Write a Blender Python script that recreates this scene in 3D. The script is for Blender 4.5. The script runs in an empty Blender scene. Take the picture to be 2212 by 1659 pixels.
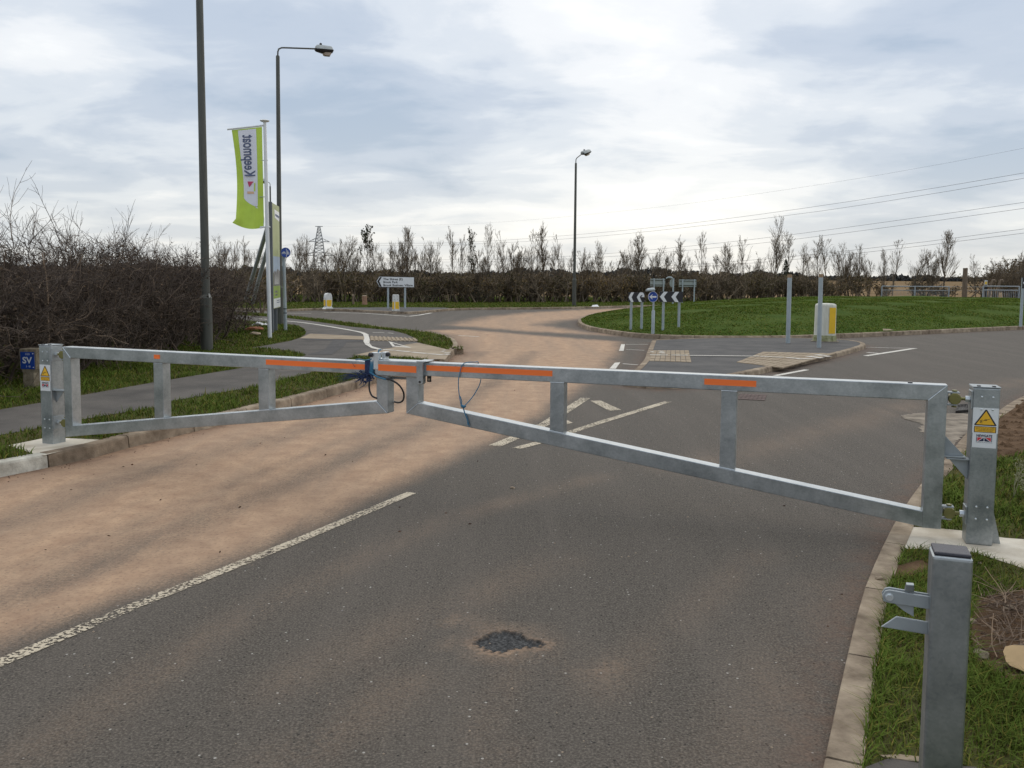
import bpy, bmesh, math, random
import numpy as np
from mathutils import Vector, Matrix
from mathutils.geometry import tessellate_polygon

S = bpy.context.scene
COL = S.collection
rng = np.random.default_rng(7)
random.seed(7)

# ------------------------------------------------------------------ camera
FPX, W0, H0 = 1900.0, 2212.0, 1659.0          # photo measured on a 2212 x 1659 grid
CAMH, PITCH, ROLL, CY = 1.65, math.atan(155/1900.0), 0.0085, 749.0
_R = np.array([1., 0, 0]); _F = np.array([0, math.cos(PITCH), -math.sin(PITCH)]); _U = np.array([0, math.sin(PITCH), math.cos(PITCH)])
R2 = _R*math.cos(ROLL)+_U*math.sin(ROLL); U2 = _U*math.cos(ROLL)-_R*math.sin(ROLL)
cam_d = bpy.data.cameras.new("camera"); cam = bpy.data.objects.new("camera", cam_d); COL.objects.link(cam)
cam_d.sensor_width = 36; cam_d.lens = 36*FPX/W0; cam_d.shift_y = -(H0/2-CY)/W0
cam_d.clip_start = 0.05; cam_d.clip_end = 6000
cam.matrix_world = Matrix(((R2[0], U2[0], -_F[0], 0), (R2[1], U2[1], -_F[1], 0), (R2[2], U2[2], -_F[2], CAMH), (0, 0, 0, 1)))
S.camera = cam

# ------------------------------------------------------------------ light
SUN_EL, SUN_AZ = math.radians(42), math.radians(12)     # behind cloud, ahead and a little to the east
world = bpy.data.worlds.new("World"); S.world = world; world.use_nodes = True
wt = world.node_tree; wt.nodes.clear()
def wn(t, **k):
    n = wt.nodes.new(t)
    for a, b in k.items(): setattr(n, a, b)
    return n
def wl(a, b): wt.links.new(a, b)
def wmath(op, a, b=None, c=None):
    n = wn("ShaderNodeMath", operation=op)
    for i, x in enumerate((a, b, c)):
        if x is None: continue
        if isinstance(x, (int, float)): n.inputs[i].default_value = x
        else: wl(x, n.inputs[i])
    return n.outputs[0]
wo = wn("ShaderNodeOutputWorld")
sky = wn("ShaderNodeTexSky", sky_type='NISHITA', sun_disc=False, sun_elevation=SUN_EL, sun_rotation=SUN_AZ, air_density=1.0, dust_density=2.0)
bg1 = wn("ShaderNodeBackground"); wl(sky.outputs[0], bg1.inputs[0]); bg1.inputs[1].default_value = 0.1
tc = wn("ShaderNodeTexCoord"); sp = wn("ShaderNodeSeparateXYZ"); wl(tc.outputs["Generated"], sp.inputs[0])
zz = wmath('ADD', wmath('MAXIMUM', sp.outputs[2], 0.0), 0.17)
cu = wmath('DIVIDE', sp.outputs[0], zz); cv = wmath('DIVIDE', sp.outputs[1], zz)
cb = wn("ShaderNodeCombineXYZ"); wl(cu, cb.inputs[0]); wl(cv, cb.inputs[1])
def wnoise(scale, detail, rough, off, sx=1, sy=1, dist=0.0):
    mp = wn("ShaderNodeMapping"); mp.inputs["Location"].default_value = off; mp.inputs["Scale"].default_value = (sx, sy, 1)
    wl(cb.outputs[0], mp.inputs[0])
    n = wn("ShaderNodeTexNoise"); wl(mp.outputs[0], n.inputs["Vector"])
    n.inputs["Scale"].default_value = scale; n.inputs["Detail"].default_value = detail; n.inputs["Roughness"].default_value = rough
    n.inputs["Distortion"].default_value = dist
    return n.outputs[0]
n1 = wnoise(0.85, 9, 0.48, (3.1, 1.4, 0), 1.0, 0.95, 0.3)
n2 = wnoise(2.2, 9, 0.55, (7.3, 2.2, 0), 0.95, 1.15, 0.3)
nm = wmath('ADD', wmath('MULTIPLY', n1, 0.58), wmath('MULTIPLY', n2, 0.42))
# thinner and thicker parts of the cloud sheet, by direction
cov = nm
for px_, py_, sharp, amp in ((1330, 130, 60, 0.15), (1560, 470, 260, 0.07), (1250, 520, 160, 0.05), (300, 470, 160, 0.05), (150, 300, 130, -0.085), (700, 330, 200, -0.035), (1950, 360, 150, -0.085), (1750, 180, 120, -0.03), (950, 330, 260, -0.03), (560, 90, 120, -0.045), (2150, 60, 120, -0.04)):
    dv = Vector(((px_-W0/2)/FPX*R2-(py_-CY)/FPX*U2+_F)).normalized()
    vd = wn("ShaderNodeVectorMath", operation='DOT_PRODUCT'); wl(tc.outputs["Generated"], vd.inputs[0]); vd.inputs[1].default_value = dv
    cov = wmath('ADD', cov, wmath('MULTIPLY', wmath('POWER', wmath('MAXIMUM', vd.outputs["Value"], 0.0), sharp), amp))
cov = wmath('ADD', wmath('MULTIPLY', wmath('SUBTRACT', cov, 0.53), 1.1), 0.53)
rp = wn("ShaderNodeValToRGB"); wl(cov, rp.inputs[0])
cr = rp.color_ramp; cr.interpolation = 'EASE'
cr.elements[0].position = 0.33; cr.elements[0].color = (0.33, 0.43, 0.57, 1)
cr.elements[1].position = 0.72; cr.elements[1].color = (0.97, 0.98, 0.98, 1)
for p_, c_ in ((0.43, (0.46, 0.54, 0.66)), (0.52, (0.63, 0.69, 0.77)), (0.60, (0.80, 0.83, 0.87))):
    e_ = cr.elements.new(p_); e_.color = (*c_, 1)
hz = wmath('POWER', 2.718, wmath('MULTIPLY', wmath('MAXIMUM', sp.outputs[2], 0.0), -9.5))
mixh = wn("ShaderNodeMixRGB"); wl(wmath('MULTIPLY', hz, 0.62), mixh.inputs[0]); wl(rp.outputs[0], mixh.inputs[1]); mixh.inputs[2].default_value = (0.86, 0.83, 0.73, 1)
bg2 = wn("ShaderNodeBackground"); wl(mixh.outputs[0], bg2.inputs[0]); bg2.inputs[1].default_value = 0.98
mxs = wn("ShaderNodeMixShader"); mxs.inputs[0].default_value = 0.93; wl(bg1.outputs[0], mxs.inputs[1]); wl(bg2.outputs[0], mxs.inputs[2]); wl(mxs.outputs[0], wo.inputs[0])
sun_d = bpy.data.lights.new("sun", 'SUN'); sun = bpy.data.objects.new("sun", sun_d); COL.objects.link(sun)
sun_d.energy = 1.25; sun_d.angle = math.radians(130); sun_d.color = (1.0, 0.90, 0.74)
sd = Vector((math.sin(SUN_AZ)*math.cos(SUN_EL), math.cos(SUN_AZ)*math.cos(SUN_EL), math.sin(SUN_EL)))
sun.rotation_euler = sd.to_track_quat('Z', 'Y').to_euler()
S.view_settings.view_transform = 'Standard'; S.view_settings.look = 'None'; S.view_settings.exposure = 0.2; S.view_settings.gamma = 1.0
S.render.engine = 'CYCLES'
try:
    S.cycles.use_denoising = True
    S.cycles.max_bounces = 6; S.cycles.transparent_max_bounces = 12
except Exception: pass

# ------------------------------------------------------------------ measuring: ground / plane positions of photo points
def ray(px, py): return (px-W0/2)/FPX*R2-(py-CY)/FPX*U2+_F
def G(px, py, z=0.0):
    d = ray(px, py); t = (z-CAMH)/d[2]; return (d[0]*t, d[1]*t)
def A(px, py, Y):
    d = ray(px, py); t = Y/d[1]; return np.array([d[0]*t, d[1]*t, CAMH+d[2]*t])
def GP(pts, z=0.0): return [G(x, y, z) for x, y in pts]

# ------------------------------------------------------------------ mesh helpers
class Fr:                                   # a flat frame: a along u, b up, c towards the viewer
    def __init__(s, o, ang, tilt=0.0):
        s.o = np.array(o, float); s.u = np.array([math.cos(ang), math.sin(ang), 0.0]); s.w = np.array([s.u[1], -s.u[0], 0.0])
        s.v = np.array([0, 0, 1.0])
        if tilt:
            v = s.v*math.cos(tilt)+s.u*math.sin(tilt); s.u = s.u*math.cos(tilt)-s.v*math.sin(tilt); s.v = v
    def p(s, a, b, c=0.0): return s.o+a*s.u+b*s.v+c*s.w
class MB:
    def __init__(s): s.v = []; s.f = []; s.m = []
    def add(s, V, F, m=0):
        b = len(s.v); s.v += [tuple(map(float, x)) for x in V]; s.f += [tuple(i+b for i in f) for f in F]; s.m += [m]*len(F); return s
    def box(s, fr, a0, a1, b0, b1, c0, c1, m=0):
        V = [fr.p(a, b, c) for c in (c0, c1) for b in (b0, b1) for a in (a0, a1)]
        return s.add(V, [(0, 1, 3, 2), (4, 6, 7, 5), (0, 4, 5, 1), (2, 3, 7, 6), (0, 2, 6, 4), (1, 5, 7, 3)], m)
    def poly(s, fr, pts, c0, c1=None, m=0):
        n = len(pts)
        ar = sum(pts[i][0]*pts[(i+1) % n][1]-pts[(i+1) % n][0]*pts[i][1] for i in range(n))
        if ar < 0: pts = pts[::-1]
        tris = tessellate_polygon([[Vector((x, y, 0)) for x, y in pts]])
        def up(t):
            a, b, c = (pts[i] for i in t)
            return t if (b[0]-a[0])*(c[1]-a[1])-(b[1]-a[1])*(c[0]-a[0]) > 0 else t[::-1]
        tris = [up(tuple(t)) for t in tris]
        if c1 is None: return s.add([fr.p(x, y, c0) for x, y in pts], tris, m)
        V = [fr.p(x, y, c1) for x, y in pts]+[fr.p(x, y, c0) for x, y in pts]
        cap = [tuple(range(n))] if n <= 4 else tris
        F = list(cap)+[tuple(i+n for i in t[::-1]) for t in cap]
        F += [(i, i+n, (i+1) % n+n, (i+1) % n) for i in range(n)]
        return s.add(V, F, m)
    def tube(s, pts, r, n=10, cap=True, m=0):
        pts = [np.array(p, float) for p in pts]; k = len(pts)
        rs = [r]*k if isinstance(r, (int, float)) else list(r)
        V = []; ref = None
        for i in range(k):
            t = pts[min(i+1, k-1)]-pts[max(i-1, 0)]; L = np.linalg.norm(t)
            t = t/L if L > 1e-9 else np.array([0, 0, 1.])
            if ref is None: ref = np.array([1., 0, 0]) if abs(t[0]) < 0.8 else np.array([0, 1., 0])
            a = ref-t*(ref@t); a /= np.linalg.norm(a); b = np.cross(t, a); ref = a
            for j in range(n):
                q = 2*math.pi*j/n; V.append(pts[i]+rs[i]*(math.cos(q)*a+math.sin(q)*b))
        F = [(i*n+j, i*n+(j+1) % n, (i+1)*n+(j+1) % n, (i+1)*n+j) for i in range(k-1) for j in range(n)]
        if cap: F += [tuple(range(n))[::-1], tuple((k-1)*n+j for j in range(n))]
        return s.add(V, F, m)
    def disc(s, fr, a, b, ra, rb, c0, c1, n=28, m=0):
        return s.poly(fr, [(a+ra*math.cos(2*math.pi*i/n), b+rb*math.sin(2*math.pi*i/n)) for i in range(n)], c0, c1, m)
    def text(s, fr, txt, a, b, size, c, m=0, align='LEFT', width=None, bold=0.0, mapf=None):
        cu_ = bpy.data.curves.new("t", 'FONT'); cu_.body = txt; cu_.size = size; cu_.align_x = align; cu_.offset = bold; cu_.resolution_u = 3
        ob = bpy.data.objects.new("t", cu_); COL.objects.link(ob)
        me = ob.to_mesh(depsgraph=bpy.context.evaluated_depsgraph_get()) if False else bpy.data.meshes.new_from_object(ob.evaluated_get(bpy.context.evaluated_depsgraph_get()))
        P = [v.co.copy() for v in me.vertices]; Fc = [tuple(p.vertices) for p in me.polygons]
        bpy.data.objects.remove(ob); bpy.data.curves.remove(cu_); bpy.data.meshes.remove(me)
        if not P: return s
        k = 1.0
        if width:
            w = max(p.x for p in P)-min(p.x for p in P); k = width/w
        if mapf: return s.add([mapf(a+p.x*k, b+p.y) for p in P], Fc, m)
        return s.add([fr.p(a+p.x*k, b+p.y, c) for p in P], Fc, m)
    def build(s, name, mat, parent=None, loc=None, bevel=0.0, smooth=False, seg=2):
        if parent is not None: o0 = np.array(parent['_o']); 
        else: o0 = np.array(loc if loc is not None else (0, 0, 0), float)
        me = bpy.data.meshes.new(name)
        me.from_pydata([tuple(np.array(p)-o0) for p in s.v], [], s.f)
        mats = mat if isinstance(mat, (list, tuple)) else [mat]
        for x in mats: me.materials.append(x)
        if len(mats) > 1: me.polygons.foreach_set("material_index", s.m)
        if bevel or smooth:
            bm = bmesh.new(); bm.from_mesh(me); bmesh.ops.remove_doubles(bm, verts=bm.verts, dist=1e-5)
            bmesh.ops.recalc_face_normals(bm, faces=bm.faces)
            if bevel:
                ed = [e for e in bm.edges if len(e.link_faces) == 2 and e.calc_face_angle(0) > 0.45]
                bmesh.ops.bevel(bm, geom=ed, offset=bevel, segments=seg, profile=0.6, affect='EDGES', clamp_overlap=True)
            bm.to_mesh(me); bm.free()
        me.polygons.foreach_set("use_smooth", [bool(smooth)]*len(me.polygons))
        ob = bpy.data.objects.new(name, me); COL.objects.link(ob)
        if smooth:
            try:
                me.set_sharp_from_angle(angle=math.radians(38))
            except Exception: pass
        if parent is not None: ob.parent = parent_real(parent)
        else: ob.location = o0
        ob['_o'] = [float(x) for x in o0]
        return ob
def parent_real(p): return p
def thing(name, loc, label, cat, group=None):
    o = bpy.data.objects.new(name, None); COL.objects.link(o); o.location = loc; o.empty_display_size = 0.2
    o['_o'] = [float(x) for x in loc]
    return tag(o, label, cat, group)
def tag(o, label, cat, group=None):
    o['label'] = label; o['category'] = cat
    if group: o['group'] = group
    return o
def kind(o, k): o['kind'] = k; return o
def fastmesh(name, V, F, mats, attrs=None, smooth=False, parent=None, loc=(0, 0, 0)):
    """V (n,3); F (m,k) with k = 3 or 4"""
    V = np.asarray(V, np.float32)-np.asarray(loc, np.float32); F = np.asarray(F, np.int32)
    me = bpy.data.meshes.new(name); m, k = F.shape
    me.vertices.add(len(V)); me.vertices.foreach_set("co", V.ravel())
    me.loops.add(m*k); me.loops.foreach_set("vertex_index", F.ravel())
    me.polygons.add(m); me.polygons.foreach_set("loop_start", np.arange(0, m*k, k, dtype=np.int32)); me.polygons.foreach_set("loop_total", np.full(m, k, np.int32))
    me.polygons.foreach_set("use_smooth", np.full(m, bool(smooth)))
    for x in (mats if isinstance(mats, (list, tuple)) else [mats]): me.materials.append(x)
    for a, val in (attrs or {}).items():
        at = me.attributes.new(a, 'FLOAT', 'POINT'); at.data.foreach_set("value", np.asarray(val, np.float32))
    me.update(calc_edges=True)
    o = bpy.data.objects.new(name, me); COL.objects.link(o); o.location = loc; o['_o'] = [float(x) for x in loc]
    if parent is not None: o.parent = parent; o.location = (0, 0, 0)
    return o
def inside(P, poly):
    P = np.asarray(P, float); x, y = P[:, 0], P[:, 1]; r = np.zeros(len(P), bool); n = len(poly)
    for i in range(n):
        x0, y0 = poly[i]; x1, y1 = poly[(i+1) % n]
        if y0 == y1: continue
        c = ((y0 > y) != (y1 > y)) & (x < (x1-x0)*(y-y0)/(y1-y0)+x0); r ^= c
    return r
def linedist(P, line, closed=False):
    P = np.asarray(P, float); d = np.full(len(P), 1e9); n = len(line)
    for i in range(n if closed else n-1):
        a = np.array(line[i][:2]); b = np.array(line[(i+1) % n][:2]); ab = b-a; L = ab@ab
        t = np.clip(((P-a)@ab)/max(L, 1e-9), 0, 1); d = np.minimum(d, np.linalg.norm(P-(a+t[:, None]*ab), axis=1))
    return d
def sdist(P, poly):
    d = linedist(P, poly, True); return np.where(inside(P, poly), d, -d)
def smooth_line(pts, step=0.4):
    """Catmull-Rom through pts"""
    pts = [np.array(p, float) for p in pts]; out = []
    for i in range(len(pts)-1):
        p0 = pts[max(i-1, 0)]; p1 = pts[i]; p2 = pts[i+1]; p3 = pts[min(i+2, len(pts)-1)]
        n = max(1, int(np.linalg.norm(p2-p1)/step))
        for j in range(n):
            t = j/n; out.append(0.5*((2*p1)+(-p0+p2)*t+(2*p0-5*p1+4*p2-p3)*t*t+(-p0+3*p1-3*p2+p3)*t**3))
    out.append(pts[-1]); return out

# ------------------------------------------------------------------ materials
def mat(name, col, rough=0.6, metal=0.0, var=0.12, scale=6.0, detail=5, bump=0.0, bscale=60.0, col2=None, attr=None, acols=None, stretch=(1, 1, 1), spec=0.5, speck=None, coord='Object'):
    m = bpy.data.materials.new(name); m.use_nodes = True; nt = m.node_tree; N = nt.nodes; L = nt.links
    b = N["Principled BSDF"]; b.inputs["Roughness"].default_value = rough; b.inputs["Metallic"].default_value = metal
    b.inputs["Specular IOR Level"].default_value = spec
    t = N.new("ShaderNodeTexCoord"); mp = N.new("ShaderNodeMapping"); mp.inputs["Scale"].default_value = stretch; L.new(t.outputs[coord], mp.inputs[0])
    n = N.new("ShaderNodeTexNoise"); n.inputs["Scale"].default_value = scale; n.inputs["Detail"].default_value = detail; n.inputs["Roughness"].default_value = 0.6
    L.new(mp.outputs[0], n.inputs["Vector"])
    rp = N.new("ShaderNodeValToRGB"); L.new(n.outputs[0], rp.inputs[0])
    c2 = col2 or tuple(min(1, c*(1+var)) for c in col); c1 = col if col2 else tuple(c*(1-var) for c in col)
    rp.color_ramp.elements[0].position = 0.32; rp.color_ramp.elements[1].position = 0.68
    rp.color_ramp.elements[0].color = (*c1, 1); rp.color_ramp.elements[1].color = (*c2, 1)
    out = rp.outputs[0]
    if attr:                                            # a per-piece natural colour difference
        at = N.new("ShaderNodeAttribute"); at.attribute_name = attr
        r2 = N.new("ShaderNodeValToRGB"); L.new(at.outputs["Fac"], r2.inputs[0])
        els = r2.color_ramp.elements
        for i, (p, c) in enumerate(acols):
            e = els[i] if i < 2 else els.new(p)
            e.position = p; e.color = (*c, 1)
        mx = N.new("ShaderNodeMixRGB"); mx.blend_type = 'MULTIPLY'; mx.inputs[0].default_value = 1
        L.new(out, mx.inputs[1]); L.new(r2.outputs[0], mx.inputs[2]); out = mx.outputs[0]
    if speck:                                           # (scale, amount, colour)
        v = N.new("ShaderNodeTexNoise"); v.inputs["Scale"].default_value = speck[0]; v.inputs["Detail"].default_value = 2; L.new(t.outputs[coord], v.inputs["Vector"])
        r3 = N.new("ShaderNodeValToRGB"); r3.color_ramp.elements[0].position = 1-speck[1]; r3.color_ramp.elements[1].position = min(1, 1-speck[1]+0.06); L.new(v.outputs[0], r3.inputs[0])
        mx = N.new("ShaderNodeMixRGB"); L.new(r3.outputs[0], mx.inputs[0]); L.new(out, mx.inputs[1]); mx.inputs[2].default_value = (*speck[2], 1); out = mx.outputs[0]
    L.new(out, b.inputs["Base Color"])
    if bump:
        nb = N.new("ShaderNodeTexNoise"); nb.inputs["Scale"].default_value = bscale; nb.inputs["Detail"].default_value = 6; nb.inputs["Roughness"].default_value = 0.65
        L.new(t.outputs[coord], nb.inputs["Vector"])
        bp = N.new("ShaderNodeBump"); bp.inputs["Strength"].default_value = bump; bp.inputs["Distance"].default_value = 0.02
        L.new(nb.outputs[0], bp.inputs["Height"]); L.new(bp.outputs[0], b.inputs["Normal"])
    return m

def galv_mat(name, c1, c2, metal=0.85, rough=(0.34, 0.56)):
    m = bpy.data.materials.new(name); m.use_nodes = True; nt = m.node_tree; N = nt.nodes; L = nt.links; b = N["Principled BSDF"]
    t = N.new("ShaderNodeTexCoord"); vo = N.new("ShaderNodeTexVoronoi"); vo.inputs["Scale"].default_value = 120; L.new(t.outputs["Object"], vo.inputs["Vector"])
    n = N.new("ShaderNodeTexNoise"); n.inputs["Scale"].default_value = 5.5; n.inputs["Detail"].default_value = 9; n.inputs["Roughness"].default_value = 0.62; L.new(t.outputs["Object"], n.inputs["Vector"])
    n2 = N.new("ShaderNodeTexNoise"); n2.inputs["Scale"].default_value = 46; n2.inputs["Detail"].default_value = 5; n2.inputs["Distortion"].default_value = 0.6; L.new(t.outputs["Object"], n2.inputs["Vector"])
    s1 = N.new("ShaderNodeSeparateColor"); L.new(vo.outputs["Color"], s1.inputs[0])
    a = N.new("ShaderNodeMath"); a.operation = 'MULTIPLY_ADD'; L.new(s1.outputs[0], a.inputs[0]); a.inputs[1].default_value = 0.10; L.new(n.outputs[0], a.inputs[2])
    a2 = N.new("ShaderNodeMath"); a2.operation = 'MULTIPLY_ADD'; L.new(n2.outputs[0], a2.inputs[0]); a2.inputs[1].default_value = 0.30; L.new(a.outputs[0], a2.inputs[2])
    rp = N.new("ShaderNodeValToRGB"); rp.color_ramp.elements[0].position = 0.48; rp.color_ramp.elements[1].position = 0.92
    rp.color_ramp.elements[0].color = (*c1, 1); rp.color_ramp.elements[1].color = (*c2, 1); L.new(a2.outputs[0], rp.inputs[0]); L.new(rp.outputs[0], b.inputs["Base Color"])
    mr = N.new("ShaderNodeMapRange"); mr.inputs[1].default_value = 0.3; mr.inputs[2].default_value = 0.75; mr.inputs[3].default_value = rough[0]; mr.inputs[4].default_value = rough[1]
    L.new(n.outputs[0], mr.inputs[0]); L.new(mr.outputs[0], b.inputs["Roughness"]); b.inputs["Metallic"].default_value = metal
    bp = N.new("ShaderNodeBump"); bp.inputs["Strength"].default_value = 0.03; bp.inputs["Distance"].default_value = 0.004; L.new(n2.outputs[0], bp.inputs["Height"]); L.new(bp.outputs[0], b.inputs["Normal"])
    return m

def paint_mat(name, col, wear=0.45, scale=38.0):
    """worn road paint: the carriageway shows through in flecks"""
    m = bpy.data.materials.new(name); m.use_nodes = True; nt = m.node_tree; N = nt.nodes; L = nt.links; b = N["Principled BSDF"]
    t = N.new("ShaderNodeTexCoord")
    n = N.new("ShaderNodeTexNoise"); n.inputs["Scale"].default_value = scale; n.inputs["Detail"].default_value = 5; n.inputs["Roughness"].default_value = 0.65; L.new(t.outputs["Object"], n.inputs["Vector"])
    n2 = N.new("ShaderNodeTexNoise"); n2.inputs["Scale"].default_value = 2.4; n2.inputs["Detail"].default_value = 3; L.new(t.outputs["Object"], n2.inputs["Vector"])
    ad = N.new("ShaderNodeMath"); ad.operation = 'MULTIPLY_ADD'; L.new(n2.outputs[0], ad.inputs[0]); ad.inputs[1].default_value = 0.35; L.new(n.outputs[0], ad.inputs[2])
    rp = N.new("ShaderNodeValToRGB"); rp.color_ramp.elements[0].position = wear+0.175; rp.color_ramp.elements[1].position = wear+0.225; L.new(ad.outputs[0], rp.inputs[0])
    b.inputs["Roughness"].default_value = 0.7
    rc = N.new("ShaderNodeValToRGB"); rc.color_ramp.elements[0].color = (*[c*0.8 for c in col], 1); rc.color_ramp.elements[1].color = (*col, 1); L.new(n2.outputs[0], rc.inputs[0]); L.new(rc.outputs[0], b.inputs["Base Color"])
    tr = N.new("ShaderNodeBsdfTransparent"); mx = N.new("ShaderNodeMixShader"); L.new(rp.outputs[0], mx.inputs[0]); L.new(tr.outputs[0], mx.inputs[1]); L.new(b.outputs[0], mx.inputs[2])
    L.new(mx.outputs[0], N["Material Output"].inputs[0]); return m

def road_mat():
    m = bpy.data.materials.new("asphalt_dusty"); m.use_nodes = True; nt = m.node_tree; N = nt.nodes; L = nt.links; b = N["Principled BSDF"]
    t = N.new("ShaderNodeTexCoord"); O = t.outputs["Object"]
    def noise(sc, de=4, ro=0.6, rot=0.0, st=(1, 1, 1), di=0.0):
        mp = N.new("ShaderNodeMapping"); mp.inputs["Rotation"].default_value = (0, 0, rot); mp.inputs["Scale"].default_value = st; L.new(O, mp.inputs[0])
        n = N.new("ShaderNodeTexNoise"); n.inputs["Scale"].default_value = sc; n.inputs["Detail"].default_value = de; n.inputs["Roughness"].default_value = ro; n.inputs["Distortion"].default_value = di
        L.new(mp.outputs[0], n.inputs["Vector"]); return n.outputs[0]
    def ramp(f, a, c):
        r = N.new("ShaderNodeValToRGB"); e = r.color_ramp.elements
        e[0].position = a[0]; e[0].color = (*c[0], 1); e[1].position = a[-1]; e[1].color = (*c[-1], 1)
        for p, q in zip(a[1:-1], c[1:-1]): x = e.new(p); x.color = (*q, 1)
        L.new(f, r.inputs[0]); return r.outputs[0]
    def mix(f, a, c, bl='MIX'):
        x = N.new("ShaderNodeMixRGB"); x.blend_type = bl
        for i, q in enumerate((f, a, c)):
            if isinstance(q, (int, float)): x.inputs[i].default_value = q
            elif isinstance(q, tuple): x.inputs[i].default_value = (*q, 1)
            else: L.new(q, x.inputs[i])
        return x.outputs[0]
    def mth(op, a, c=0.0, d=0.0):
        x = N.new("ShaderNodeMath"); x.operation = op
        for i, q in enumerate((a, c, d)):
            if isinstance(q, (int, float)): x.inputs[i].default_value = q
            else: L.new(q, x.inputs[i])
        return x.outputs[0]
    # rotation so that the second axis runs along the lane (about 22 degrees east of north)
    lane = math.radians(22)
    fine = noise(95, 5, 0.7); mid = noise(24, 6, 0.66); big = noise(0.55, 4, 0.55); streak = noise(1.0, 5, 0.6, lane, (2.6, 0.22, 1)); 
    asp = ramp(fine, (0.36, 0.5, 0.66), ((0.021, 0.018, 0.015), (0.094, 0.081, 0.066), (0.25, 0.219, 0.182)))
    asp = mix(0.33, asp, ramp(mid, (0.35, 0.65), ((0.050, 0.043, 0.036), (0.138, 0.118, 0.097))))
    asp = mix(mth('MULTIPLY', ramp(streak, (0.45, 0.7), ((0, 0, 0), (1, 1, 1))), 0.30), asp, (0.165, 0.140, 0.117))
    asp = mix(mth('MULTIPLY', ramp(big, (0.5, 0.72), ((0, 0, 0), (1, 1, 1))), 0.14), asp, (0.125, 0.103, 0.086))
    # pale stone flecks and small dark pits
    fl = N.new("ShaderNodeTexVoronoi"); fl.inputs["Scale"].default_value = 34; L.new(O, fl.inputs["Vector"])
    fleck = mth('LESS_THAN', fl.outputs["Distance"], 0.17)
    sepc = N.new("ShaderNodeSeparateColor"); L.new(fl.outputs["Color"], sepc.inputs[0])
    asp = mix(mth('MULTIPLY', fleck, mth('GREATER_THAN', sepc.outputs[0], 0.955)), asp, (0.42, 0.40, 0.36))
    asp = mix(mth('MULTIPLY', fleck, mth('LESS_THAN', sepc.outputs[0], 0.34)), asp, (0.024, 0.022, 0.020))
    # sandy dust driven along one lane
    du = N.new("ShaderNodeAttribute"); du.attribute_name = "dust"; mu = N.new("ShaderNodeAttribute"); mu.attribute_name = "mud"
    dcol = ramp(noise(5, 6, 0.65), (0.3, 0.7), ((0.37, 0.228, 0.142), (0.57, 0.382, 0.240)))
    dcol = mix(mth('MULTIPLY', ramp(noise(0.75, 8, 0.66, lane, (2.0, 0.16, 1)), (0.40, 0.68), ((0, 0, 0), (1, 1, 1))), 0.5), dcol, (0.27, 0.205, 0.152))
    dcol = mix(mth('MULTIPLY', ramp(noise(38, 5, 0.72), (0.38, 0.47), ((1, 1, 1), (0, 0, 0))), 0.5), dcol, (0.20, 0.120, 0.078))
    df = mth('ADD', du.outputs["Fac"], mth('MULTIPLY', mth('SUBTRACT', noise(1.6, 6, 0.65, lane, (1.6, 0.4, 1)), 0.5), mth('MULTIPLY', mth('MULTIPLY', du.outputs["Fac"], mth('SUBTRACT', 1.0, du.outputs["Fac"])), 4.6)))
    df = mth('ADD', df, mth('MULTIPLY', mth('SUBTRACT', noise(48, 4, 0.7), 0.5), mth('MULTIPLY', mth('MULTIPLY', du.outputs["Fac"], mth('SUBTRACT', 1.0, du.outputs["Fac"])), 5.0)))
    df = mth('MINIMUM', mth('MAXIMUM', df, 0.0), 0.96)
    col = mix(df, asp, dcol)
    mf = mth('MULTIPLY', mu.outputs["Fac"], ramp(noise(5, 6, 0.7), (0.36, 0.58), ((0, 0, 0), (1, 1, 1))))
    col = mix(mth('MINIMUM', mf, 0.9), col, ramp(noise(40), (0.3, 0.7), ((0.095, 0.056, 0.036), (0.21, 0.125, 0.085))))
    po = N.new("ShaderNodeAttribute"); po.attribute_name = "pot"
    col = mix(po.outputs["Fac"], col, ramp(noise(70, 4, 0.7), (0.40, 0.52, 0.64), ((0.030, 0.030, 0.030), (0.060, 0.060, 0.060), (0.12, 0.12, 0.118))))
    L.new(col, b.inputs["Base Color"]); b.inputs["Roughness"].default_value = 0.86; b.inputs["Specular IOR Level"].default_value = 0.3
    bp = N.new("ShaderNodeBump"); bp.inputs["Strength"].default_value = 0.75; bp.inputs["Distance"].default_value = 0.007
    hgt = mth('ADD', mth('MULTIPLY', fine, mth('SUBTRACT', 1.0, mth('MULTIPLY', df, 0.65))), mth('MULTIPLY', mid, 0.5)); L.new(hgt, bp.inputs["Height"]); L.new(bp.outputs[0], b.inputs["Normal"])
    return m

M = {}
M['road'] = road_mat()
M['galv'] = galv_mat("galvanised_steel", (0.30, 0.335, 0.355), (0.53, 0.56, 0.575), 0.95, (0.34, 0.44))
M['galv_post'] = galv_mat("galvanised_post", (0.25, 0.285, 0.305), (0.47, 0.50, 0.515), 0.92, (0.36, 0.46))
M['galv_dull'] = mat("dull_grey_galvanised", (0.33, 0.36, 0.375), 0.55, 0.35, 0.15, 7)
M['weld'] = mat("bright_zinc", (0.66, 0.70, 0.72), 0.38, 0.7, 0.1, 40)
M['grey_post'] = mat("grey_coated_post", (0.36, 0.41, 0.43), 0.55, 0.1, 0.10, 5)
M['sign_back'] = mat("sign_back_grey", (0.36, 0.40, 0.38), 0.6, 0.1, 0.10, 5)
M['lamp_col'] = mat("lamp_column_olive_grey", (0.080, 0.082, 0.070), 0.6, 0.2, 0.22, 3, stretch=(6, 6, 0.6))
M['lamp_grey'] = mat("lamp_hood_grey", (0.40, 0.43, 0.43), 0.5, 0.2, 0.1, 8)
M['black'] = mat("black_plastic", (0.018, 0.018, 0.022), 0.42, 0, 0.2, 12)
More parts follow.
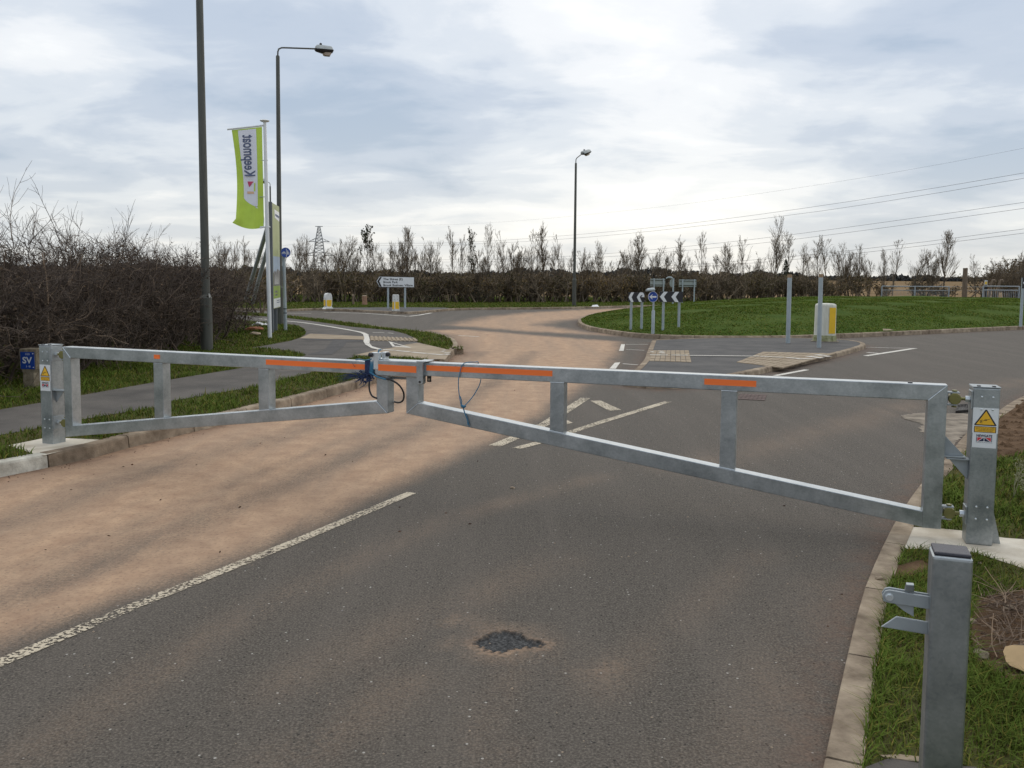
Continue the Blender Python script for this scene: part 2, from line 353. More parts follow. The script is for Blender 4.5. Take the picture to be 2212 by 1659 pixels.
M['cap'] = mat("grey_plastic_cap", (0.036, 0.036, 0.048), 0.5, 0, 0.15, 30, bump=0.15, bscale=120)
M['lens'] = mat("lamp_lens", (0.45, 0.38, 0.33), 0.3, 0, 0.1, 10)
M['white'] = mat("white_paint", (0.74, 0.76, 0.76), 0.45, 0, 0.04, 6)
M['white_dirty'] = mat("white_plastic", (0.66, 0.66, 0.63), 0.5, 0, 0.14, 5, stretch=(4, 4, 1))
M['yellow'] = mat("yellow_sheet", (0.80, 0.50, 0.02), 0.5, 0, 0.05, 8)
M['amber'] = mat("amber_sticker", (0.83, 0.47, 0.025), 0.5, 0, 0.03, 8)
M['orange'] = mat("fluorescent_orange_tape", (1.0, 0.20, 0.035), 0.5, 0, 0.02, 300)
M['blue'] = mat("sign_blue", (0.008, 0.055, 0.32), 0.45, 0, 0.08, 8)
M['navy'] = mat("print_navy", (0.018, 0.020, 0.060), 0.5, 0, 0.05, 8)
M['red'] = mat("print_red", (0.62, 0.035, 0.05), 0.5, 0, 0.05, 8)
M['brass'] = mat("yellow_passivated_zinc", (0.22, 0.205, 0.075), 0.42, 0.55, 0.15, 14)
M['rope'] = mat("blue_polypropylene", (0.035, 0.16, 0.27), 0.6, 0, 0.25, 60)
M['rope_dark'] = mat("navy_frayed_rope", (0.018, 0.035, 0.10), 0.75, 0, 0.35, 60)
M['cable'] = mat("black_cable", (0.015, 0.017, 0.022), 0.45, 0, 0.2, 20)
M['lime'] = mat("lime_cloth", (0.56, 0.74, 0.10), 0.75, 0, 0.06, 4)
M['cloth_white'] = mat("white_cloth", (0.82, 0.83, 0.90), 0.75, 0, 0.03, 4)
M['text_blue'] = mat("slate_blue_print", (0.11, 0.135, 0.23), 0.7, 0, 0.05, 9)
M['magenta'] = mat("magenta_print", (0.66, 0.07, 0.17), 0.7, 0, 0.05, 9)
M['peach'] = mat("peach_print", (0.82, 0.52, 0.33), 0.7, 0, 0.05, 9)
M['board_green'] = mat("printed_pale_green", (0.42, 0.46, 0.22), 0.6, 0, 0.12, 0.8)
M['board_sky'] = mat("printed_blue_sky", (0.36, 0.45, 0.56), 0.6, 0, 0.12, 1.2)
M['board_dark'] = mat("printed_dark_trees", (0.085, 0.08, 0.07), 0.6, 0, 0.4, 5, col2=(0.22, 0.21, 0.20))
M['board_lime'] = mat("printed_leaf_green", (0.25, 0.36, 0.05), 0.6, 0, 0.06, 2)
M['board_pole'] = mat("dark_grey_timber_post", (0.12, 0.13, 0.145), 0.7, 0, 0.2, 4, stretch=(6, 6, 0.5))
M['kerb'] = mat("concrete_kerb", (0.185, 0.150, 0.112), 0.9, 0, 0.3, 6, detail=12, bump=0.45, bscale=70, col2=(0.47, 0.40, 0.31), spec=0.15, attr="tone", acols=[(0.0, (0.62, 0.56, 0.52)), (0.6, (1.05, 1.0, 0.95)), (1.0, (1.55, 1.75, 1.95))])
M['concrete'] = mat("pale_new_concrete", (0.46, 0.395, 0.30), 0.85, 0, 0.1, 3, detail=10, bump=0.2, bscale=60, col2=(0.76, 0.70, 0.59))
M['concrete_old'] = mat("stained_concrete", (0.13, 0.108, 0.085), 0.9, 0, 0.2, 4, detail=10, bump=0.3, bscale=60, col2=(0.37, 0.315, 0.25), spec=0.15)
M['conc_post'] = mat("mossy_concrete", (0.16, 0.125, 0.08), 0.95, 0, 0.3, 14, detail=8, bump=0.6, bscale=60, col2=(0.33, 0.28, 0.20))
M['path'] = mat("path_tarmac", (0.068, 0.061, 0.054), 0.92, 0, 0.2, 1.6, detail=9, bump=0.35, bscale=90, col2=(0.128, 0.113, 0.098), speck=(70, 0.30, (0.24, 0.22, 0.2)))
M['path_dark'] = mat("path_tarmac_patch", (0.058, 0.054, 0.053), 0.92, 0, 0.2, 3, bump=0.3, bscale=90, col2=(0.085, 0.080, 0.077))
M['island_tar'] = mat("island_tarmac", (0.062, 0.060, 0.059), 0.92, 0, 0.2, 2, detail=8, bump=0.3, bscale=90, col2=(0.112, 0.105, 0.098))
M['tactile'] = mat("buff_paving", (0.27, 0.205, 0.135), 0.9, 0, 0.2, 2.5, detail=8, col2=(0.39, 0.31, 0.215), bump=0.2, bscale=40)
M['pot'] = mat("fresh_dark_asphalt", (0.026, 0.028, 0.030), 0.8, 0, 0.3, 60, bump=0.8, bscale=70, col2=(0.085, 0.088, 0.092), speck=(90, 0.33, (0.28, 0.28, 0.27)))
M['paint'] = paint_mat("worn_road_paint", (0.62, 0.53, 0.39), 0.445, 55)
M['paint_new'] = paint_mat("clean_road_paint", (0.74, 0.70, 0.62), 0.36, 40)
M['soil'] = mat("turf_soil", (0.095, 0.072, 0.038), 0.95, 0, 0.2, 2.2, detail=9, bump=0.7, bscale=30, col2=(0.085, 0.098, 0.030), spec=0.03)
M['mown'] = mat("mown_turf", (0.045, 0.082, 0.015), 0.95, 0, 0.2, 1.2, detail=9, bump=0.5, bscale=24, col2=(0.085, 0.115, 0.026), spec=0.02)
M['field'] = mat("dry_rough_field", (0.155, 0.105, 0.055), 0.95, 0, 0.2, 0.12, detail=9, bump=0.6, bscale=3, col2=(0.27, 0.185, 0.10), spec=0.02)
M['bare_soil'] = mat("bare_brown_soil", (0.085, 0.052, 0.030), 0.95, 0, 0.25, 5, detail=9, bump=0.9, bscale=35, col2=(0.185, 0.118, 0.072), spec=0.05)
GR = [(0.0, (1.9, 1.35, 1.3)), (0.10, (1.25, 1.05, 0.8)), (0.16, (0.85, 0.85, 0.6)), (0.45, (0.72, 0.92, 0.55)), (1.0, (1.0, 1.25, 0.8))]
M['blade'] = mat("grass_blade", (0.115, 0.132, 0.036), 0.9, 0, 0.25, 1.1, attr="rnd", acols=GR, spec=0.06)
M['blade_mown'] = mat("mown_grass_blade", (0.118, 0.142, 0.038), 0.95, 0, 0.25, 0.7, attr="rnd", acols=GR, spec=0.03)
BK = [(0.0, (0.55, 0.5, 0.5)), (0.5, (1, 0.95, 0.9)), (0.93, (1.5, 1.35, 1.2)), (1.0, (3.0, 2.6, 2.1))]
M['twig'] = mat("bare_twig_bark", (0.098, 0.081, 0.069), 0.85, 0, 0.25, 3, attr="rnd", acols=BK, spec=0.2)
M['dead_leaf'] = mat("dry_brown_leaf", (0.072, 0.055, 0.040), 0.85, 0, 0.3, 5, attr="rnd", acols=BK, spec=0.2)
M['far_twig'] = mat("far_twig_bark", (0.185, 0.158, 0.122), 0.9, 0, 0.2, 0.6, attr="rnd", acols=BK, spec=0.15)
M['trunk'] = mat("grey_brown_trunk", (0.085, 0.070, 0.052), 0.9, 0, 0.25, 6, stretch=(4, 4, 1))
M['hedge_leaf'] = mat("hedge_mixed_leaf", (0.120, 0.100, 0.052), 0.85, 0, 0.35, 0.5, attr="rnd", acols=[(0.0, (0.45, 0.6, 0.5)), (0.4, (0.9, 0.9, 0.8)), (0.8, (1.5, 1.15, 0.9)), (1.0, (2.1, 1.7, 1.1))], spec=0.15)
M['evergreen'] = mat("dark_evergreen_leaf", (0.030, 0.045, 0.022), 0.7, 0, 0.3, 2, attr="rnd", acols=BK)
M['wood_post'] = mat("weathered_timber", (0.17, 0.125, 0.085), 0.9, 0, 0.3, 5, stretch=(5, 5, 0.6))
M['wood_red'] = mat("red_brown_timber", (0.30, 0.175, 0.115), 0.85, 0, 0.25, 12)
M['cut_wood'] = mat("fresh_cut_wood", (0.52, 0.36, 0.19), 0.8, 0, 0.12, 12)
M['bark'] = mat("rough_bark", (0.12, 0.09, 0.06), 0.95, 0, 0.35, 14, bump=0.7, bscale=40)
M['brush'] = mat("dry_stem", (0.20, 0.14, 0.095), 0.85, 0, 0.3, 6, attr="rnd", acols=[(0.0, (0.45, 0.4, 0.38)), (0.6, (1, 1, 1)), (1.0, (1.7, 1.7, 1.6))])
M['stone'] = mat("pale_stone", (0.36, 0.28, 0.20), 0.9, 0, 0.3, 12, bump=0.5, bscale=40)
M['terracotta'] = mat("broken_brick", (0.34, 0.13, 0.06), 0.9, 0, 0.3, 12, bump=0.5, bscale=40)
M['leafbit'] = mat("brown_leaf_bit", (0.070, 0.038, 0.024), 0.9, 0, 0.3, 12, attr="rnd", acols=BK)
M['rag'] = mat("white_plastic_rag", (0.72, 0.72, 0.72), 0.6, 0, 0.06, 6)
M['iron'] = mat("cast_iron", (0.045, 0.040, 0.036), 0.7, 0.3, 0.3, 20, bump=0.3, bscale=60)
M['rust_cover'] = mat("rusty_brown_cover", (0.12, 0.080, 0.070), 0.8, 0.2, 0.2, 20, bump=0.4, bscale=80)
M['moss_white'] = mat("algae_stained_white", (0.56, 0.55, 0.45), 0.6, 0, 0.25, 4, detail=8, stretch=(5, 5, 0.7), col2=(0.70, 0.70, 0.62))
M['moss'] = mat("green_algae_plastic", (0.15, 0.155, 0.045), 0.8, 0, 0.3, 14, col2=(0.42, 0.42, 0.26))
M['wire'] = mat("conductor", (0.11, 0.11, 0.12), 0.6, 0.3, 0.05, 1)
M['pylon'] = mat("pylon_steel", (0.30, 0.32, 0.33), 0.6, 0.3, 0.1, 1)
M['wood_far'] = mat("far_woodland", (0.040, 0.042, 0.042), 0.95, 0, 0.3, 0.08, detail=6)
M['weed'] = mat("dry_pale_weed", (0.28, 0.27, 0.16), 0.8, 0, 0.2, 10)
M['tape_brown'] = mat("brown_tape", (0.30, 0.20, 0.11), 0.6, 0, 0.1, 10)

# ------------------------------------------------------------------ setting: ground, road, verges
ZL, ZR, ZI, ZS, ZF = 0.115, 0.02, 0.12, 0.085, 0.10
FLAT = Fr((0, 0, 0), 0.0); FLAT.v = np.array([0, 1., 0]); FLAT.w = np.array([0, 0, 1.])
def flat(z): f = Fr((0, 0, z), 0.0); f.v = np.array([0, 1., 0]); f.w = np.array([0, 0, 1.]); return f
def sheet(name, poly, z, m, thick=None):
    b = MB(); b.poly(flat(0), [tuple(p) for p in poly], (z if thick is None else z-thick), None if thick is None else z, 0)
    return kind(b.build(name, m), 'structure')

kind(MB().poly(flat(0), [(-1500, -40), (1500, -40), (1500, 3000), (-1500, 3000)], -0.03).build("ground", M['field']), 'structure')

# kerb lines (road edge), near to far
LK = GP([(-420, 1130), (-200, 1078), (-60, 1046), (0, 1031), (106, 1010), (207, 988), (285, 966), (480, 918), (678, 867), (812, 828), (905, 800), (965, 781), (988, 760)], 0)
LKn = GP([(988, 757), (989, 739), (973, 727), (928, 716.5), (848, 708.5), (765, 697), (623, 682), (480, 672), (300, 664)], ZL)
LK_s = smooth_line(LK, 0.3); LKn_s = smooth_line(LKn, 0.3); LEFT_EDGE = LK_s+LKn_s[1:]
RK = GP([(1700, 2050), (1777, 1659), (1793, 1580), (1824, 1442), (1848, 1341), (1873, 1256), (1897, 1204), (1934, 1130), (1986, 1053), (2039, 998), (2094, 933), (2160, 888), (2212, 858), (2330, 812), (2600, 760), (3300, 705)], 0)
RK_s = smooth_line(RK, 0.25)
ISL = GP([(1247, 697), (1252, 706), (1275, 714.5), (1330, 724), (1400, 731.5), (1500, 735), (1600, 736), (1700, 735), (1850, 729), (2000, 722), (2212, 712)], 0)+[(22, 31.5), (29, 36), (34, 44), (33, 53), (24, 57.5), (15, 55), (9.6, 50)]+GP([(1390, 668), (1320, 676), (1270, 686)], 0)
ISL_s = smooth_line(ISL+[ISL[0]], 0.5)[:-1]
SPL = GP([(1407, 741.5), (1396, 768), (1388, 788), (1362, 815), (1346, 836), (1430, 842), (1500, 838), (1560, 826), (1640, 809), (1698, 796), (1800, 774), (1868, 754), (1866, 747), (1840, 742), (1770, 737.5), (1640, 735.8), (1560, 736.2), (1470, 738.5)], 0)
SPL_s = smooth_line(SPL+[SPL[0]], 0.35)[:-1]
FK = GP([(-200, 657), (200, 662), (480, 669), (621, 673), (673, 670.5), (760, 673.5), (870, 679), (900, 678), (960, 672.5), (1010, 670), (1200, 668), (1330, 665), (1440, 662.5), (1520, 660)], 0)+[(17, 54), (26, 59), (36, 60), (50, 56), (75, 46)]
FK_s = smooth_line(FK, 0.6)

def kerb(name, line, z, side, w=0.125, hfront=0.0, closed=False, blk=0.915, light=None, z0=-0.02, ch=1.0):
    """kerb stones in a row; side = +1: stone lies to the left-hand of the line's direction"""
    P = [np.array(p, float) for p in line]
    if closed: P.append(P[0])
    cum = [0]
    for i in range(1, len(P)): cum.append(cum[-1]+np.linalg.norm(P[i]-P[i-1]))
    T = cum[-1]; cum = np.array(cum); XY = np.array(P)
    def at(s): return np.array([np.interp(s, cum, XY[:, 0]), np.interp(s, cum, XY[:, 1])])
    V = []; F = []; tone = []; s = 0.0; k = 0; r = random.Random(len(name)+int(T*10))
    while s < T-0.05:
        e = min(s+blk, T); a, b_ = at(s+0.007), at(e-0.007); ns = 2
        t_ = r.uniform(0.15, 0.6) if light is None or not light(0.5*(a+b_)) else r.uniform(0.88, 1.0)
        base = len(V)
        for q in (0, 0.5, 1.0):
            c = at(s+0.007+(e-s-0.014)*q); d = at(min(s+(e-s)*q+0.05, T))-at(max(s+(e-s)*q-0.05, 0)); d /= np.linalg.norm(d)
            n = np.array([-d[1], d[0]])*side
            jz = 0.0
            for off, h in ((0, z0), (0.012*ch, z-0.022*ch), (0.020*ch, z-0.006*ch), (0.034*ch, z+jz), (w, z+jz), (w, z0)):
                x = c+n*off; V.append((x[0], x[1], h)); tone.append(t_)
        for q in range(2):
            for j in range(5):
                i0 = base+q*6+j; F.append((i0, i0+1, i0+7, i0+6) if side > 0 else (i0, i0+6, i0+7, i0+1))
        for q in (0, 2):
            i0 = base+q*6; F.append((i0, i0+1, i0+4, i0+5)); F.append((i0+1, i0+2, i0+3, i0+4))
        s = e; k += 1
    return kind(fastmesh(name, V, F, M['kerb'], {"tone": tone}), 'structure')
kerb("kerb", LEFT_EDGE, ZL+0.002, +1, light=lambda p: p[1] < 7.45)
kerb("kerb", RK_s, ZR+0.006, -1, ch=0.35)
kerb("kerb", ISL_s, ZI, +1, closed=True)
kerb("kerb", SPL_s, ZS+0.003, +1, closed=True)
kerb("kerb", FK_s, ZF, +1)

# carriageway: graded grid with dust / mud coverage measured off the photo
xs = np.unique(np.concatenate([np.arange(-70, -10, 2.0), np.arange(-10, 10, 0.13), np.arange(10, 80.1, 1.0)]))
ys = np.unique(np.concatenate([np.arange(-12, 1.5, 1.5), np.arange(1.5, 24, 0.13), np.arange(24, 64, 0.3)]))
GX, GY = np.meshgrid(xs, ys); PT = np.stack([GX.ravel(), GY.ravel()], 1)
D1 = GP([(-200, 1085), (0, 1020), (106, 1000), (285, 955), (480, 905), (680, 850), (812, 815), (965, 770), (985, 750), (975, 724), (930, 713.5), (1000, 712), (1200, 728), (1330, 738), (1330, 752), (1310, 790), (1250, 838), (1165, 893), (1060, 950), (985, 985), (860, 1040), (640, 1140), (430, 1232), (200, 1305), (0, 1385), (-260, 1500)])
D2 = GP([(975, 702), (1010, 694), (1060, 684), (1150, 675), (1260, 669), (1400, 664), (1450, 663), (1390, 668), (1320, 676), (1262, 688), (1200, 693), (1160, 702), (1230, 713), (1330, 725), (1120, 714.5)])
TRK = [(0.13, 0.30, [(60, 1640), (330, 1450), (560, 1310), (760, 1215), (1000, 1110), (1290, 1030)]), (0.30, 0.30, [(1480, 1010), (1620, 975), (1780, 930), (1950, 880), (2212, 822)]), (0.22, 0.22, [(1560, 1660), (1720, 1450), (1800, 1280)]),
       (0.14, 0.30, [(600, 1655), (760, 1560), (900, 1470)]), (0.10, 0.22, [(1000, 1659), (1050, 1540), (1130, 1430)]), (0.16, 0.24, [(620, 1480), (820, 1370), (1010, 1290), (1200, 1215)]), (0.12, 0.2, [(1300, 1500), (1480, 1330), (1640, 1200)])]
WHEEL = [(0.20, 0.50, [(0, 1300), (240, 1210), (480, 1100), (700, 1010), (900, 930), (1020, 860), (1100, 800), (1150, 760)]), (0.26, 0.38, [(0, 1135), (200, 1062), (430, 990), (700, 915), (880, 855), (980, 800), (1040, 760)]), (0.10, 0.3, [(0, 1240), (300, 1130), (640, 990), (900, 890)])]
def cover(poly, soft, Y=None):
    d = sdist(PT, poly); s = soft if Y is None else soft*(0.6+Y*0.05)
    t = np.clip(0.5+d/(2*s), 0, 1); return t*t*(3-2*t)
dust = np.maximum(cover(D1, 0.24, PT[:, 1]), 0.95*cover(D2, 0.35, PT[:, 1]))
for sg, am, q in WHEEL: dust = dust*(1-am*np.exp(-(linedist(PT, GP(q))/sg)**2))
for sg, am, q in TRK: dust = np.maximum(dust, 0.34*am*np.exp(-(linedist(PT, GP(q))/sg)**2))
POT = GP([(1023, 1386), (1032, 1381), (1047, 1378), (1056, 1370), (1070, 1366), (1088, 1362.5), (1100, 1364), (1115, 1366), (1128, 1371), (1133, 1377), (1150, 1382), (1165, 1385), (1175, 1389), (1168, 1396), (1156, 1399), (1138, 1397), (1125, 1400), (1108, 1402), (1088, 1409), (1070, 1407), (1050, 1405), (1042, 1397), (1030, 1394)])
pc_y = float(np.mean(np.array(POT)[:, 1])); dp = -sdist(PT, POT); dust = np.maximum(dust, 0.40*np.clip(1-np.abs(dp-0.03)/0.10, 0, 1))
pot = np.zeros(len(PT))
for bx, by, br, ba in ((1010, 1337, 0.10, 0.6), (1075, 1645, 0.10, 0.35), (1300, 1450, 0.2, 0.25)):
    c = np.array(G(bx, by)); dust = np.maximum(dust, ba*np.clip(1-np.linalg.norm(PT-c, axis=1)/br, 0, 1))
mud = 0.85*np.exp(-(linedist(PT, LK_s)/0.22)**2)
mud = np.maximum(mud, 0.75*np.exp(-(linedist(PT, [p for p in LKn_s if p[1] < 26])/0.35)**2))
mud = np.maximum(mud, 0.55*np.exp(-(linedist(PT, RK_s)/0.14)**2)); mud = np.maximum(mud, 0.6*np.exp(-(linedist(PT, SPL_s, True)/0.25)**2))
mud = np.maximum(mud, 0.4*np.exp(-(linedist(PT, ISL_s, True)/0.3)**2))
nx, ny = len(xs), len(ys); idx = np.arange(nx*ny).reshape(ny, nx)
RF = np.stack([idx[:-1, :-1].ravel(), idx[:-1, 1:].ravel(), idx[1:, 1:].ravel(), idx[1:, :-1].ravel()], 1)
pa_ = np.array(POT); ix0, ix1 = np.searchsorted(xs, pa_[:, 0].min()-0.2), np.searchsorted(xs, pa_[:, 0].max()+0.2); iy0, iy1 = np.searchsorted(ys, pa_[:, 1].min()-0.2), np.searchsorted(ys, pa_[:, 1].max()+0.2)
ci = (np.arange(nx-1)[None, :] >= ix0) & (np.arange(nx-1)[None, :] < ix1) & (np.arange(ny-1)[:, None] >= iy0) & (np.arange(ny-1)[:, None] < iy1)
RF = RF[~ci.ravel()]
fx = np.linspace(xs[ix0], xs[ix1], int((xs[ix1]-xs[ix0])/0.008)); fy_ = np.linspace(ys[iy0], ys[iy1], int((ys[iy1]-ys[iy0])/0.008)); MX, MY = np.meshgrid(fx, fy_); FP2 = np.stack([MX.ravel(), MY.ravel()], 1)
rp_ = np.random.default_rng(9); jag = 0.010*np.sin(FP2[:, 0]*140+2*np.sin(FP2[:, 1]*90))+0.007*np.sin(FP2[:, 1]*210+FP2[:, 0]*60)
sd_ = sdist(FP2, POT)+jag; dep = np.clip(sd_/0.016+0.5, 0, 1); rimd = np.abs(sd_)
fz = -0.012*dep+dep*rp_.normal(0, 0.0014, len(FP2))+(1-dep)*0.002*np.exp(-(rimd/0.03)**2)
def gl_at(arr): 
    a2 = arr.reshape(ny, nx); i = np.clip(np.searchsorted(xs, FP2[:, 0])-1, 0, nx-2); j = np.clip(np.searchsorted(ys, FP2[:, 1])-1, 0, ny-2); u = (FP2[:, 0]-xs[i])/(xs[i+1]-xs[i]); v = (FP2[:, 1]-ys[j])/(ys[j+1]-ys[j])
    return (a2[j, i]*(1-u)+a2[j, i+1]*u)*(1-v)+(a2[j+1, i]*(1-u)+a2[j+1, i+1]*u)*v
fd = np.maximum(gl_at(dust)*0.6, 0.50*np.exp(-(np.maximum(-sd_, 0)/0.050)**2)*np.clip(0.75-0.6*(FP2[:, 1]-pc_y)/0.12, 0.35, 1.0))*(1-dep)
n1_, n2_ = len(fx), len(fy_); ii = np.arange(n1_*n2_).reshape(n2_, n1_)+len(PT); FF = np.stack([ii[:-1, :-1].ravel(), ii[:-1, 1:].ravel(), ii[1:, 1:].ravel(), ii[1:, :-1].ravel()], 1)
kind(fastmesh("road", np.concatenate([np.stack([PT[:, 0], PT[:, 1], np.zeros(len(PT))], 1), np.stack([FP2[:, 0], FP2[:, 1], fz], 1)]), np.concatenate([RF, FF]), M['road'], {"dust": np.concatenate([dust, fd]), "mud": np.concatenate([mud, gl_at(mud)]), "pot": np.concatenate([np.zeros(len(PT)), dep])}), 'structure')

def offset(line, d):
    out = []
    for i in range(len(line)):
        t = np.array(line[min(i+1, len(line)-1)])-np.array(line[max(i-1, 0)]); t /= np.linalg.norm(t); out.append(np.array(line[i])+np.array([-t[1], t[0]])*d)
    return out
LV = [tuple(p) for p in offset(LEFT_EDGE, 0.11)]+[(-60, 44), (-60, 2.0), (-8.0, 2.0)]
sheet("left_verge", LV, ZL-0.004, M['soil'])
RV = [tuple(p) for p in offset(RK_s, -0.11)]+[(40, 5), (40, -3), (2, -3)]
sheet("right_verge", RV, ZR, M['soil'])
FV = [tuple(p) for p in offset(FK_s, 0.11)]+[(75, 66), (-60, 66)]
sheet("far_verge", FV, ZF-0.006, M['soil'])
SV_ = [tuple(p) for p in offset(SPL_s+[SPL_s[0]], 0.11)][:-1]
sheet("traffic_island", SV_, ZS-0.002, M['island_tar'])
# planted roundabout island: a low mound
IC = np.mean(np.array(ISL_s), axis=0); IB = np.array(offset(ISL_s+[ISL_s[0]], 0.11))[:-1]
def island_z(P):
    P = np.asarray(P, float); d = linedist(P, [tuple(p) for p in IB], True); t = np.clip(d/9.0, 0, 1)
    return ZI-0.006+0.54*(1-(1-t)**2)*1.0
V = []; F = []; nr = 16; nb = len(IB)
for k in range(nr+1):
    t = 1-(k/nr)
    for p in IB: V.append(IC+(p-IC)*t)
V = np.array(V); V3 = np.column_stack([V, island_z(V)])
V3[:, 2] += 0.03*np.sin(V[:, 0]*1.3)*np.sin(V[:, 1]*1.1)*np.clip((V3[:, 2]-ZI)/0.2, 0, 1)
for k in range(nr):
    for i in range(nb): F.append((k*nb+i, k*nb+(i+1) % nb, (k+1)*nb+(i+1) % nb, (k+1)*nb+i))
kind(fastmesh("roundabout_mound", V3, F, M['mown'], smooth=True), 'structure')
def isl_z1(x, y): return float(island_z([(x, y)])[0])

# footway, cycle track and paving on the left verge
PATH = GP([(-500, 1010), (0, 885), (87, 870), (170, 855), (332, 826), (527, 794), (600, 782), (640, 774), (662, 767), (620, 757), (576, 753), (545, 751), (576, 746), (629, 736), (650, 729), (660, 722), (659, 713), (645, 705), (620, 700), (560, 695), (400, 684), (200, 674), (200, 668), (400, 676), (560, 683), (621, 687), (698, 697), (760, 706), (848, 714), (878, 722), (903, 734), (900, 739), (940, 749), (970, 757), (960, 776), (930, 777), (825, 769), (765, 771), (690, 800), (553, 835), (367, 867), (332, 880), (172, 907), (87, 924), (0, 940), (-500, 1090)], ZL)
sheet("footpath", PATH, ZL+0.001, M['path'])
sheet("path_patch", GP([(649, 731), (783, 734), (783, 738), (749, 739), (741, 750), (717, 766), (664, 767), (701, 756), (718, 736), (662, 735)], ZL), ZL+0.005, M['path_dark'])
sheet("corner_paving", GP([(765, 768), (815, 756), (845, 752), (880, 744), (903, 741), (940, 749), (976, 757.5), (962, 777), (930, 776), (825, 768)], ZL), ZL+0.005, M['tactile'])
sheet("paving_strip", GP([(640, 734), (670, 721), (790, 727), (788, 735), (648, 731)], ZL), ZL+0.005, M['tactile'])
b = MB(); ta = [np.array(G(x, y, ZL)) for x, y in ((799, 727), (898, 732), (905, 738), (800, 736.5))]
b.poly(flat(0), [tuple(p) for p in ta], ZL+0.005)
for i in range(11):
    t0, t1 = (i+0.15)/11, (i+0.75)/11
    q = [ta[0]+(ta[1]-ta[0])*t0, ta[0]+(ta[1]-ta[0])*t1, ta[3]+(ta[2]-ta[3])*t1, ta[3]+(ta[2]-ta[3])*t0]
    b.poly(flat(0), [tuple(p) for p in q], ZL+0.006, ZL+0.022)
kind(b.build("ribbed_tactile_paving", M['tactile']), 'structure')
# paving on the splitter island
def pavers(name, pts, z, nu, nv):
    q = [np.array(G(x, y, z)) for x, y in pts]; b = MB()
    for i in range(nu):
        for j in range(nv):
            def at(u, v): return (q[0]*(1-u)+q[1]*u)*(1-v)+(q[3]*(1-u)+q[2]*u)*v
            e = 0.05; u0, u1, v0, v1 = (i+e)/nu, (i+1-e)/nu, (j+e)/nv, (j+1-e)/nv
            b.poly(flat(0), [tuple(at(*k)) for k in ((u0, v0), (u1, v0), (u1, v1), (u0, v1))], z-0.01, z+0.006+0.002*((i+j) % 2))
    return kind(b.build(name, M['tactile']), 'structure')
pavers("crossing_paving", [(1410, 757), (1488, 757), (1494, 783), (1402, 780)], ZS, 8, 5)
pavers("crossing_paving", [(1648, 760), (1805, 764), (1690, 795), (1590, 783)], ZS, 9, 6)
sheet("concrete_pad", GP([(17, 962), (90, 947), (140, 946), (228, 950), (160, 967), (96, 983), (75, 980)], ZL), ZL-0.001, M['concrete'])
sheet("concrete_pad", GP([(1949, 1186), (1966, 1139), (2034, 1143), (2085, 1148), (2169, 1163), (2240, 1168), (2290, 1190), (2270, 1250), (2190, 1222), (2109, 1196), (2040, 1190)], ZR), ZR+0.004, M['concrete'])
_ap = smooth_line(GP([(1946, 899), (1972, 894), (2010, 892), (2050, 893), (2100, 897), (2120, 915), (2088, 938), (2050, 968), (2018, 990), (2014, 968), (2020, 945), (2000, 937), (1985, 925), (1990, 916), (1962, 908), (1946, 899)], 0), 0.03)
_rr = np.random.default_rng(5); _ap = [tuple(np.array(p)+_rr.normal(0, 0.014, 2)) for p in _ap[:-1]]
sheet("concrete_apron", _ap, 0.004, M['concrete_old'])
sheet("side_path", GP([(1870, 1659), (1858, 1690), (1830, 1900), (2150, 1900), (2110, 1659), (1996, 1652), (1920, 1640)], ZR), ZR+0.004, M['path'])
sheet("bare_earth", GP([(2070, 1004), (2100, 975), (2150, 912), (2212, 862), (2330, 830), (2420, 900), (2330, 985), (2212, 978), (2140, 995)], ZR), ZR+0.003, M['bare_soil'])
sheet("bare_earth", GP([(2106, 1300), (2150, 1284), (2212, 1278), (2320, 1290), (2340, 1420), (2250, 1478), (2170, 1470), (2110, 1430), (2095, 1370)], ZR), ZR+0.003, M['bare_soil'])
sheet("bare_earth", GP([(1905, 1232), (1990, 1210), (2010, 1222), (1985, 1245), (1930, 1250)], ZR), ZR+0.003, M['bare_soil'])
sheet("far_island", [tuple(p) for p in offset(FK_s, 0.08) if -9.0 < p[0] < -2.3]+GP([(960, 664.5), (860, 663.5), (690, 665)], ZF), ZF-0.002, M['island_tar'])

# paint
def strip(pts, w, z=0.0, zoff=0.004):
    L_ = [np.array(G(x, y, z)) for x, y in pts]; a = offset(L_, w/2); c = offset(L_, -w/2); b = MB()
    for i in range(len(L_)-1): b.poly(flat(0), [tuple(a[i]), tuple(c[i]), tuple(c[i+1]), tuple(a[i+1])], z+zoff)
    return b
mark = lambda b, m='paint': kind(b.build("road_marking", M[m]), 'structure')
mark(strip([(-260, 1540), (0, 1433), (290, 1310), (640, 1170), (889, 1065)], 0.082))
mark(strip([(1116, 969), (1170, 955), (1290, 915), (1443, 868)], 0.10)); mark(strip([(1068, 964), (1110, 947), (1180, 915), (1265, 860)], 0.13))
mark(MB().poly(flat(0), GP([(1275, 866), (1298, 866), (1342, 886), (1316, 888)]), 0.004)); mark(MB().poly(flat(0), GP([(1196, 902), (1212, 902), (1238, 914), (1216, 918)]), 0.004))
mark(MB().poly(flat(0), GP([(1342, 744), (1350, 744), (1347, 758), (1337, 758)]), 0.004), 'paint_new'); mark(MB().poly(flat(0), GP([(1328, 784), (1340, 783), (1330, 797), (1316, 797)]), 0.004), 'paint_new')
mark(strip([(1352, 744.3), (1400, 744)], 0.05), 'paint_new'); mark(strip([(1352, 755), (1392, 757)], 0.05), 'paint_new'); mark(strip([(1345, 786), (1378, 788.5)], 0.06), 'paint_new')
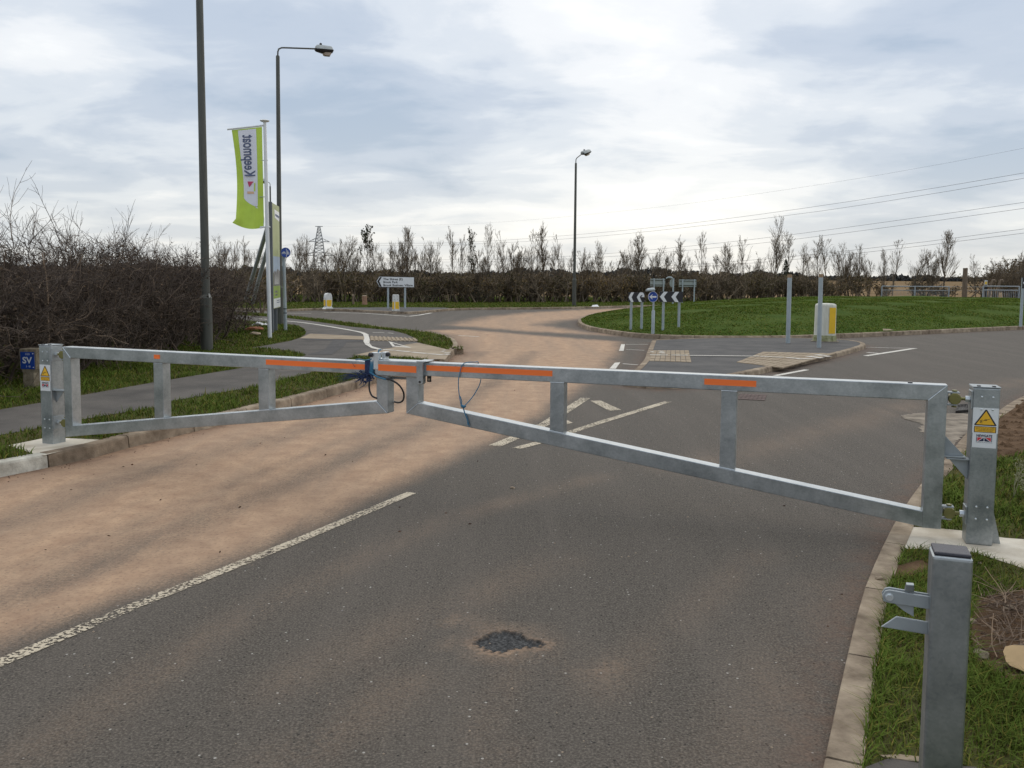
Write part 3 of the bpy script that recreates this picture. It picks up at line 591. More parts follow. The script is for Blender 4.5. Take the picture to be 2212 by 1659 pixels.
mark(strip([(1870, 769), (1935, 759), (1977, 752.5)], 0.12), 'paint_new'); mark(strip([(1866, 750), (1930, 752), (1977, 752.5)], 0.06), 'paint_new'); mark(strip([(1873, 761.5), (1897, 763.5)], 0.12), 'paint_new')
mark(strip([(1674, 812), (1743, 799)], 0.10), 'paint_new'); mark(strip([(1586, 844), (1612, 845)], 0.09), 'paint_new')
mark(strip([(700, 674.5), (790, 677), (882, 683.5)], 0.14), 'paint_new'); mark(strip([(882, 683.5), (905, 681), (932, 676)], 0.14), 'paint_new'); mark(strip([(560, 676), (672, 677)], 0.12), 'paint_new')
mark(strip([(990, 725), (1035, 727.5)], 0.08), 'paint_new')
# verge markings: the cycle track line, give-way triangle
wl_ = smooth_line([np.array(p) for p in ((560, 689), (620, 694), (674, 700), (747, 712), (782, 719), (792, 723.5))], 8)
kind(strip([tuple(p) for p in wl_], 0.12, ZL, 0.009).build("path_marking", M['paint_new']), 'structure')
kind(MB().poly(flat(0), GP([(784, 722.5), (796, 724), (799, 735), (798, 742), (804, 749), (827, 755.5), (826, 758), (803, 753), (789, 745), (785, 738), (787, 731)], ZL), ZL+0.010).build("path_marking", M['paint_new']), 'structure')
for q in (((818, 755.5), (852, 757.5)), ((855, 758), (886, 761)), ((890, 761.5), (922, 764.5)), ((925, 765), (957, 767.5))): kind(strip(q, 0.10, ZL, 0.010).build("path_marking", M['paint_new']), 'structure')
b = MB(); tri = [np.array(G(*p, ZL)) for p in ((839, 737.5), (889, 751.5), (848, 749))]; cc = sum(tri)/3; inn = [cc+(p-cc)*0.55 for p in tri]
for i in range(3): b.poly(flat(0), [tuple(tri[i]), tuple(tri[(i+1) % 3]), tuple(inn[(i+1) % 3]), tuple(inn[i])], ZL+0.006)
kind(b.build("path_marking", M['paint_new']), 'structure')
for q in (((956, 757), (963, 757.5)), ((953, 760.5), (960, 761)), ((960, 763), (972, 763.5)), ((961, 766), (970, 767))): kind(strip(q, 0.10, ZL, 0.010).build("path_marking", M['paint_new']), 'structure')
kind(strip([(805, 718.5), (830, 719)], 0.08, ZL, 0.006).build("path_marking", M['paint_new']), 'structure'); kind(strip([(838, 719.5), (850, 720.5)], 0.08, ZL, 0.006).build("path_marking", M['paint_new']), 'structure')
for q in (((1404, 767.5), (1443, 768)), ((1450, 768), (1486, 768.5)), ((1490, 769), (1640, 770.5)), ((1642, 771), (1692, 773)), ((1698, 773.5), (1731, 776)), ((1406, 761), (1412, 761)), ((1424, 760), (1434, 760)), ((1424, 763.5), (1436, 763.5)), ((1722, 776.5), (1755, 776)), ((1746, 772), (1760, 770.8)), ((1763, 774.3), (1774, 773.2)), ((1764, 768.5), (1776, 767.4)), ((1779, 771), (1791, 770))):
    kind(strip(q, 0.10 if q[1][0]-q[0][0] > 20 else 0.16, ZS, 0.0125).build("path_marking", M['paint_new']), 'structure')

# ------------------------------------------------------------------ vegetation helpers
def nrm(v): return v/np.maximum(np.linalg.norm(v, axis=-1, keepdims=True), 1e-9)
def grow(r, base, d, L, r0, r1, seg=3, wob=0.15, grav=0.0):
    N = len(base); P = np.zeros((N, seg+1, 3)); P[:, 0] = base; d = nrm(np.asarray(d, float)); L = np.asarray(L, float).reshape(-1, 1)*np.ones((N, 1))
    for k in range(seg):
        d = nrm(d+wob*r.normal(size=(N, 3))+np.array([0, 0, grav])); P[:, k+1] = P[:, k]+d*L/seg
    t = np.linspace(0, 1, seg+1)[None, :]; r0 = np.asarray(r0, float).reshape(-1, 1)*np.ones((N, 1)); r1 = np.asarray(r1, float).reshape(-1, 1)*np.ones((N, 1))
    return P, r0*(1-t)+r1*t, L.ravel()
def kids(r, P, R, L, k, t0, t1, a0, a1, l0, l1, rmul=0.6, taper=0.5):
    N, m = P.shape[:2]; par = np.repeat(np.arange(N), k); t = r.uniform(t0, t1, N*k); q = np.minimum((t*(m-1)).astype(int), m-2); f = (t*(m-1)-q)[:, None]
    base = P[par, q]*(1-f)+P[par, q+1]*f; tan = nrm(P[par, q+1]-P[par, q]); rd = r.normal(size=(N*k, 3)); perp = nrm(rd-tan*(rd*tan).sum(1, keepdims=True))
    a = r.uniform(a0, a1, N*k)[:, None]; d = tan*np.cos(a)+perp*np.sin(a)
    LL = L[par]*r.uniform(l0, l1, N*k)*(1-taper*t); rr_ = (R[par, q]*(1-f[:, 0])+R[par, q+1]*f[:, 0])*rmul
    return base, d, LL, rr_
def tubes(P, R, sides=3):
    N, m = P.shape[:2]; T = np.zeros_like(P); T[:, 1:-1] = P[:, 2:]-P[:, :-2]; T[:, 0] = P[:, 1]-P[:, 0]; T[:, -1] = P[:, -1]-P[:, -2]; T = nrm(T)
    ref = np.where(np.abs(T[:, :, 2:3]) < 0.85, np.array([0, 0, 1.]), np.array([1., 0, 0])); A_ = nrm(np.cross(T, ref)); B_ = np.cross(T, A_)
    q = np.arange(sides)*2*np.pi/sides
    V = P[:, :, None, :]+R[:, :, None, None]*(np.cos(q)[None, None, :, None]*A_[:, :, None, :]+np.sin(q)[None, None, :, None]*B_[:, :, None, :])
    i = (np.arange(N)*m*sides)[:, None, None]; j = (np.arange(m-1)*sides)[None, :, None]; k = np.arange(sides)[None, None, :]; k2 = (k+1) % sides
    F = np.stack([i+j+k, i+j+k2, i+j+sides+k2, i+j+sides+k], -1).reshape(-1, 4)
    return V.reshape(-1, 3), F, np.repeat(np.arange(N), m*sides)
class Batch:
    def __init__(s): s.V = []; s.F = []; s.a = []; s.n = 0
    def tub(s, r, P, R, sides=3):
        V, F, g = tubes(P, R, sides); s.V.append(V); s.F.append(F+s.n); s.n += len(V); s.a.append(r.random(len(P))[g]); return s
    def quads(s, r, C, size, up=None, asp=0.6):
        N = len(C); d = nrm(r.normal(size=(N, 3)) if up is None else r.normal(size=(N, 3))*0.6+up); e = nrm(np.cross(d, r.normal(size=(N, 3)))); sz = np.asarray(size).reshape(-1, 1)*np.ones((N, 1))
        V = np.stack([C, C+d*sz*0.5+e*sz*asp*0.5, C+d*sz, C+d*sz*0.5-e*sz*asp*0.5], 1).reshape(-1, 3); F = np.arange(N*4).reshape(N, 4)
        s.V.append(V); s.F.append(F+s.n); s.n += N*4; s.a.append(np.repeat(r.random(N), 4)); return s
    def make(s, name, mt, **k): return fastmesh(name, np.concatenate(s.V), np.concatenate(s.F), mt, {"rnd": np.concatenate(s.a)}, **k)

def grass(name, poly, z, dens, h, w, mt, holes=(), xr=None, yr=None, seed=1, patch=0.0, zf=None, lean=0.8, edge=None):
    r = np.random.default_rng(seed); P0 = np.array(poly)
    x0, y0 = P0.min(0); x1, y1 = P0.max(0)
    if xr: x0, x1 = max(x0, xr[0]), min(x1, xr[1])
    if yr: y0, y1 = max(y0, yr[0]), min(y1, yr[1])
    N = int(dens*(x1-x0)*(y1-y0)); P = np.column_stack([r.uniform(x0, x1, N), r.uniform(y0, y1, N)])
    ok = inside(P, poly)
    for q in holes: ok &= ~inside(P, q)
    # leave out what no view from near the photo's place could show
    ok &= np.abs(P[:, 0]) < P[:, 1]*0.75+1.5
    P = P[ok]
    cl = np.sin(P[:, 0]*3.1+1.3*np.sin(P[:, 1]*2.3))*np.sin(P[:, 1]*2.7+1.7*np.sin(P[:, 0]*1.9))+0.6*np.sin(P[:, 0]*9.1+P[:, 1]*3.7)*np.sin(P[:, 1]*8.3-P[:, 0]*2.1)
    if patch:
        k = r.random(len(P)) > patch*np.clip(0.5-cl, 0, 1); P = P[k]; cl = cl[k]
    N = len(P); zz_ = np.full(N, z) if zf is None else zf(P)
    hh = h*r.uniform(0.45, 1.25, N)*(1+0.28*cl); hh = np.where(r.random(N) < 0.03, hh*1.7, hh); az = r.uniform(0, 2*np.pi, N); ln = lean*r.uniform(0.2, 1.5, N)
    dx = np.column_stack([np.cos(az), np.sin(az)]); sx = np.column_stack([-np.sin(az+0.5), np.cos(az+0.5)]); ww = w*r.uniform(0.6, 1.3, N)[:, None]
    def lv(t, wd):
        c = P+dx*(ln*hh*t*t)[:, None]; zc = zz_+hh*t*(1-0.18*ln*t)
        return np.column_stack([c-sx*ww*wd, zc]), np.column_stack([c+sx*ww*wd, zc])
    a0, b0 = lv(0, 0.5); a1, b1 = lv(0.55, 0.42); a2, b2 = lv(1.0, 0.04)
    V = np.stack([a0, b0, a1, b1, a2, b2], 1).reshape(-1, 3); i = np.arange(N)[:, None]*6
    F = np.concatenate([i+np.array([0, 1, 3, 2]), i+np.array([2, 3, 5, 4])])
    rn = np.clip(0.5+0.22*r.normal(size=N)+0.13*cl, 0.0, 1.0); rn = np.where(r.random(N) < 0.13, r.uniform(0, 0.13, N), rn)
    o = fastmesh(name, V, F, mt, {"rnd": np.repeat(rn, 6)}); return kind(o, 'stuff')

HL = smooth_line(GP([(-330, 905), (-80, 868), (0, 846), (250, 800), (440, 758), (520, 731), (560, 714)], ZL), 0.3)
HEDGE_POLY = [tuple(p) for p in HL]+[tuple(p) for p in offset(HL, 2.6)][::-1]
pad_l = GP([(17, 962), (90, 947), (140, 946), (228, 950), (160, 967), (96, 983), (75, 980)], ZL); pad_r = GP([(1949, 1186), (1966, 1139), (2034, 1143), (2085, 1148), (2169, 1163), (2240, 1168), (2290, 1190), (2270, 1250), (2190, 1222), (2109, 1196), (2040, 1190)], ZR)
corner = GP([(765, 768), (815, 756), (845, 752), (880, 744), (903, 741), (940, 749), (976, 757.5), (962, 777), (930, 776), (825, 768)], ZL)
earth = [GP([(2070, 1004), (2100, 975), (2150, 912), (2212, 862), (2330, 830), (2420, 900), (2330, 985), (2212, 978), (2140, 995)], ZR), GP([(2106, 1300), (2150, 1284), (2212, 1278), (2320, 1290), (2340, 1420), (2250, 1478), (2170, 1470), (2110, 1430), (2095, 1370)], ZR), GP([(1905, 1232), (1990, 1210), (2010, 1222), (1985, 1245), (1930, 1250)], ZR), GP([(1870, 1659), (1858, 1690), (1830, 1900), (2150, 1900), (2110, 1659), (1996, 1652), (1920, 1640)], ZR)]
gl_ = dict(holes=[PATH, pad_l, corner])
grass("grass", [tuple(p) for p in offset(LEFT_EDGE, 0.10)]+[(-60, 44), (-60, 2), (-8, 2)], ZL-0.006, 1700, 0.06, 0.009, M['blade'], xr=(-9.5, 0), yr=(5, 17), seed=11, patch=0.35, **gl_)
grass("grass", [tuple(p) for p in offset(LEFT_EDGE, 0.12)]+[(-60, 44), (-60, 2), (-8, 2)], ZL-0.006, 600, 0.06, 0.015, M['blade'], xr=(-11, 0), yr=(17, 36), seed=12, patch=0.25, **gl_)
rvp = [tuple(p) for p in offset(RK_s, -0.115)]+[(40, 5), (40, -3), (2, -3)]
grass("grass", rvp, ZR-0.004, 11000, 0.056, 0.0045, M['blade'], holes=[pad_r]+earth, xr=(0.8, 4.5), yr=(1.8, 5.4), seed=13, patch=0.5, lean=1.2)
grass("grass", rvp, ZR-0.004, 3600, 0.062, 0.0075, M['blade'], holes=[pad_r]+earth, xr=(2.4, 9), yr=(5.4, 11), seed=14, patch=0.45, lean=1.1)
grass("grass", [tuple(p) for p in IB], 0, 460, 0.030, 0.022, M['blade_mown'], xr=(-1, 32), yr=(20, 47), seed=15, patch=0.2, zf=island_z, lean=1.3)
grass("grass", [tuple(p) for p in offset(FK_s, 0.12)]+[(75, 66), (-60, 66)], ZF-0.01, 160, 0.06, 0.03, M['blade'], holes=[GP([(690, 668.0), (760, 669.5), (866, 674.3), (890, 674.2), (950, 669.3), (990, 667.2), (960, 664.5), (860, 663.5), (690, 665)], ZF)], xr=(-16, 36), yr=(35, 62), seed=16, patch=0.2)

# ---- the unkempt winter hedge beside the footway
def left_hedge():
    r = np.random.default_rng(21); n = 300; hl = np.array(HL); seg = np.linalg.norm(np.diff(hl, axis=0), axis=1); cum = np.concatenate([[0], np.cumsum(seg)]); T = cum[-1]
    s = r.uniform(0, T, n); x = np.interp(s, cum, hl[:, 0]); y = np.interp(s, cum, hl[:, 1]); tx = np.interp(s+0.2, cum, hl[:, 0])-np.interp(s-0.2, cum, hl[:, 0]); ty = np.interp(s+0.2, cum, hl[:, 1])-np.interp(s-0.2, cum, hl[:, 1])
    L_ = np.hypot(tx, ty)+1e-9; nx_, ny_ = -ty/L_, tx/L_; dep = r.uniform(0.35, 2.4, n)
    # height of the dense mass along its length (near end tall, far end dropping)
    H_ = np.interp(s/T, [0, 0.35, 0.55, 0.72, 0.86, 1.0], [2.06, 1.97, 1.88, 1.85, 1.82, 1.25])
    base = np.column_stack([x+nx_*dep, y+ny_*dep, np.full(n, ZL)])
    d0 = np.column_stack([r.normal(0, 0.28, n)-nx_*r.uniform(-0.1, 0.35, n), r.normal(0, 0.28, n)-ny_*r.uniform(-0.1, 0.35, n), np.ones(n)])
    B1 = Batch(); P, R, L = grow(r, base, d0, H_*r.uniform(0.75, 0.98, n), 0.022, 0.007, 6, 0.14, 0.05); B1.tub(r, P, R, 5)
    b, d, l, rr_ = kids(r, P, R, L, 9, 0.06, 0.98, 0.5, 1.35, 0.30, 0.62, 0.5, 0.35); P2, R2_, L2 = grow(r, b, d, l, np.clip(rr_, 0.004, 0.009), 0.003, 4, 0.24, 0.03); B1.tub(r, P2, R2_, 3)
    b, d, l, rr_ = kids(r, P2, R2_, L2, 7, 0.15, 1.0, 0.4, 1.3, 0.35, 0.75, 0.6, 0.4); P3, R3, L3 = grow(r, b, d, l, 0.0034, 0.0022, 3, 0.28, 0.0); keep = P3[:, -1, 2] > ZL+0.02; P3, R3, L3 = P3[keep], R3[keep], L3[keep]; B1.tub(r, P3, R3, 3)
    b, d, l, rr_ = kids(r, P3, R3, L3, 3, 0.2, 1.0, 0.5, 1.2, 0.5, 0.9, 0.6, 0.3); P4, R4, L4 = grow(r, b, d, l, 0.0026, 0.0017, 2, 0.25, 0.0); B1.tub(r, P4, R4, 3)
    # long whips above the trimmed top, mostly at the near end, arching away from the road
    nw = 240; sw = T*np.clip(r.beta(1.0, 1.5, nw), 0, 0.72); k = r.integers(0, len(P2), nw*6); xw = np.interp(sw, cum, hl[:, 0]); yw = np.interp(sw, cum, hl[:, 1])
    hw = np.interp(sw/T, [0, 0.35, 0.55, 0.72, 1.0], [2.2, 2.05, 1.85, 1.8, 1.7]); dw = r.uniform(0.3, 2.0, nw)
    bw = np.column_stack([xw-dw, yw+r.normal(0, 0.2, nw), ZL+hw*r.uniform(0.72, 0.95, nw)]); lw = np.interp(sw/T, [0, 0.4, 0.6, 1], [1.5, 1.2, 0.7, 0.4])*r.uniform(0.3, 1.0, nw)*r.uniform(0.6, 1.0, nw)
    dw_ = np.column_stack([r.normal(-0.25, 0.35, nw), r.normal(0, 0.3, nw), np.ones(nw)]); Pw, Rw, Lw = grow(r, bw, dw_, lw, 0.0055, 0.002, 7, 0.07, -0.05); B1.tub(r, Pw, Rw, 4)
    b, d, l, rr_ = kids(r, Pw, Rw, Lw, 9, 0.02, 0.8, 0.3, 0.9, 0.15, 0.5, 0.5, 0.5); Pk, Rk, Lk = grow(r, b, d, l, 0.0028, 0.0018, 3, 0.2, 0.05); B1.tub(r, Pk, Rk, 3)
    t = thing("hedge", (hl[len(hl)//2][0], hl[len(hl)//2][1], ZL), "tall bare brown winter hedge with straggling whips beside the footway", "hedge")
    B1.make("twigs", M['twig'], parent=t, loc=t.location)
    B2 = Batch(); src = np.concatenate([P3.reshape(-1, 3), P4[:, 1]]); src = src[r.integers(0, len(src), 26000)]
    prob = np.clip(1.25-(src[:, 2]-ZL)/2.2, 0.10, 1); src = src[r.random(len(src)) < prob]; B2.quads(r, src+r.normal(0, 0.03, src.shape), r.uniform(0.025, 0.06, len(src)), asp=0.7)
    B2.make("dead_leaves", M['dead_leaf'], parent=t, loc=t.location)
left_hedge()

# ---- shrubs and young bare trees behind the far verge
def shrub_mesh(seed, w, h, n, leaf, nl, legs=0.0):
    r = np.random.default_rng(seed); B = Batch(); base = np.column_stack([r.normal(0, w*0.20, n), r.normal(0, w*0.16, n), np.zeros(n)]); d = np.column_stack([r.normal(0, 0.42, n), r.normal(0, 0.42, n), np.ones(n)])
    P, R, L = grow(r, base, d, h*r.uniform(0.75, 1.0, n), 0.035, 0.012, 5, 0.16, 0.06); B.tub(r, P, R, 4)
    b, d, l, q = kids(r, P, R, L, 8, 0.12+legs, 0.98, 0.4, 1.25, 0.3, 0.6, 0.5, 0.4); P2, R_2, L2 = grow(r, b, d, l, 0.014, 0.008, 3, 0.22, 0.05); B.tub(r, P2, R_2, 3)
    b, d, l, q = kids(r, P2, R_2, L2, 10, 0.1, 1.0, 0.4, 1.2, 0.35, 0.75, 0.6, 0.4); P3, R3, L3 = grow(r, b, d, l, 0.008, 0.005, 2, 0.25, 0.03); ok = (P3[:, -1, 2] > 0.05) & (P3[:, -1, 2] < h*1.02); P3, R3 = P3[ok], R3[ok]; B.tub(r, P3, R3, 3)
    s = P3.reshape(-1, 3); s = s[r.integers(0, len(s), nl)]; s = s[(s[:, 2] > 0.12)]
    Q = Batch().quads(r, s+r.normal(0, 0.06, s.shape), r.uniform(leaf*0.6, leaf*1.4, len(s)), asp=0.7); return B, Q
def batch_arr(B): return np.concatenate(B.V), np.concatenate(B.F), np.concatenate(B.a)
SH = [tuple(batch_arr(q) for q in shrub_mesh(100+i, 1.5, 1.5, 9, 0.075, 700, 0.16)) for i in range(6)]
def far_y(x):            # line of the hedge behind the far verge
    return float(np.interp(x, [-40, -12, -3, 6, 14, 22, 40], [46.5, 47.5, 49.5, 52.5, 57.0, 61.0, 62]))
def far_hedge():
    r = np.random.default_rng(33); V1, F1, A1, V2, F2, A2 = [], [], [], [], [], []; n1 = n2 = 0; x = -26.0
    while x < 22.0:
        for rowy in (0.0, 1.1):
            (v, f, a), (v2, f2, a2) = SH[r.integers(0, 6)]; q = r.uniform(0, 6.28); c, s = math.cos(q), math.sin(q); hs = r.uniform(0.98, 1.16)*np.interp(x, [-26, -6, 4, 16, 22], [1.16, 1.12, 1.05, 1.12, 1.0]); ws = r.uniform(0.85, 1.25)
            Rm = np.array([[c*ws, s*ws, 0], [-s*ws, c*ws, 0], [0, 0, hs]]); o = np.array([x+r.normal(0, 0.2), far_y(x)+rowy+r.normal(0, 0.25), ZF-0.02])
            V1.append(v@Rm+o); F1.append(f+n1); n1 += len(v); A1.append(a)
            if r.random() < 0.85: V2.append(v2@Rm+o); F2.append(f2+n2); n2 += len(v2); A2.append(np.clip(a2*0.5+r.uniform(0, 0.5), 0, 1))
        x += r.uniform(0.55, 0.95)
    t = thing("hedge", (0, far_y(0), ZF), "long clipped winter hedge behind the far verge, under the row of bare trees", "hedge")
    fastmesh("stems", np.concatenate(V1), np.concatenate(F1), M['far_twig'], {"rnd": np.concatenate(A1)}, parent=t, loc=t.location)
    fastmesh("leaves", np.concatenate(V2), np.concatenate(F2), M['hedge_leaf'], {"rnd": np.concatenate(A2)}, parent=t, loc=t.location)
far_hedge()

def tree_meshes(seed, kind_):
    """unit-height bare sapling; returns trunk mesh and crown mesh (shared by the copies)"""
    r = np.random.default_rng(seed); nt_ = {'slim': 1, 'multi': 4, 'bushy': 7, 'full': 1}[kind_]
    base = np.column_stack([r.normal(0, 0.02*(nt_ > 1), nt_), r.normal(0, 0.02*(nt_ > 1), nt_), np.zeros(nt_)])
    d = np.column_stack([r.normal(0, 0.03 if nt_ == 1 else 0.16, nt_), r.normal(0, 0.03 if nt_ == 1 else 0.16, nt_), np.ones(nt_)])
    P, R, L = grow(r, base, d, r.uniform(0.86, 1.0, nt_) if nt_ > 1 else np.array([1.0]), {'slim': 0.0088, 'multi': 0.0068, 'bushy': 0.006, 'full': 0.0105}[kind_], 0.0018, 9, 0.035 if nt_ == 1 else 0.06, 0.03)
    T = Batch().tub(r, P, R, 6); C = Batch()
    k1 = {'slim': 22, 'multi': 12, 'bushy': 12, 'full': 38}[kind_]
    b, d, l, q = kids(r, P, R, L, k1, 0.22, 0.95, 0.28, 0.62, 0.28, 0.50, 0.55, 0.66); P2, R_2, L2 = grow(r, b, d, l, np.clip(q, 0.0018, 0.0042), 0.0015, 5, 0.05, 0.12); C.tub(r, P2, R_2, 3)
    k2 = {'slim': 5, 'multi': 5, 'bushy': 6, 'full': 6}[kind_]
    b, d, l, q = kids(r, P2, R_2, L2, k2, 0.15, 0.95, 0.25, 0.6, 0.35, 0.7, 0.6, 0.45); P3, R3, L3 = grow(r, b, d, l, 0.0016, 0.0012, 3, 0.06, 0.10); C.tub(r, P3, R3, 3)
    b, d, l, q = kids(r, P3, R3, L3, 3, 0.2, 0.95, 0.25, 0.6, 0.35, 0.75, 0.6, 0.3); P4, R4, L4 = grow(r, b, d, l, 0.00125, 0.0009, 2, 0.07, 0.08); C.tub(r, P4, R4, 3)
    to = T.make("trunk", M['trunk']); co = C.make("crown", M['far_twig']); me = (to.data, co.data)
    bpy.data.objects.remove(to); bpy.data.objects.remove(co)
    tips = np.concatenate([P3.reshape(-1, 3), P4.reshape(-1, 3)]); return me, tips
TM = {k: [tree_meshes(200+10*j+i, k) for i in range(n)] for j, (k, n) in enumerate((('slim', 6), ('multi', 5), ('bushy', 4), ('full', 4)))}
LEAFM = {}
def put_tree(px, ty, kind_, label, i, dY=0.9, leafy=0.0, Y=None, name="bare_tree", grp="bare trees behind the far hedge"):
    r = np.random.default_rng(500+i)
    x = 0.0
    for _ in range(6):
        yy = Y if Y else far_y(x)+dY; x = A(px, 600, yy)[0]
    top = A(px, ty, yy)[2]; h = top-ZF; (me, tips) = TM[kind_][i % len(TM[kind_])]
    t = thing(name, (x, yy, ZF-0.02), label, "tree", grp); ws_ = r.uniform(0.8, 1.15); t.scale = (h*ws_, h*ws_*r.uniform(0.9, 1.1), h); t.rotation_euler = (0, 0, r.uniform(0, 6.28))
    for nm_, m_ in zip(("trunk", "crown"), me):
        o = bpy.data.objects.new(nm_, m_); COL.objects.link(o); o.parent = t
    if leafy:
        s = tips[tips[:, 2] > leafy]; s = s[r.integers(0, len(s), 260)]; o = Batch().quads(r, s+r.normal(0, 0.008, s.shape), r.uniform(0.018, 0.04, len(s)), asp=0.8).make("leaves", M['evergreen']); o.parent = t
    return t
ORD = ["first", "second", "third", "fourth", "fifth", "sixth", "seventh", "eighth", "ninth", "tenth", "eleventh"]
RUNS = [   # (phrase naming where the count starts and goes, [(x, top y, habit)])
 ("behind the hedge end, counting from the dark lamp column", [(477, 523, 'multi'), (489, 524, 'slim'), (507, 523, 'multi'), (525, 525, 'slim'), (558, 535, 'multi')]),
 ("counting from the blue cycle sign towards the pylon", [(632, 540, 'multi'), (646, 524, 'slim'), (665, 506, 'slim'), (678, 530, 'multi')]),
 ("counting from the pylon towards the direction sign", [(705, 536, 'multi'), (724, 528, 'slim'), (737, 520, 'multi'), (755, 522, 'multi'), (774, 548, 'bushy')]),
 ("rising behind the white direction sign, counting from its arrow tip", [(820, 514, 'slim'), (842, 536, 'multi'), (862, 522, 'bushy')]),
 ("counting from the direction sign towards the slender lamp column", [(905, 535, 'multi'), (918, 521, 'multi'), (932, 520, 'slim'), (954, 545, 'slim'), (976, 507, 'slim'), (991, 519, 'slim')]),
 ("counting from the leafy-tufted sapling towards the slender lamp column", [(1035, 545, 'bushy'), (1051, 499, 'slim'), (1069, 552, 'multi'), (1094, 507, 'slim'), (1108, 532, 'bushy'), (1118, 540, 'multi'), (1139, 511, 'slim'), (1160, 545, 'multi'), (1199, 534, 'slim'), (1213, 514, 'slim'), (1233, 546, 'slim')]),
 ("counting from the slender lamp column towards the blue arrow sign", [(1249, 544, 'slim'), (1266, 553, 'bushy'), (1291, 532, 'slim'), (1299, 531, 'slim'), (1316, 560, 'bushy'), (1341, 542, 'multi'), (1358, 531, 'multi'), (1379, 518, 'full'), (1396, 531, 'multi')]),
 ("counting from the blue arrow sign towards the first bare post", [(1423, 544, 'multi'), (1438, 541, 'multi'), (1463, 523, 'slim'), (1472, 534, 'slim'), (1488, 559, 'bushy'), (1517, 514, 'slim'), (1530, 562, 'bushy'), (1560, 544, 'multi'), (1586, 534, 'multi'), (1610, 520, 'slim'), (1648, 554, 'bushy')]),
 ("counting from the tallest spire tree towards the guard rail", [(1700, 514, 'slim'), (1733, 524, 'slim'), (1754, 539, 'slim'), (1769, 523, 'slim'), (1788, 520, 'slim'), (1811, 534, 'multi'), (1824, 536, 'multi'), (1834, 558, 'bushy'), (1858, 539, 'full'), (1880, 566, 'bushy')]),
 ("behind the first guard rail, counting from its near bend", [(1911, 549, 'full'), (1928, 524, 'slim'), (1976, 546, 'multi'), (2008, 550, 'bushy')]),
 ("beyond the tall timber post, counting from that post", [(2110, 556, 'slim'), (2149, 562, 'bushy'), (2182, 560, 'bushy'), (2204, 552, 'bushy'), (2228, 548, 'bushy')]),
]
HAB = {'slim': "slender bare sapling", 'multi': "many-stemmed bare tree", 'bushy': "low twiggy bare tree", 'full': "dense upright bare tree"}
ti = 0
for where, row in RUNS:
    for j, (x, y, k) in enumerate(row):
        put_tree(x, y, k, f"{ORD[j]} {HAB[k]} {where}", ti); ti += 1
put_tree(797, 502, 'slim', "spindly tree with dark leafy tufts at its top between pylon and direction sign", 90, leafy=0.72)
put_tree(882, 494, 'full', "tall dense bare tree with one stout trunk directly over the direction sign", 91)
put_tree(1020, 511, 'full', "dark leafy-tufted sapling standing alone beyond the direction sign", 92, leafy=0.45)
put_tree(1175, 502, 'full', "tall dense bare tree just before the slender lamp column", 93)
put_tree(1672, 484, 'full', "tallest spire-like bare tree, rising above the first bare post", 94)
put_tree(2039, 501, 'full', "large forked bare tree rising behind the second guard rail panel", 95, dY=2.0)
# one small dark conifer
def conifer(px, ty, by):
    x = 0.0
    for _ in range(6): yy = far_y(x)+0.8; x = A(px, 600, yy)[0]
    h = A(px, ty, yy)[2]-ZF; t = thing("conifer", (x, yy, ZF-0.02), "small dark evergreen conifer poking out of the hedge beside the tallest bare tree", "tree"); r = np.random.default_rng(8)
    MB().tube([(x, yy, ZF-0.02), (x, yy, ZF+h*0.97)], [0.06, 0.012], 7).build("trunk", M['trunk'], t)
    C = []; 
    for k in range(700):
        q = r.uniform(0.1, 1.0); rad = 0.62*(1-q)**0.8*r.uniform(0.2, 1.0)+0.02; a = r.uniform(0, 6.28)+int(q*14)*1.1; C.append((x+rad*math.cos(a), yy+rad*math.sin(a), ZF+h*q-rad*0.25))
    Batch().quads(r, np.array(C), r.uniform(0.06, 0.15, 700), up=np.array([0, 0, -0.2])).make("crown", M['evergreen'], parent=t, loc=t.location)
conifer(1697, 561, 640)
def loose_shrub(px, by, w, h, label, i, evergreen=False, Y=None):
    x = 0.0
    for _ in range(6):
        yy = Y if Y else far_y(x)-0.4; x = A(px, 600, yy)[0]
    (v, f, a), (v2, f2, a2) = SH[i % 6]; Rm = np.diag([w/1.6, w/1.6, h/1.5]); o = np.array([x, yy, ZF-0.02]); t = thing("shrub", tuple(o), label, "shrub", "loose shrubs along the far boundary")
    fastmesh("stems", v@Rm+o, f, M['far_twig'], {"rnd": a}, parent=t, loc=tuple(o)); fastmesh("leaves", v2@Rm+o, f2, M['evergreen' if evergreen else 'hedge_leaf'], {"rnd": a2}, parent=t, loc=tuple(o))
loose_shrub(920, 655, 1.2, 1.0, "dark evergreen bush low in the hedge beside the direction sign", 2, True)
loose_shrub(1026, 655, 1.1, 0.9, "dark evergreen bush at the foot of the far hedge under the leafy-tufted sapling", 4, True)
loose_shrub(2027, 650, 2.2, 1.2, "broad dark evergreen bush behind the second guard rail panel", 1, True, 62.5)
loose_shrub(1862, 650, 2.2, 1.9, "round brown bush at the hedge end just before the first guard rail", 3, False, 61)
loose_shrub(1905, 650, 1.3, 1.2, "thin brown bush behind the first guard rail post", 5, False, 63)
loose_shrub(1990, 650, 2.0, 1.7, "spreading pale brown bush under the large forked bare tree", 0, False, 64)
loose_shrub(2150, 650, 3.6, 2.6, "tall brown thicket behind the barred guard rail panel", 2, False, 66)
loose_shrub(2200, 650, 4.0, 3.0, "tall brown thicket beside the edge chevron sign", 4, False, 66)
loose_shrub(2250, 650, 4.0, 3.1, "tall brown thicket past the edge chevron sign", 1, False, 66)
loose_shrub(590, 680, 1.6, 1.6, "small greenish bush behind the advertising board at the hedge end", 3, False, 34)

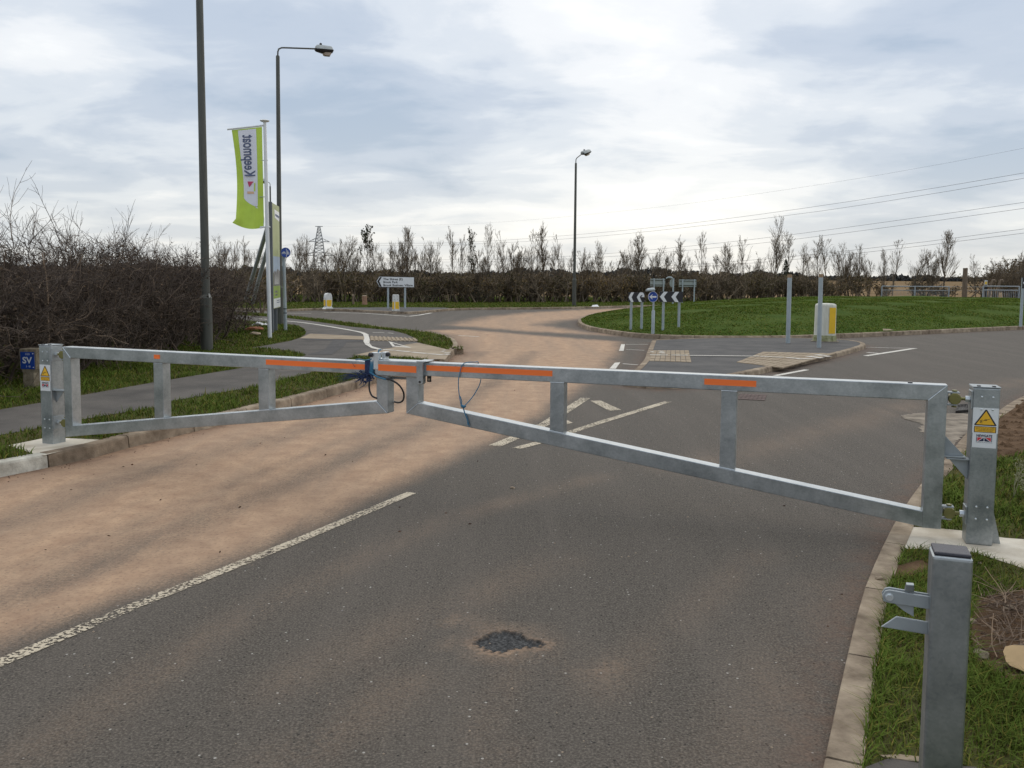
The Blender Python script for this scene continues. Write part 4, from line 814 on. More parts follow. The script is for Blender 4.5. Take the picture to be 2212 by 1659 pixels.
# distant woodland: a long uneven belt
r = np.random.default_rng(55); Q = Batch(); n = 26000
xw = r.uniform(-420, 420, n); hw = 3.0+1.6*np.sin(xw*0.021)+1.2*np.sin(xw*0.083+1)+0.9*np.sin(xw*0.31); zz_ = r.uniform(0, 1, n)**0.8*np.maximum(hw, 1.5)
Q.quads(r, np.column_stack([xw, 520+r.uniform(0, 14, n), zz_]), r.uniform(1.0, 2.4, n), asp=0.9)
tag(kind(Q.make("woodland", M['wood_far']), 'stuff'), "dark belt of distant woodland along the horizon", "woods")

# ------------------------------------------------------------------ the barrier gate
def frame_from(px0, px1, z):
    a, b_ = np.array(G(*px0, z)), np.array(G(*px1, z)); return Fr((a[0], a[1], 0), math.atan2(b_[1]-a[1], b_[0]-a[0]))
FRt = frame_from((917, 783), (2041, 832), 1.0); FLt = frame_from((135, 749), (793, 781), 1.0)
KL = (CAMH-0.99)/(CAMH-1.0)                # the shorter leaf hangs 10 mm lower
class FrK(Fr):
    def p(s, a, b, c=0.0): return s.o+a*KL*s.u+(CAMH-(CAMH-b)*KL)*s.v+c*s.w
_q = frame_from((135, 749), (793, 781), 0.99); _q.__class__ = FrK; FLt = _q
D = 0.10
def member(fr, name, pts, parent, c0=-D, c1=0.0): return MB().poly(fr, pts, c0, c1).build(name, M['galv'], parent, bevel=0.0042)
def weld(fr, name, a, b_, parent, c=0.0035): return MB().tube([fr.p(a[0], a[1], c-0.002), fr.p(b_[0], b_[1], c-0.002)], 0.0032, 6).build(name, M['weld'], parent, smooth=True)
def tape(fr, a0, a1, b0, b1, parent, c=0.0015, tilt=0.0): return MB().poly(fr, [(a0, b0), (a1, b0-tilt), (a1, b1-tilt), (a0, b1)], c-0.001, c+0.0005).build("reflective_tape", M['orange'], parent)

gr = thing("gate_leaf", tuple(FRt.p(3.5, 0.1, -0.05)), "longer galvanised gate leaf, hinged on the post beside the bare earth bank", "gate")
tr_ = member(FRt, "top_rail", [(-0.15, 0.9), (3.39, 0.9), (3.5, 1.0), (-0.15, 1.0)], gr)
tape(FRt, 0.016, 0.984, 0.941, 0.981, tr_); tape(FRt, 2.035, 2.369, 0.934, 0.974, tr_)
MB().box(FRt, 3.28, 3.305, 1.0, 1.006, -0.065, -0.03).build("vent_plug", M['black'], tr_)
rs = member(FRt, "hinge_stile", [(3.392, 0.1), (3.5, 0.1), (3.5, 1.0), (3.392, 0.9)], gr); weld(FRt, "weld", (3.395, 0.902), (3.494, 0.994), rs)
brl = member(FRt, "bottom_rail", [(-0.15, 0.610), (3.392, 0.105), (3.392, 0.205), (-0.05, 0.697)], gr); weld(FRt, "weld", (-0.144, 0.614), (-0.05, 0.694), brl)
member(FRt, "meeting_stile", [(-0.15, 0.9), (-0.15, 0.612), (-0.05, 0.6985), (-0.05, 0.9)], gr)
for a in (0.967, 2.147):
    zb = 0.697-(a+0.05)*0.143; member(FRt, "upright", [(a, zb), (a+0.102, zb-0.0146), (a+0.102, 0.899), (a, 0.899)], gr, -D+0.004, -0.004); weld(FRt, "weld", (a-0.002, zb+0.003), (a+0.104, zb-0.012), gr, 0.001); weld(FRt, "weld", (a, 0.899), (a+0.102, 0.899), gr, 0.0005)
# sliding sleeve that locks both leaves together
sl = MB().poly(FRt, [(-0.395, 0.889), (-0.015, 0.889), (-0.015, 1.006), (-0.395, 1.006)], -D-0.008, 0.030).build("latch_sleeve", M['galv'], gr, bevel=0.006)
MB().poly(FRt, [(-0.365, 0.927), (-0.045, 0.923), (-0.045, 0.972), (-0.365, 0.976)], 0.0302, 0.0322).build("reflective_tape", M['orange'], sl)
MB().poly(FRt, [(-0.05, 0.838), (-0.008, 0.838), (0.002, 0.85), (0.002, 1.008), (-0.05, 1.008)], -0.02, 0.036).poly(FRt, [(-0.05, 1.004), (0.03, 1.006), (0.03, 1.013), (-0.05, 1.012)], -D-0.01, 0.036).build("sleeve_flange", M['galv'], sl, bevel=0.003)
MB().disc(FRt, -0.022, 0.858, 0.009, 0.009, 0.0365, 0.038, 14).build("padlock_hole", M['iron'], sl)
MB().poly(FRt, [(-0.43, 0.935), (-0.365, 0.935), (-0.365, 1.0), (-0.355, 1.062), (-0.42, 1.062), (-0.43, 1.04)], -0.01, 0.034).box(FRt, -0.41, -0.335, 1.006, 1.014, -0.09, 0.0).poly(FRt, [(-0.36, 1.01), (-0.335, 1.01), (-0.33, 1.062), (-0.365, 1.062)], -0.085, -0.02).build("latch_bracket", M['weld'], sl, bevel=0.003)
for a, c in ((-0.425, 0.045), (-0.322, -0.04)):
    MB().tube([FRt.p(a-0.012, 1.045, c), FRt.p(a-0.006, 1.045, c), FRt.p(a+0.012, 1.045, c), FRt.p(a+0.02, 1.045, c)], [0.010, 0.017, 0.017, 0.010], 12).build("latch_knob", M['black'], sl, smooth=True)
MB().tube([FRt.p(-0.30, 0.868, -0.05), FRt.p(-0.15, 0.868, -0.05)], 0.009, 8).build("locking_rod", M['galv_dull'], sl, smooth=True)
b = MB().poly(FRt, [(0.008, 0.853), (0.04, 0.853), (0.04, 0.8985), (0.008, 0.8985)], -0.035, -0.028).build("lock_eye", M['iron'], gr); MB().disc(FRt, 0.024, 0.872, 0.008, 0.009, -0.0275, -0.0265, 12).build("eye_hole", M['stone'], b)

gl2 = thing("gate_leaf", tuple(FLt.p(0, 0.21, -0.05)), "shorter galvanised gate leaf with a single small orange square, hinged beside the blue marker post", "gate")
tr2 = member(FLt, "top_rail", [(0.0, 1.0), (0.088, 0.905), (3.165, 0.905), (3.165, 1.0)], gl2); tape(FLt, 0.996, 1.058, 0.938, 0.972, tr2); tape(FLt, 2.099, 3.05, 0.938, 0.978, tr2)
hs2 = member(FLt, "hinge_stile", [(0.0, 1.0), (0.0, 0.212), (0.086, 0.224), (0.086, 0.905)], gl2); weld(FLt, "weld", (0.004, 0.994), (0.086, 0.908), hs2)
bl2 = member(FLt, "bottom_rail", [(0.086, 0.224), (3.168, 0.622), (3.075, 0.708), (0.086, 0.318)], gl2); weld(FLt, "weld", (3.075, 0.705), (3.162, 0.626), bl2)
member(FLt, "meeting_stile", [(3.075, 0.905), (3.075, 0.7095), (3.17, 0.623), (3.17, 0.905)], gl2)
for a in (0.982, 2.021):
    zb = 0.318+(a-0.086)*0.1305; member(FLt, "upright", [(a, zb), (a+0.096, zb+0.0125), (a+0.096, 0.904), (a, 0.904)], gl2, -D+0.004, -0.004); weld(FLt, "weld", (a-0.002, zb+0.001), (a+0.098, zb+0.0135), gl2, 0.001)

def sticker(fr, a0, a1, z0, z1, parent, c=0.002):
    w, h = a1-a0, z1-z0; X = lambda t: a0+w*t; Y = lambda t: z0+h*t
    s = MB().poly(fr, [(X(0), Y(0.365)), (X(1), Y(0.365)), (X(1), Y(1)), (X(0), Y(1))], c-0.0015, c).poly(fr, [(X(0.02), Y(0)), (X(0.96), Y(0)), (X(0.96), Y(0.364)), (X(0.02), Y(0.364))], c-0.0015, c-0.0004).build("warning_sticker", M['white'], parent)
    k = c+0.0006
    MB().poly(fr, [(X(0.06), Y(0.575)), (X(0.10), Y(0.56)), (X(0.90), Y(0.56)), (X(0.94), Y(0.575)), (X(0.54), Y(0.955)), (X(0.48), Y(0.955))], k-0.0004, k).poly(fr, [(X(0.07), Y(0.385)), (X(0.93), Y(0.385)), (X(0.93), Y(0.54)), (X(0.07), Y(0.54))], k-0.0004, k).build("border", M['black'], s)
    MB().poly(fr, [(X(0.14), Y(0.585)), (X(0.86), Y(0.585)), (X(0.51), Y(0.922))], k, k+0.0005).poly(fr, [(X(0.10), Y(0.398)), (X(0.90), Y(0.398)), (X(0.90), Y(0.527)), (X(0.10), Y(0.527))], k, k+0.0005).build("amber_panel", M['amber'], s)
    k2 = k+0.0009; b = MB().disc(fr, X(0.34), Y(0.665), w*0.03, w*0.025, k2-0.0003, k2, 12)
    def ln(p, q, t=0.010): d = np.array(q)-np.array(p); n = np.array([-d[1]*h, d[0]*w]); n = n/np.linalg.norm(n)*t*w; b.poly(fr, [(X(p[0])-n[0], Y(p[1])-n[1]), (X(q[0])-n[0], Y(q[1])-n[1]), (X(q[0])+n[0], Y(q[1])+n[1]), (X(p[0])+n[0], Y(p[1])+n[1])], k2)
    for p, q in (((0.30, 0.69), (0.40, 0.70)), ((0.30, 0.69), (0.29, 0.63)), ((0.29, 0.63), (0.38, 0.625)), ((0.38, 0.67), (0.68, 0.735)), ((0.45, 0.70), (0.50, 0.725)), ((0.50, 0.725), (0.56, 0.70)), ((0.56, 0.70), (0.50, 0.68)), ((0.50, 0.68), (0.45, 0.70))): ln(p, q, 0.008)
    b.text(fr, "CAUTION: use extreme DANGER", X(0.13), Y(0.493), w*0.075, k2, width=w*0.74, bold=0.0); b.text(fr, "MUST be SECURED when unattended", X(0.13), Y(0.455), w*0.075, k2, width=w*0.74); b.text(fr, "to PREVENT PERSONAL INJURY", X(0.17), Y(0.415), w*0.075, k2, width=w*0.64)
    b.build("lettering", M['black'], s); k3 = c+0.0004
    b = MB().text(fr, "NEWGATE", X(0.17), Y(0.272), h*0.085, k3, width=w*0.62, bold=0.0008)
    # the five slats of the mark under the name
    yb, yt = 0.155, 0.262
    def pl(mb, *pts): mb.poly(fr, [(X(0.17+0.62*u), Y(yb+(yt-yb)*v)) for u, v in pts], k3-0.0003, k3)
    pl(b, (0, 0), (0.04, 0), (0.04, 1), (0, 1)); pl(b, (0.96, 0), (1, 0), (1, 1), (0.96, 1)); pl(b, (0.12, 0.0), (0.475, 0.95), (0.475, 0.12)); pl(b, (0.525, 0.12), (0.525, 0.95), (0.88, 0.0))
    b.text(fr, "HIGHWAY ACCESS SOLUTIONS", X(0.16), Y(0.125), w*0.05, k3, width=w*0.64); b.build("lettering", M['navy'], s)
    b = MB(); pl(b, (0.07, 0.95), (0.42, 0.95), (0.07, 0.06)); pl(b, (0.58, 0.95), (0.93, 0.95), (0.93, 0.06)); b.build("red_emblem", M['red'], s)

def hinge(fr, a0, a1, z, c, parent, flip=False):
    """clevis on the leaf, eye bolt and nut through to the post; a0 = leaf side, a1 = post side"""
    s = 1 if a1 > a0 else -1; q = lambda t: a0+s*t
    h = MB().box(fr, *sorted((q(0), q(0.072))), z+0.034, z+0.042, c-0.03, c+0.025).box(fr, *sorted((q(0), q(0.060))), z-0.042, z-0.034, c-0.03, c+0.025).box(fr, *sorted((q(0.0), q(0.007))), z-0.034, z+0.034, c-0.03, c+0.025).build("hinge_bracket", M['galv_dull'], parent, bevel=0.002)
    MB().tube([fr.p(q(0.046), z, c-0.024), fr.p(q(0.046), z, c-0.022), fr.p(q(0.046), z, c+0.026), fr.p(q(0.046), z, c+0.029)], [0.033, 0.036, 0.036, 0.033], 10).tube([fr.p(q(0.046), z-0.05, c), fr.p(q(0.046), z+0.05, c)], 0.009, 10).tube([fr.p(q(0.046), z+0.044, c), fr.p(q(0.046), z+0.052, c)], 0.017, 6).tube([fr.p(q(0.046), z-0.054, c), fr.p(q(0.046), z-0.046, c)], 0.016, 6).tube([fr.p(q(0.07), z, c), fr.p(a1, z, c)], 0.010, 10).build("eye_bolt", M['brass'], h, smooth=True)
    MB().tube([fr.p(a1-s*0.034, z, c), fr.p(a1-s*0.010, z, c)], 0.021, 6).build("hex_nut", M['weld'], h)
    return h
def gate_post(fr, a0, a1, c0, c1, z0, z1, label, flip):
    o = fr.p((a0+a1)/2, z0, (c0+c1)/2); t = thing("gate_post", tuple(o), label, "gate post", "gate posts")
    MB().box(fr, a0, a1, z0, z1-0.006, c0, c1).build("post", M['galv_post'], t, bevel=0.010, seg=3)
    cp = MB().box(fr, a0-0.003, a1+0.003, z1-0.006, z1, c0-0.003, c1+0.003).build("cap_plate", M['galv_dull'], t, bevel=0.002)
    for q in (0.22, 0.78): MB().box(fr, a0+(a1-a0)*q-0.009, a0+(a1-a0)*q+0.009, z1-0.001, z1+0.006, c1-0.035, c1-0.01).build("cap_clip", M['black'], cp)
    w = a1-a0; k = [0.42, 0.85]
    for z in (z1-0.10, z0+0.20):
        p = MB().poly(fr, [(a0+w*0.27, z-0.048), (a0+w*0.80, z-0.048), (a0+w*0.80, z+0.048), (a0+w*0.27, z+0.048)], c1-0.001, c1+0.0012).build("fixing_plate", M['galv_post'], t)
        for u in (0.33, 0.74):
            for v in (-0.038, 0.038): MB().tube([fr.p(a0+w*u, z+v, c1+0.001), fr.p(a0+w*u, z+v, c1+0.004), fr.p(a0+w*u, z+v, c1+0.006)], [0.0065, 0.0062, 0.003], 10).build("bolt", M['weld'], p, smooth=True)
    return t
c1 = 0.0
pr = gate_post(FRt, 3.640, 3.788, -0.145, 0.0, ZR+0.004, 1.0, "galvanised gate post with a large warning label, standing beside the bare earth", False)
sticker(FRt, 3.645, 3.784, 0.628, 0.872, pr)
for z in (0.915, 0.20): 
    hinge(FRt, 3.5, 3.64, z, -0.05, gr); MB().box(FRt, 3.631, 3.640, z-0.055, z+0.055, -0.105, 0.0).build("hinge_plate", M['galv_post'], pr, bevel=0.002)
st = MB().box(FRt, 3.5, 3.622, 0.552, 0.561, -0.085, -0.015).poly(FRt, [(3.5, 0.561), (3.617, 0.561), (3.5, 0.685)], -0.055, -0.047).build("stop_plate", M['galv_dull'], gr, bevel=0.002)
MB().box(FRt, 3.515, 3.64, 0.540, 0.549, -0.085, -0.015).poly(FRt, [(3.53, 0.540), (3.64, 0.540), (3.64, 0.415)], -0.055, -0.047).build("stop_plate", M['galv_dull'], pr, bevel=0.002)
MB().poly(FRt, [(3.788, ZR+0.004), (3.845, ZR+0.004), (3.79, 0.26), (3.788, 0.26)], -0.085, -0.077).build("gusset", M['galv_post'], pr)
pl_ = gate_post(FLt, -0.278, -0.143, -0.137, 0.0, ZL, 1.008, "galvanised gate post with a narrow warning label, standing beside the blue marker post", True)
sticker(FLt, -0.272, -0.149, 0.605, 0.835, pl_)
for z in (0.925, 0.325):
    hinge(FLt, 0.0, -0.143, z, -0.055, gl2); MB().box(FLt, -0.143, -0.134, z-0.055, z+0.055, -0.115, -0.005).build("hinge_plate", M['galv_dull'], pl_, bevel=0.002)
MB().box(FLt, -0.143, -0.02, 0.607, 0.616, -0.085, -0.015).poly(FLt, [(-0.143, 0.607), (-0.05, 0.607), (-0.143, 0.50)], -0.055, -0.047).build("stop_plate", M['galv_dull'], pl_, bevel=0.002)

# ropes
def coil(name, pts, r_, m, label, loc=None):
    p = smooth_line(pts, 0.015); return tag(MB().tube(p, r_, 7).build(name, m, loc=tuple(pts[0]), smooth=True), label, "rope")
f = FRt.p
t = thing("rope_loop", tuple(f(0.30, 1.0, 0)), "thin blue rope loop with a knot, hanging over the longer top rail", "rope")
MB().tube(smooth_line([f(0.39, 0.885, -0.115), f(0.385, 1.0, -0.112), f(0.375, 1.012, -0.06), f(0.33, 1.012, -0.015), f(0.305, 0.995, 0.010), f(0.285, 0.93, 0.012), f(0.275, 0.86, 0.012), f(0.285, 0.76, 0.012), f(0.305, 0.69, 0.012), f(0.335, 0.71, 0.0), f(0.375, 0.77, -0.04), f(0.40, 0.84, -0.09), f(0.405, 0.885, -0.11)], 0.015), 0.0034, 7).build("loop", M['rope'], t, smooth=True)
MB().tube([f(0.298, 0.70, 0.012), f(0.308, 0.693, 0.016), f(0.322, 0.690, 0.014), f(0.334, 0.695, 0.008)], [0.007, 0.012, 0.011, 0.006], 9).build("knot", M['rope'], t, smooth=True)
b = MB().tube([f(0.312, 0.69, 0.013), f(0.325, 0.65, 0.014), f(0.342, 0.61, 0.012), f(0.352, 0.585, 0.012)], [0.0045, 0.0045, 0.005, 0.004], 7); b.tube([f(0.300, 0.695, 0.013), f(0.303, 0.73, 0.014), f(0.292, 0.765, 0.014)], 0.0035, 6)
for k in range(5): b.tube([f(0.350, 0.59, 0.012), f(0.350+0.012*(k-2)/2+0.008, 0.555-0.004*k, 0.012)], [0.0022, 0.0008], 4)
b.build("frayed_end", M['rope'], t, smooth=True)
g = FLt.p
t = thing("rope_binding", tuple(g(2.98, 0.94, 0.01)), "tangled frayed navy and blue rope binding the two gate leaves together", "rope"); rr = random.Random(5)
b = MB()
for k in range(5):
    a = 2.985+k*0.009+rr.uniform(-0.004, 0.004); b.tube([g(a, 0.895, 0.006), g(a+0.004, 0.95, 0.010), g(a+0.002, 1.008, 0.006), g(a, 1.01, -0.05), g(a, 1.0, -0.106), g(a, 0.895, -0.106)], 0.0062, 7)
b.build("lashing", M['rope_dark'], t, smooth=True)
b = MB()
for k in range(3):
    a = 3.03+k*0.010; b.tube([g(a, 0.89, 0.010), g(a+0.003, 0.95, 0.016), g(a+0.006, 1.015, 0.010), g(a+0.004, 1.02, -0.05), g(a, 1.0, -0.108)], 0.0055, 7)
b.tube([g(2.89, 1.008, -0.02), g(2.93, 1.014, 0.0), g(2.99, 1.01, 0.012), g(3.04, 1.02, 0.014), g(3.05, 1.05, 0.0)], 0.0045, 7); b.tube([g(3.09, 1.06, 0.0), g(3.085, 1.085, -0.02), g(3.10, 1.09, -0.03)], 0.006, 7); b.build("bright_rope", M['rope'], t, smooth=True)
b = MB()
for k in range(46):
    o = np.array([2.99+rr.gauss(0, 0.035), 0.893+rr.gauss(0, 0.012), 0.015]); e = o+np.array([rr.gauss(-0.02, 0.05), rr.gauss(-0.012, 0.022), rr.uniform(0, 0.03)]); mid_ = (o+e)/2+np.array([0, rr.gauss(0, 0.012), 0.012]); b.tube([g(*o), g(*mid_), g(*e)], [0.0038, 0.003, 0.001], 5)
for k in range(12):
    o = np.array([2.95, 0.892, 0.02]); e = o+np.array([-0.16-rr.uniform(-0.05, 0.05), -0.035+rr.gauss(0, 0.03), 0.02]); b.tube([g(*o), g(*((o+e)/2+np.array([0, 0.02, 0.005]))), g(*e)], [0.003, 0.002, 0.0008], 5)
for q in range(30):
    o = np.array([3.0+rr.gauss(0, 0.03), 0.90+rr.gauss(0, 0.02), 0.016]); b.tube([g(*(o+np.array([-0.012, 0, 0]))), g(*(o+np.array([0, 0.008, 0.01]))), g(*(o+np.array([0.012, -0.004, 0])))], 0.0055, 6)
b.tube([g(2.90, 0.955, 0.008), g(2.875, 0.985, 0.012)], [0.002, 0.001], 5); b.build("frayed_tangle", M['rope_dark'], t, smooth=True)
t = thing("cable_loop", tuple(g(3.05, 0.88, 0.02)), "black security cable looping round the meeting ends of both leaves", "cable")
MB().tube(smooth_line([g(3.035, 0.90, 0.016), g(3.025, 0.83, 0.02), g(3.035, 0.77, 0.02), g(3.07, 0.735, 0.012), g(3.13, 0.70, -0.115), g(3.20, 0.69, -0.11), g(3.25, 0.715, -0.09), g(3.275, 0.775, -0.05), g(3.26, 0.835, -0.01), g(3.205, 0.873, 0.012), g(3.13, 0.888, 0.026), g(3.06, 0.91, 0.022), g(3.02, 0.93, 0.016)], 0.012), 0.0068, 8).build("cable", M['cable'], t, smooth=True)
MB().tube(smooth_line([g(3.03, 0.925, 0.02), g(3.10, 0.895, 0.034), g(3.17, 0.878, 0.024)], 0.01), 0.0065, 7).build("rope_wrap", M['rope'], t, smooth=True)

# ---- latch post that holds the open leaf, nearest the viewer
YN = 2.34; p0 = A(2015, 1200, YN); AN = math.radians(-19.5); FN = Fr((p0[0], p0[1], 0), AN); zt = p0[2]
t = thing("latch_post", tuple(FN.p(0.05, ZR, -0.05)), "square galvanised post with a grey plastic cap and two catch arms on the kerbside grass", "gate post")
MB().box(FN, 0, 0.100, ZR-0.02, zt, -0.10, 0).build("post", M['galv_post'], t, bevel=0.010, seg=3)
MB().box(FN, 0.004, 0.096, zt-0.001, zt+0.010, -0.096, -0.004).build("cap", M['cap'], t, bevel=0.006)
def fpx(px, py, c=-0.05):
    """plane of the catch arms"""
    n = FN.w; o = FN.p(0, 0, c); d = ray(px, py); C = np.array([0, 0, CAMH]); k = ((o-C)@n)/(d@n); x = C+d*k-FN.o; return (float(x@FN.u), float(x@FN.v))
V7 = lambda x, y: fpx(x*0.3056+1659, y*0.3056+1152, -0.035)
arm = [V7(*q) for q in ((1150, 450), (1040, 433), (860, 402), (830, 408), (808, 440), (815, 480), (850, 492), (1000, 515), (1150, 540))]
a1_ = MB().poly(FN, arm, -0.043, -0.035).build("catch_arm", M['galv_dull'], t, bevel=0.002)
a2_ = MB().poly(FN, arm, -0.065, -0.057).build("catch_arm", M['galv_dull'], t, bevel=0.002)
o = V7(857, 450); MB().tube([FN.p(o[0], o[1], -0.066), FN.p(o[0], o[1], -0.028)], 0.0055, 10).tube([FN.p(o[0], o[1], -0.035), FN.p(o[0], o[1], -0.027)], 0.0088, 6).tube([FN.p(o[0], o[1], -0.036), FN.p(o[0], o[1], -0.034)], 0.0115, 14).build("pivot_bolt", M['weld'], a1_, smooth=False)
MB().poly(FN, [V7(*q) for q in ((890, 500), (1032, 420), (1032, 600), (960, 555))], -0.056, -0.044).build("catch_pawl", M['galv_dull'], t, bevel=0.001)
MB().poly(FN, [V7(*q) for q in ((968, 418), (1035, 424), (1035, 370), (980, 366))], -0.060, -0.040).build("catch_stop", M['galv_post'], t, bevel=0.002)
MB().poly(FN, [V7(*q) for q in ((802, 672), (910, 600), (1140, 640), (1130, 728))], -0.054, -0.046).build("guide_plate", M['galv_dull'], t, bevel=0.002)

# ------------------------------------------------------------------ lamp columns
def lamp(px_base, px_top, zb, r0, r1, base_h, label, arm, head, Yd=None):
    x, y = G(*px_base, zb) if Yd is None else A(px_base[0], px_base[1], Yd)[:2]
    top = A(*px_top, y); o = np.array([x, y, zb]); ax = (top-o); L = np.linalg.norm(ax); ax /= L
    t = thing("lamp_column", tuple(o), label, "lamp post", "street lamp columns")
    MB().tube([o-ax*0.02, o+ax*base_h*0.985, o+ax*(base_h*0.985+0.004)], [r0*1.42, r0*1.38, r0*1.38], 18).tube([o+ax*base_h*0.985, o+ax*(base_h+0.05)], [r0*1.42, r0*1.02], 18).build("base_shaft", M['lamp_col'], t, smooth=True)
    MB().tube([o+ax*base_h, top-ax*0.03, top], [r0, r1, r1*0.8], 16).build("shaft", M['lamp_col'], t, smooth=True)
    if arm:
        pts = [top]+[A(px, py, y+dy) for px, py, dy in arm]
        MB().tube(smooth_line(pts, 0.08), r1*0.42, 10).build("bracket_arm", M['lamp_col'], t, smooth=True)
        (hx0, hy0), (hx1, hy1), dy0, dy1, wd = head
        a, b_ = A(hx0, hy0, y+dy0), A(hx1, hy1, y+dy1); u = (b_-a); Lh = np.linalg.norm(u); u /= Lh; sd_ = np.cross(u, [0, 0, 1.]); sd_ /= np.linalg.norm(sd_); up = np.cross(sd_, u)
        P = lambda s_, w_, h_: a+u*Lh*s_+sd_*wd*w_+up*wd*h_
        def loft(rows):
            V = []; n = 12
            for s_, w_, hb, ht in rows:
                for k in range(n):
                    q = 2*math.pi*k/n; h_ = math.sin(q); V.append(P(s_, w_*math.copysign(abs(math.cos(q))**0.6, math.cos(q)), ht*h_ if h_ > 0 else -hb*h_))
            F = [(i*n+k, i*n+(k+1) % n, (i+1)*n+(k+1) % n, (i+1)*n+k) for i in range(len(rows)-1) for k in range(n)]; F += [tuple(range(n))[::-1], tuple((len(rows)-1)*n+k for k in range(n))]
            return MB().add(V, F)
        loft([(0, 0.14, -0.12, 0.12), (0.1, 0.40, -0.22, 0.12), (0.45, 0.50, -0.36, 0.10), (0.95, 0.48, -0.28, 0.10), (1.0, 0.40, -0.12, 0.06)]).build("lamp_body", M['black'], t, smooth=True)
        hd = loft([(0.08, 0.36, 0.06, 0.36), (0.14, 0.46, 0.06, 0.46), (0.5, 0.50, 0.06, 0.46), (0.9, 0.46, 0.06, 0.42), (0.96, 0.38, 0.06, 0.30)]).build("lamp_hood", M['lamp_grey'], t, smooth=True)
        c = P(0.35, 0, 0.44); MB().tube([c, c+up*wd*0.16, c+up*wd*0.22], [wd*0.13, wd*0.13, wd*0.06], 10).build("photocell", M['black'], hd, smooth=True)
        loft([(0.42, 0.30, -0.30, -0.2), (0.52, 0.38, -0.62, -0.2), (0.82, 0.36, -0.62, -0.2), (0.94, 0.24, -0.26, -0.2)]).build("lamp_lens", M['lens'], t, smooth=True)
    return t
l1 = lamp((447, 757), (428, -140), ZL, 0.082, 0.062, 1.05, "nearest dark olive lamp column, its head out of sight, rising out of the hedge", [(428.3, -152, 0), (431, -160, 0.05), (440, -165, 0.1), (500, -164, 0.3), (548, -162, 0.5)], ((545, -161), (600, -157), 0.5, 0.7, 0.30))
bx_ = A(447, 640, G(447, 757, ZL)[1]); 
MB().tube([bx_+np.array([0.062, -0.045, -0.28]), bx_+np.array([0.062, -0.045, 0.05])], [0.018, 0.018], 6).build("number_strip", M['white_dirty'], l1)
lamp((605, 701), (600, 120), ZL, 0.075, 0.055, 1.1, "dark lamp column with a long level arm, standing behind the advertising board", [(600.2, 112, 0.0), (602, 106, 0.05), (608, 103.2, 0.1), (640, 104, 0.4), (682, 105.5, 0.8)], ((680, 106), (718, 110), 0.8, 1.1, 0.30))
lamp((1240, 660.5), (1244, 352), ZF, 0.075, 0.055, 1.35, "slender lamp column with a short raked arm on the far verge", [(1244.2, 345, 0), (1245.5, 342, 0.1), (1252, 336.5, 0.5), (1258, 332, 0.9)], ((1257, 332.5), (1273, 327), 0.9, 1.6, 0.30))
lamp((587, 652), (583.5, 402), ZF, 0.06, 0.045, 1.2, "farthest lamp column, its small head half hidden behind the flag", [(583.5, 398, 0), (582.5, 395.5, 0.05), (579, 393.5, 0.3), (574, 391.5, 0.6)], ((575, 392), (567.5, 388.5), 0.6, 1.2, 0.30), 52.0)

# ------------------------------------------------------------------ flag and pole
fb = np.array([*G(583, 731, ZL), ZL]); fy = fb[1]; ft = A(571.8, 264, fy); ax = ft-fb
t = thing("flagpole", tuple(fb), "white flagpole with a disc finial and a banner arm on the grass corner", "flagpole")
MB().tube([fb-np.array([0, 0, 0.02]), fb+ax*0.45, ft], [0.048, 0.046, 0.036], 16).build("pole", M['white'], t, smooth=True)
MB().tube([ft, ft+np.array([0, 0, 0.015]), ft+np.array([0, 0, 0.035]), ft+np.array([0, 0, 0.055]), ft+np.array([0, 0, 0.065])], [0.04, 0.095, 0.112, 0.085, 0.02], 20).build("finial", M['white'], t, smooth=True)
a0_, a1_ = A(572.5, 270.5, fy), A(491, 279.5, fy-0.05); MB().tube([a0_, a1_], 0.021, 12).build("banner_arm", M['white'], t, smooth=True)
for py in (345, 424):
    c = A(573.5, py, fy); MB().tube([c+np.array([0.05, 0, -0.012]), c+np.array([-0.13, -0.02, -0.018])], 0.009, 8).build("pole_ring", M['sign_back'], t, smooth=True)
c = A(578, 490, fy); MB().tube([c+np.array([0.06, 0, 0]), c+np.array([-0.17, -0.02, -0.01])], 0.02, 8).tube([c+np.array([-0.15, -0.02, -0.04]), c+np.array([-0.15, -0.02, 0.01])], 0.028, 10).build("tether_bracket", M['white'], t, smooth=True)
MB().tube([A(569.5, 492, fy), A(570.5, 470, fy)], 0.006, 6).build("tether", M['white'], t)
# cloth: local s across (0 at pole side .. 1 free side), q down
TL, TR, BL, BR = np.array((500.5, 281.)), np.array((566, 274.)), np.array((508.5, 484.)), np.array((570.5, 491.))
def cloth(s_, q, lift=0.0):
    e = np.array([0.0, 1.0])
    l = TL+(BL-TL)*q; r_ = TR+(BR-TR)*q; l = l+np.array([9.5*math.sin(math.pi*min(q, 1))*0.75-3.5*max(0, q-0.93)*20*0.12, 0]); p = r_+(l-r_)*s_
    p = p+e*(7.0*math.sin(math.pi*s_*0.95)*max(0.0, (q-0.8)/0.2))
    if q > 0.94: p = p+np.array([-6.0*((q-0.94)/0.06)*s_**3, -4.0*((q-0.94)/0.06)*s_**4])
    Y = fy-0.02-0.055*math.sin(5.2*q+2.6*s_)*(0.25+s_)*q**0.6-0.035*math.sin(11*s_-3*q)*q-lift
    return A(p[0], p[1], Y)
ns, nq = 22, 64
V = [cloth(i/ns, j/nq) for j in range(nq+1) for i in range(ns+1)]; F = [(j*(ns+1)+i, (j+1)*(ns+1)+i, (j+1)*(ns+1)+i+1, j*(ns+1)+i+1) for j in range(nq) for i in range(ns)]
fl = MB().add(V, F).build("flag", M['lime'], loc=tuple(a0_), smooth=True); tag(fl, "lime green and white banner with mirrored lettering hanging from the white flagpole", "flag")
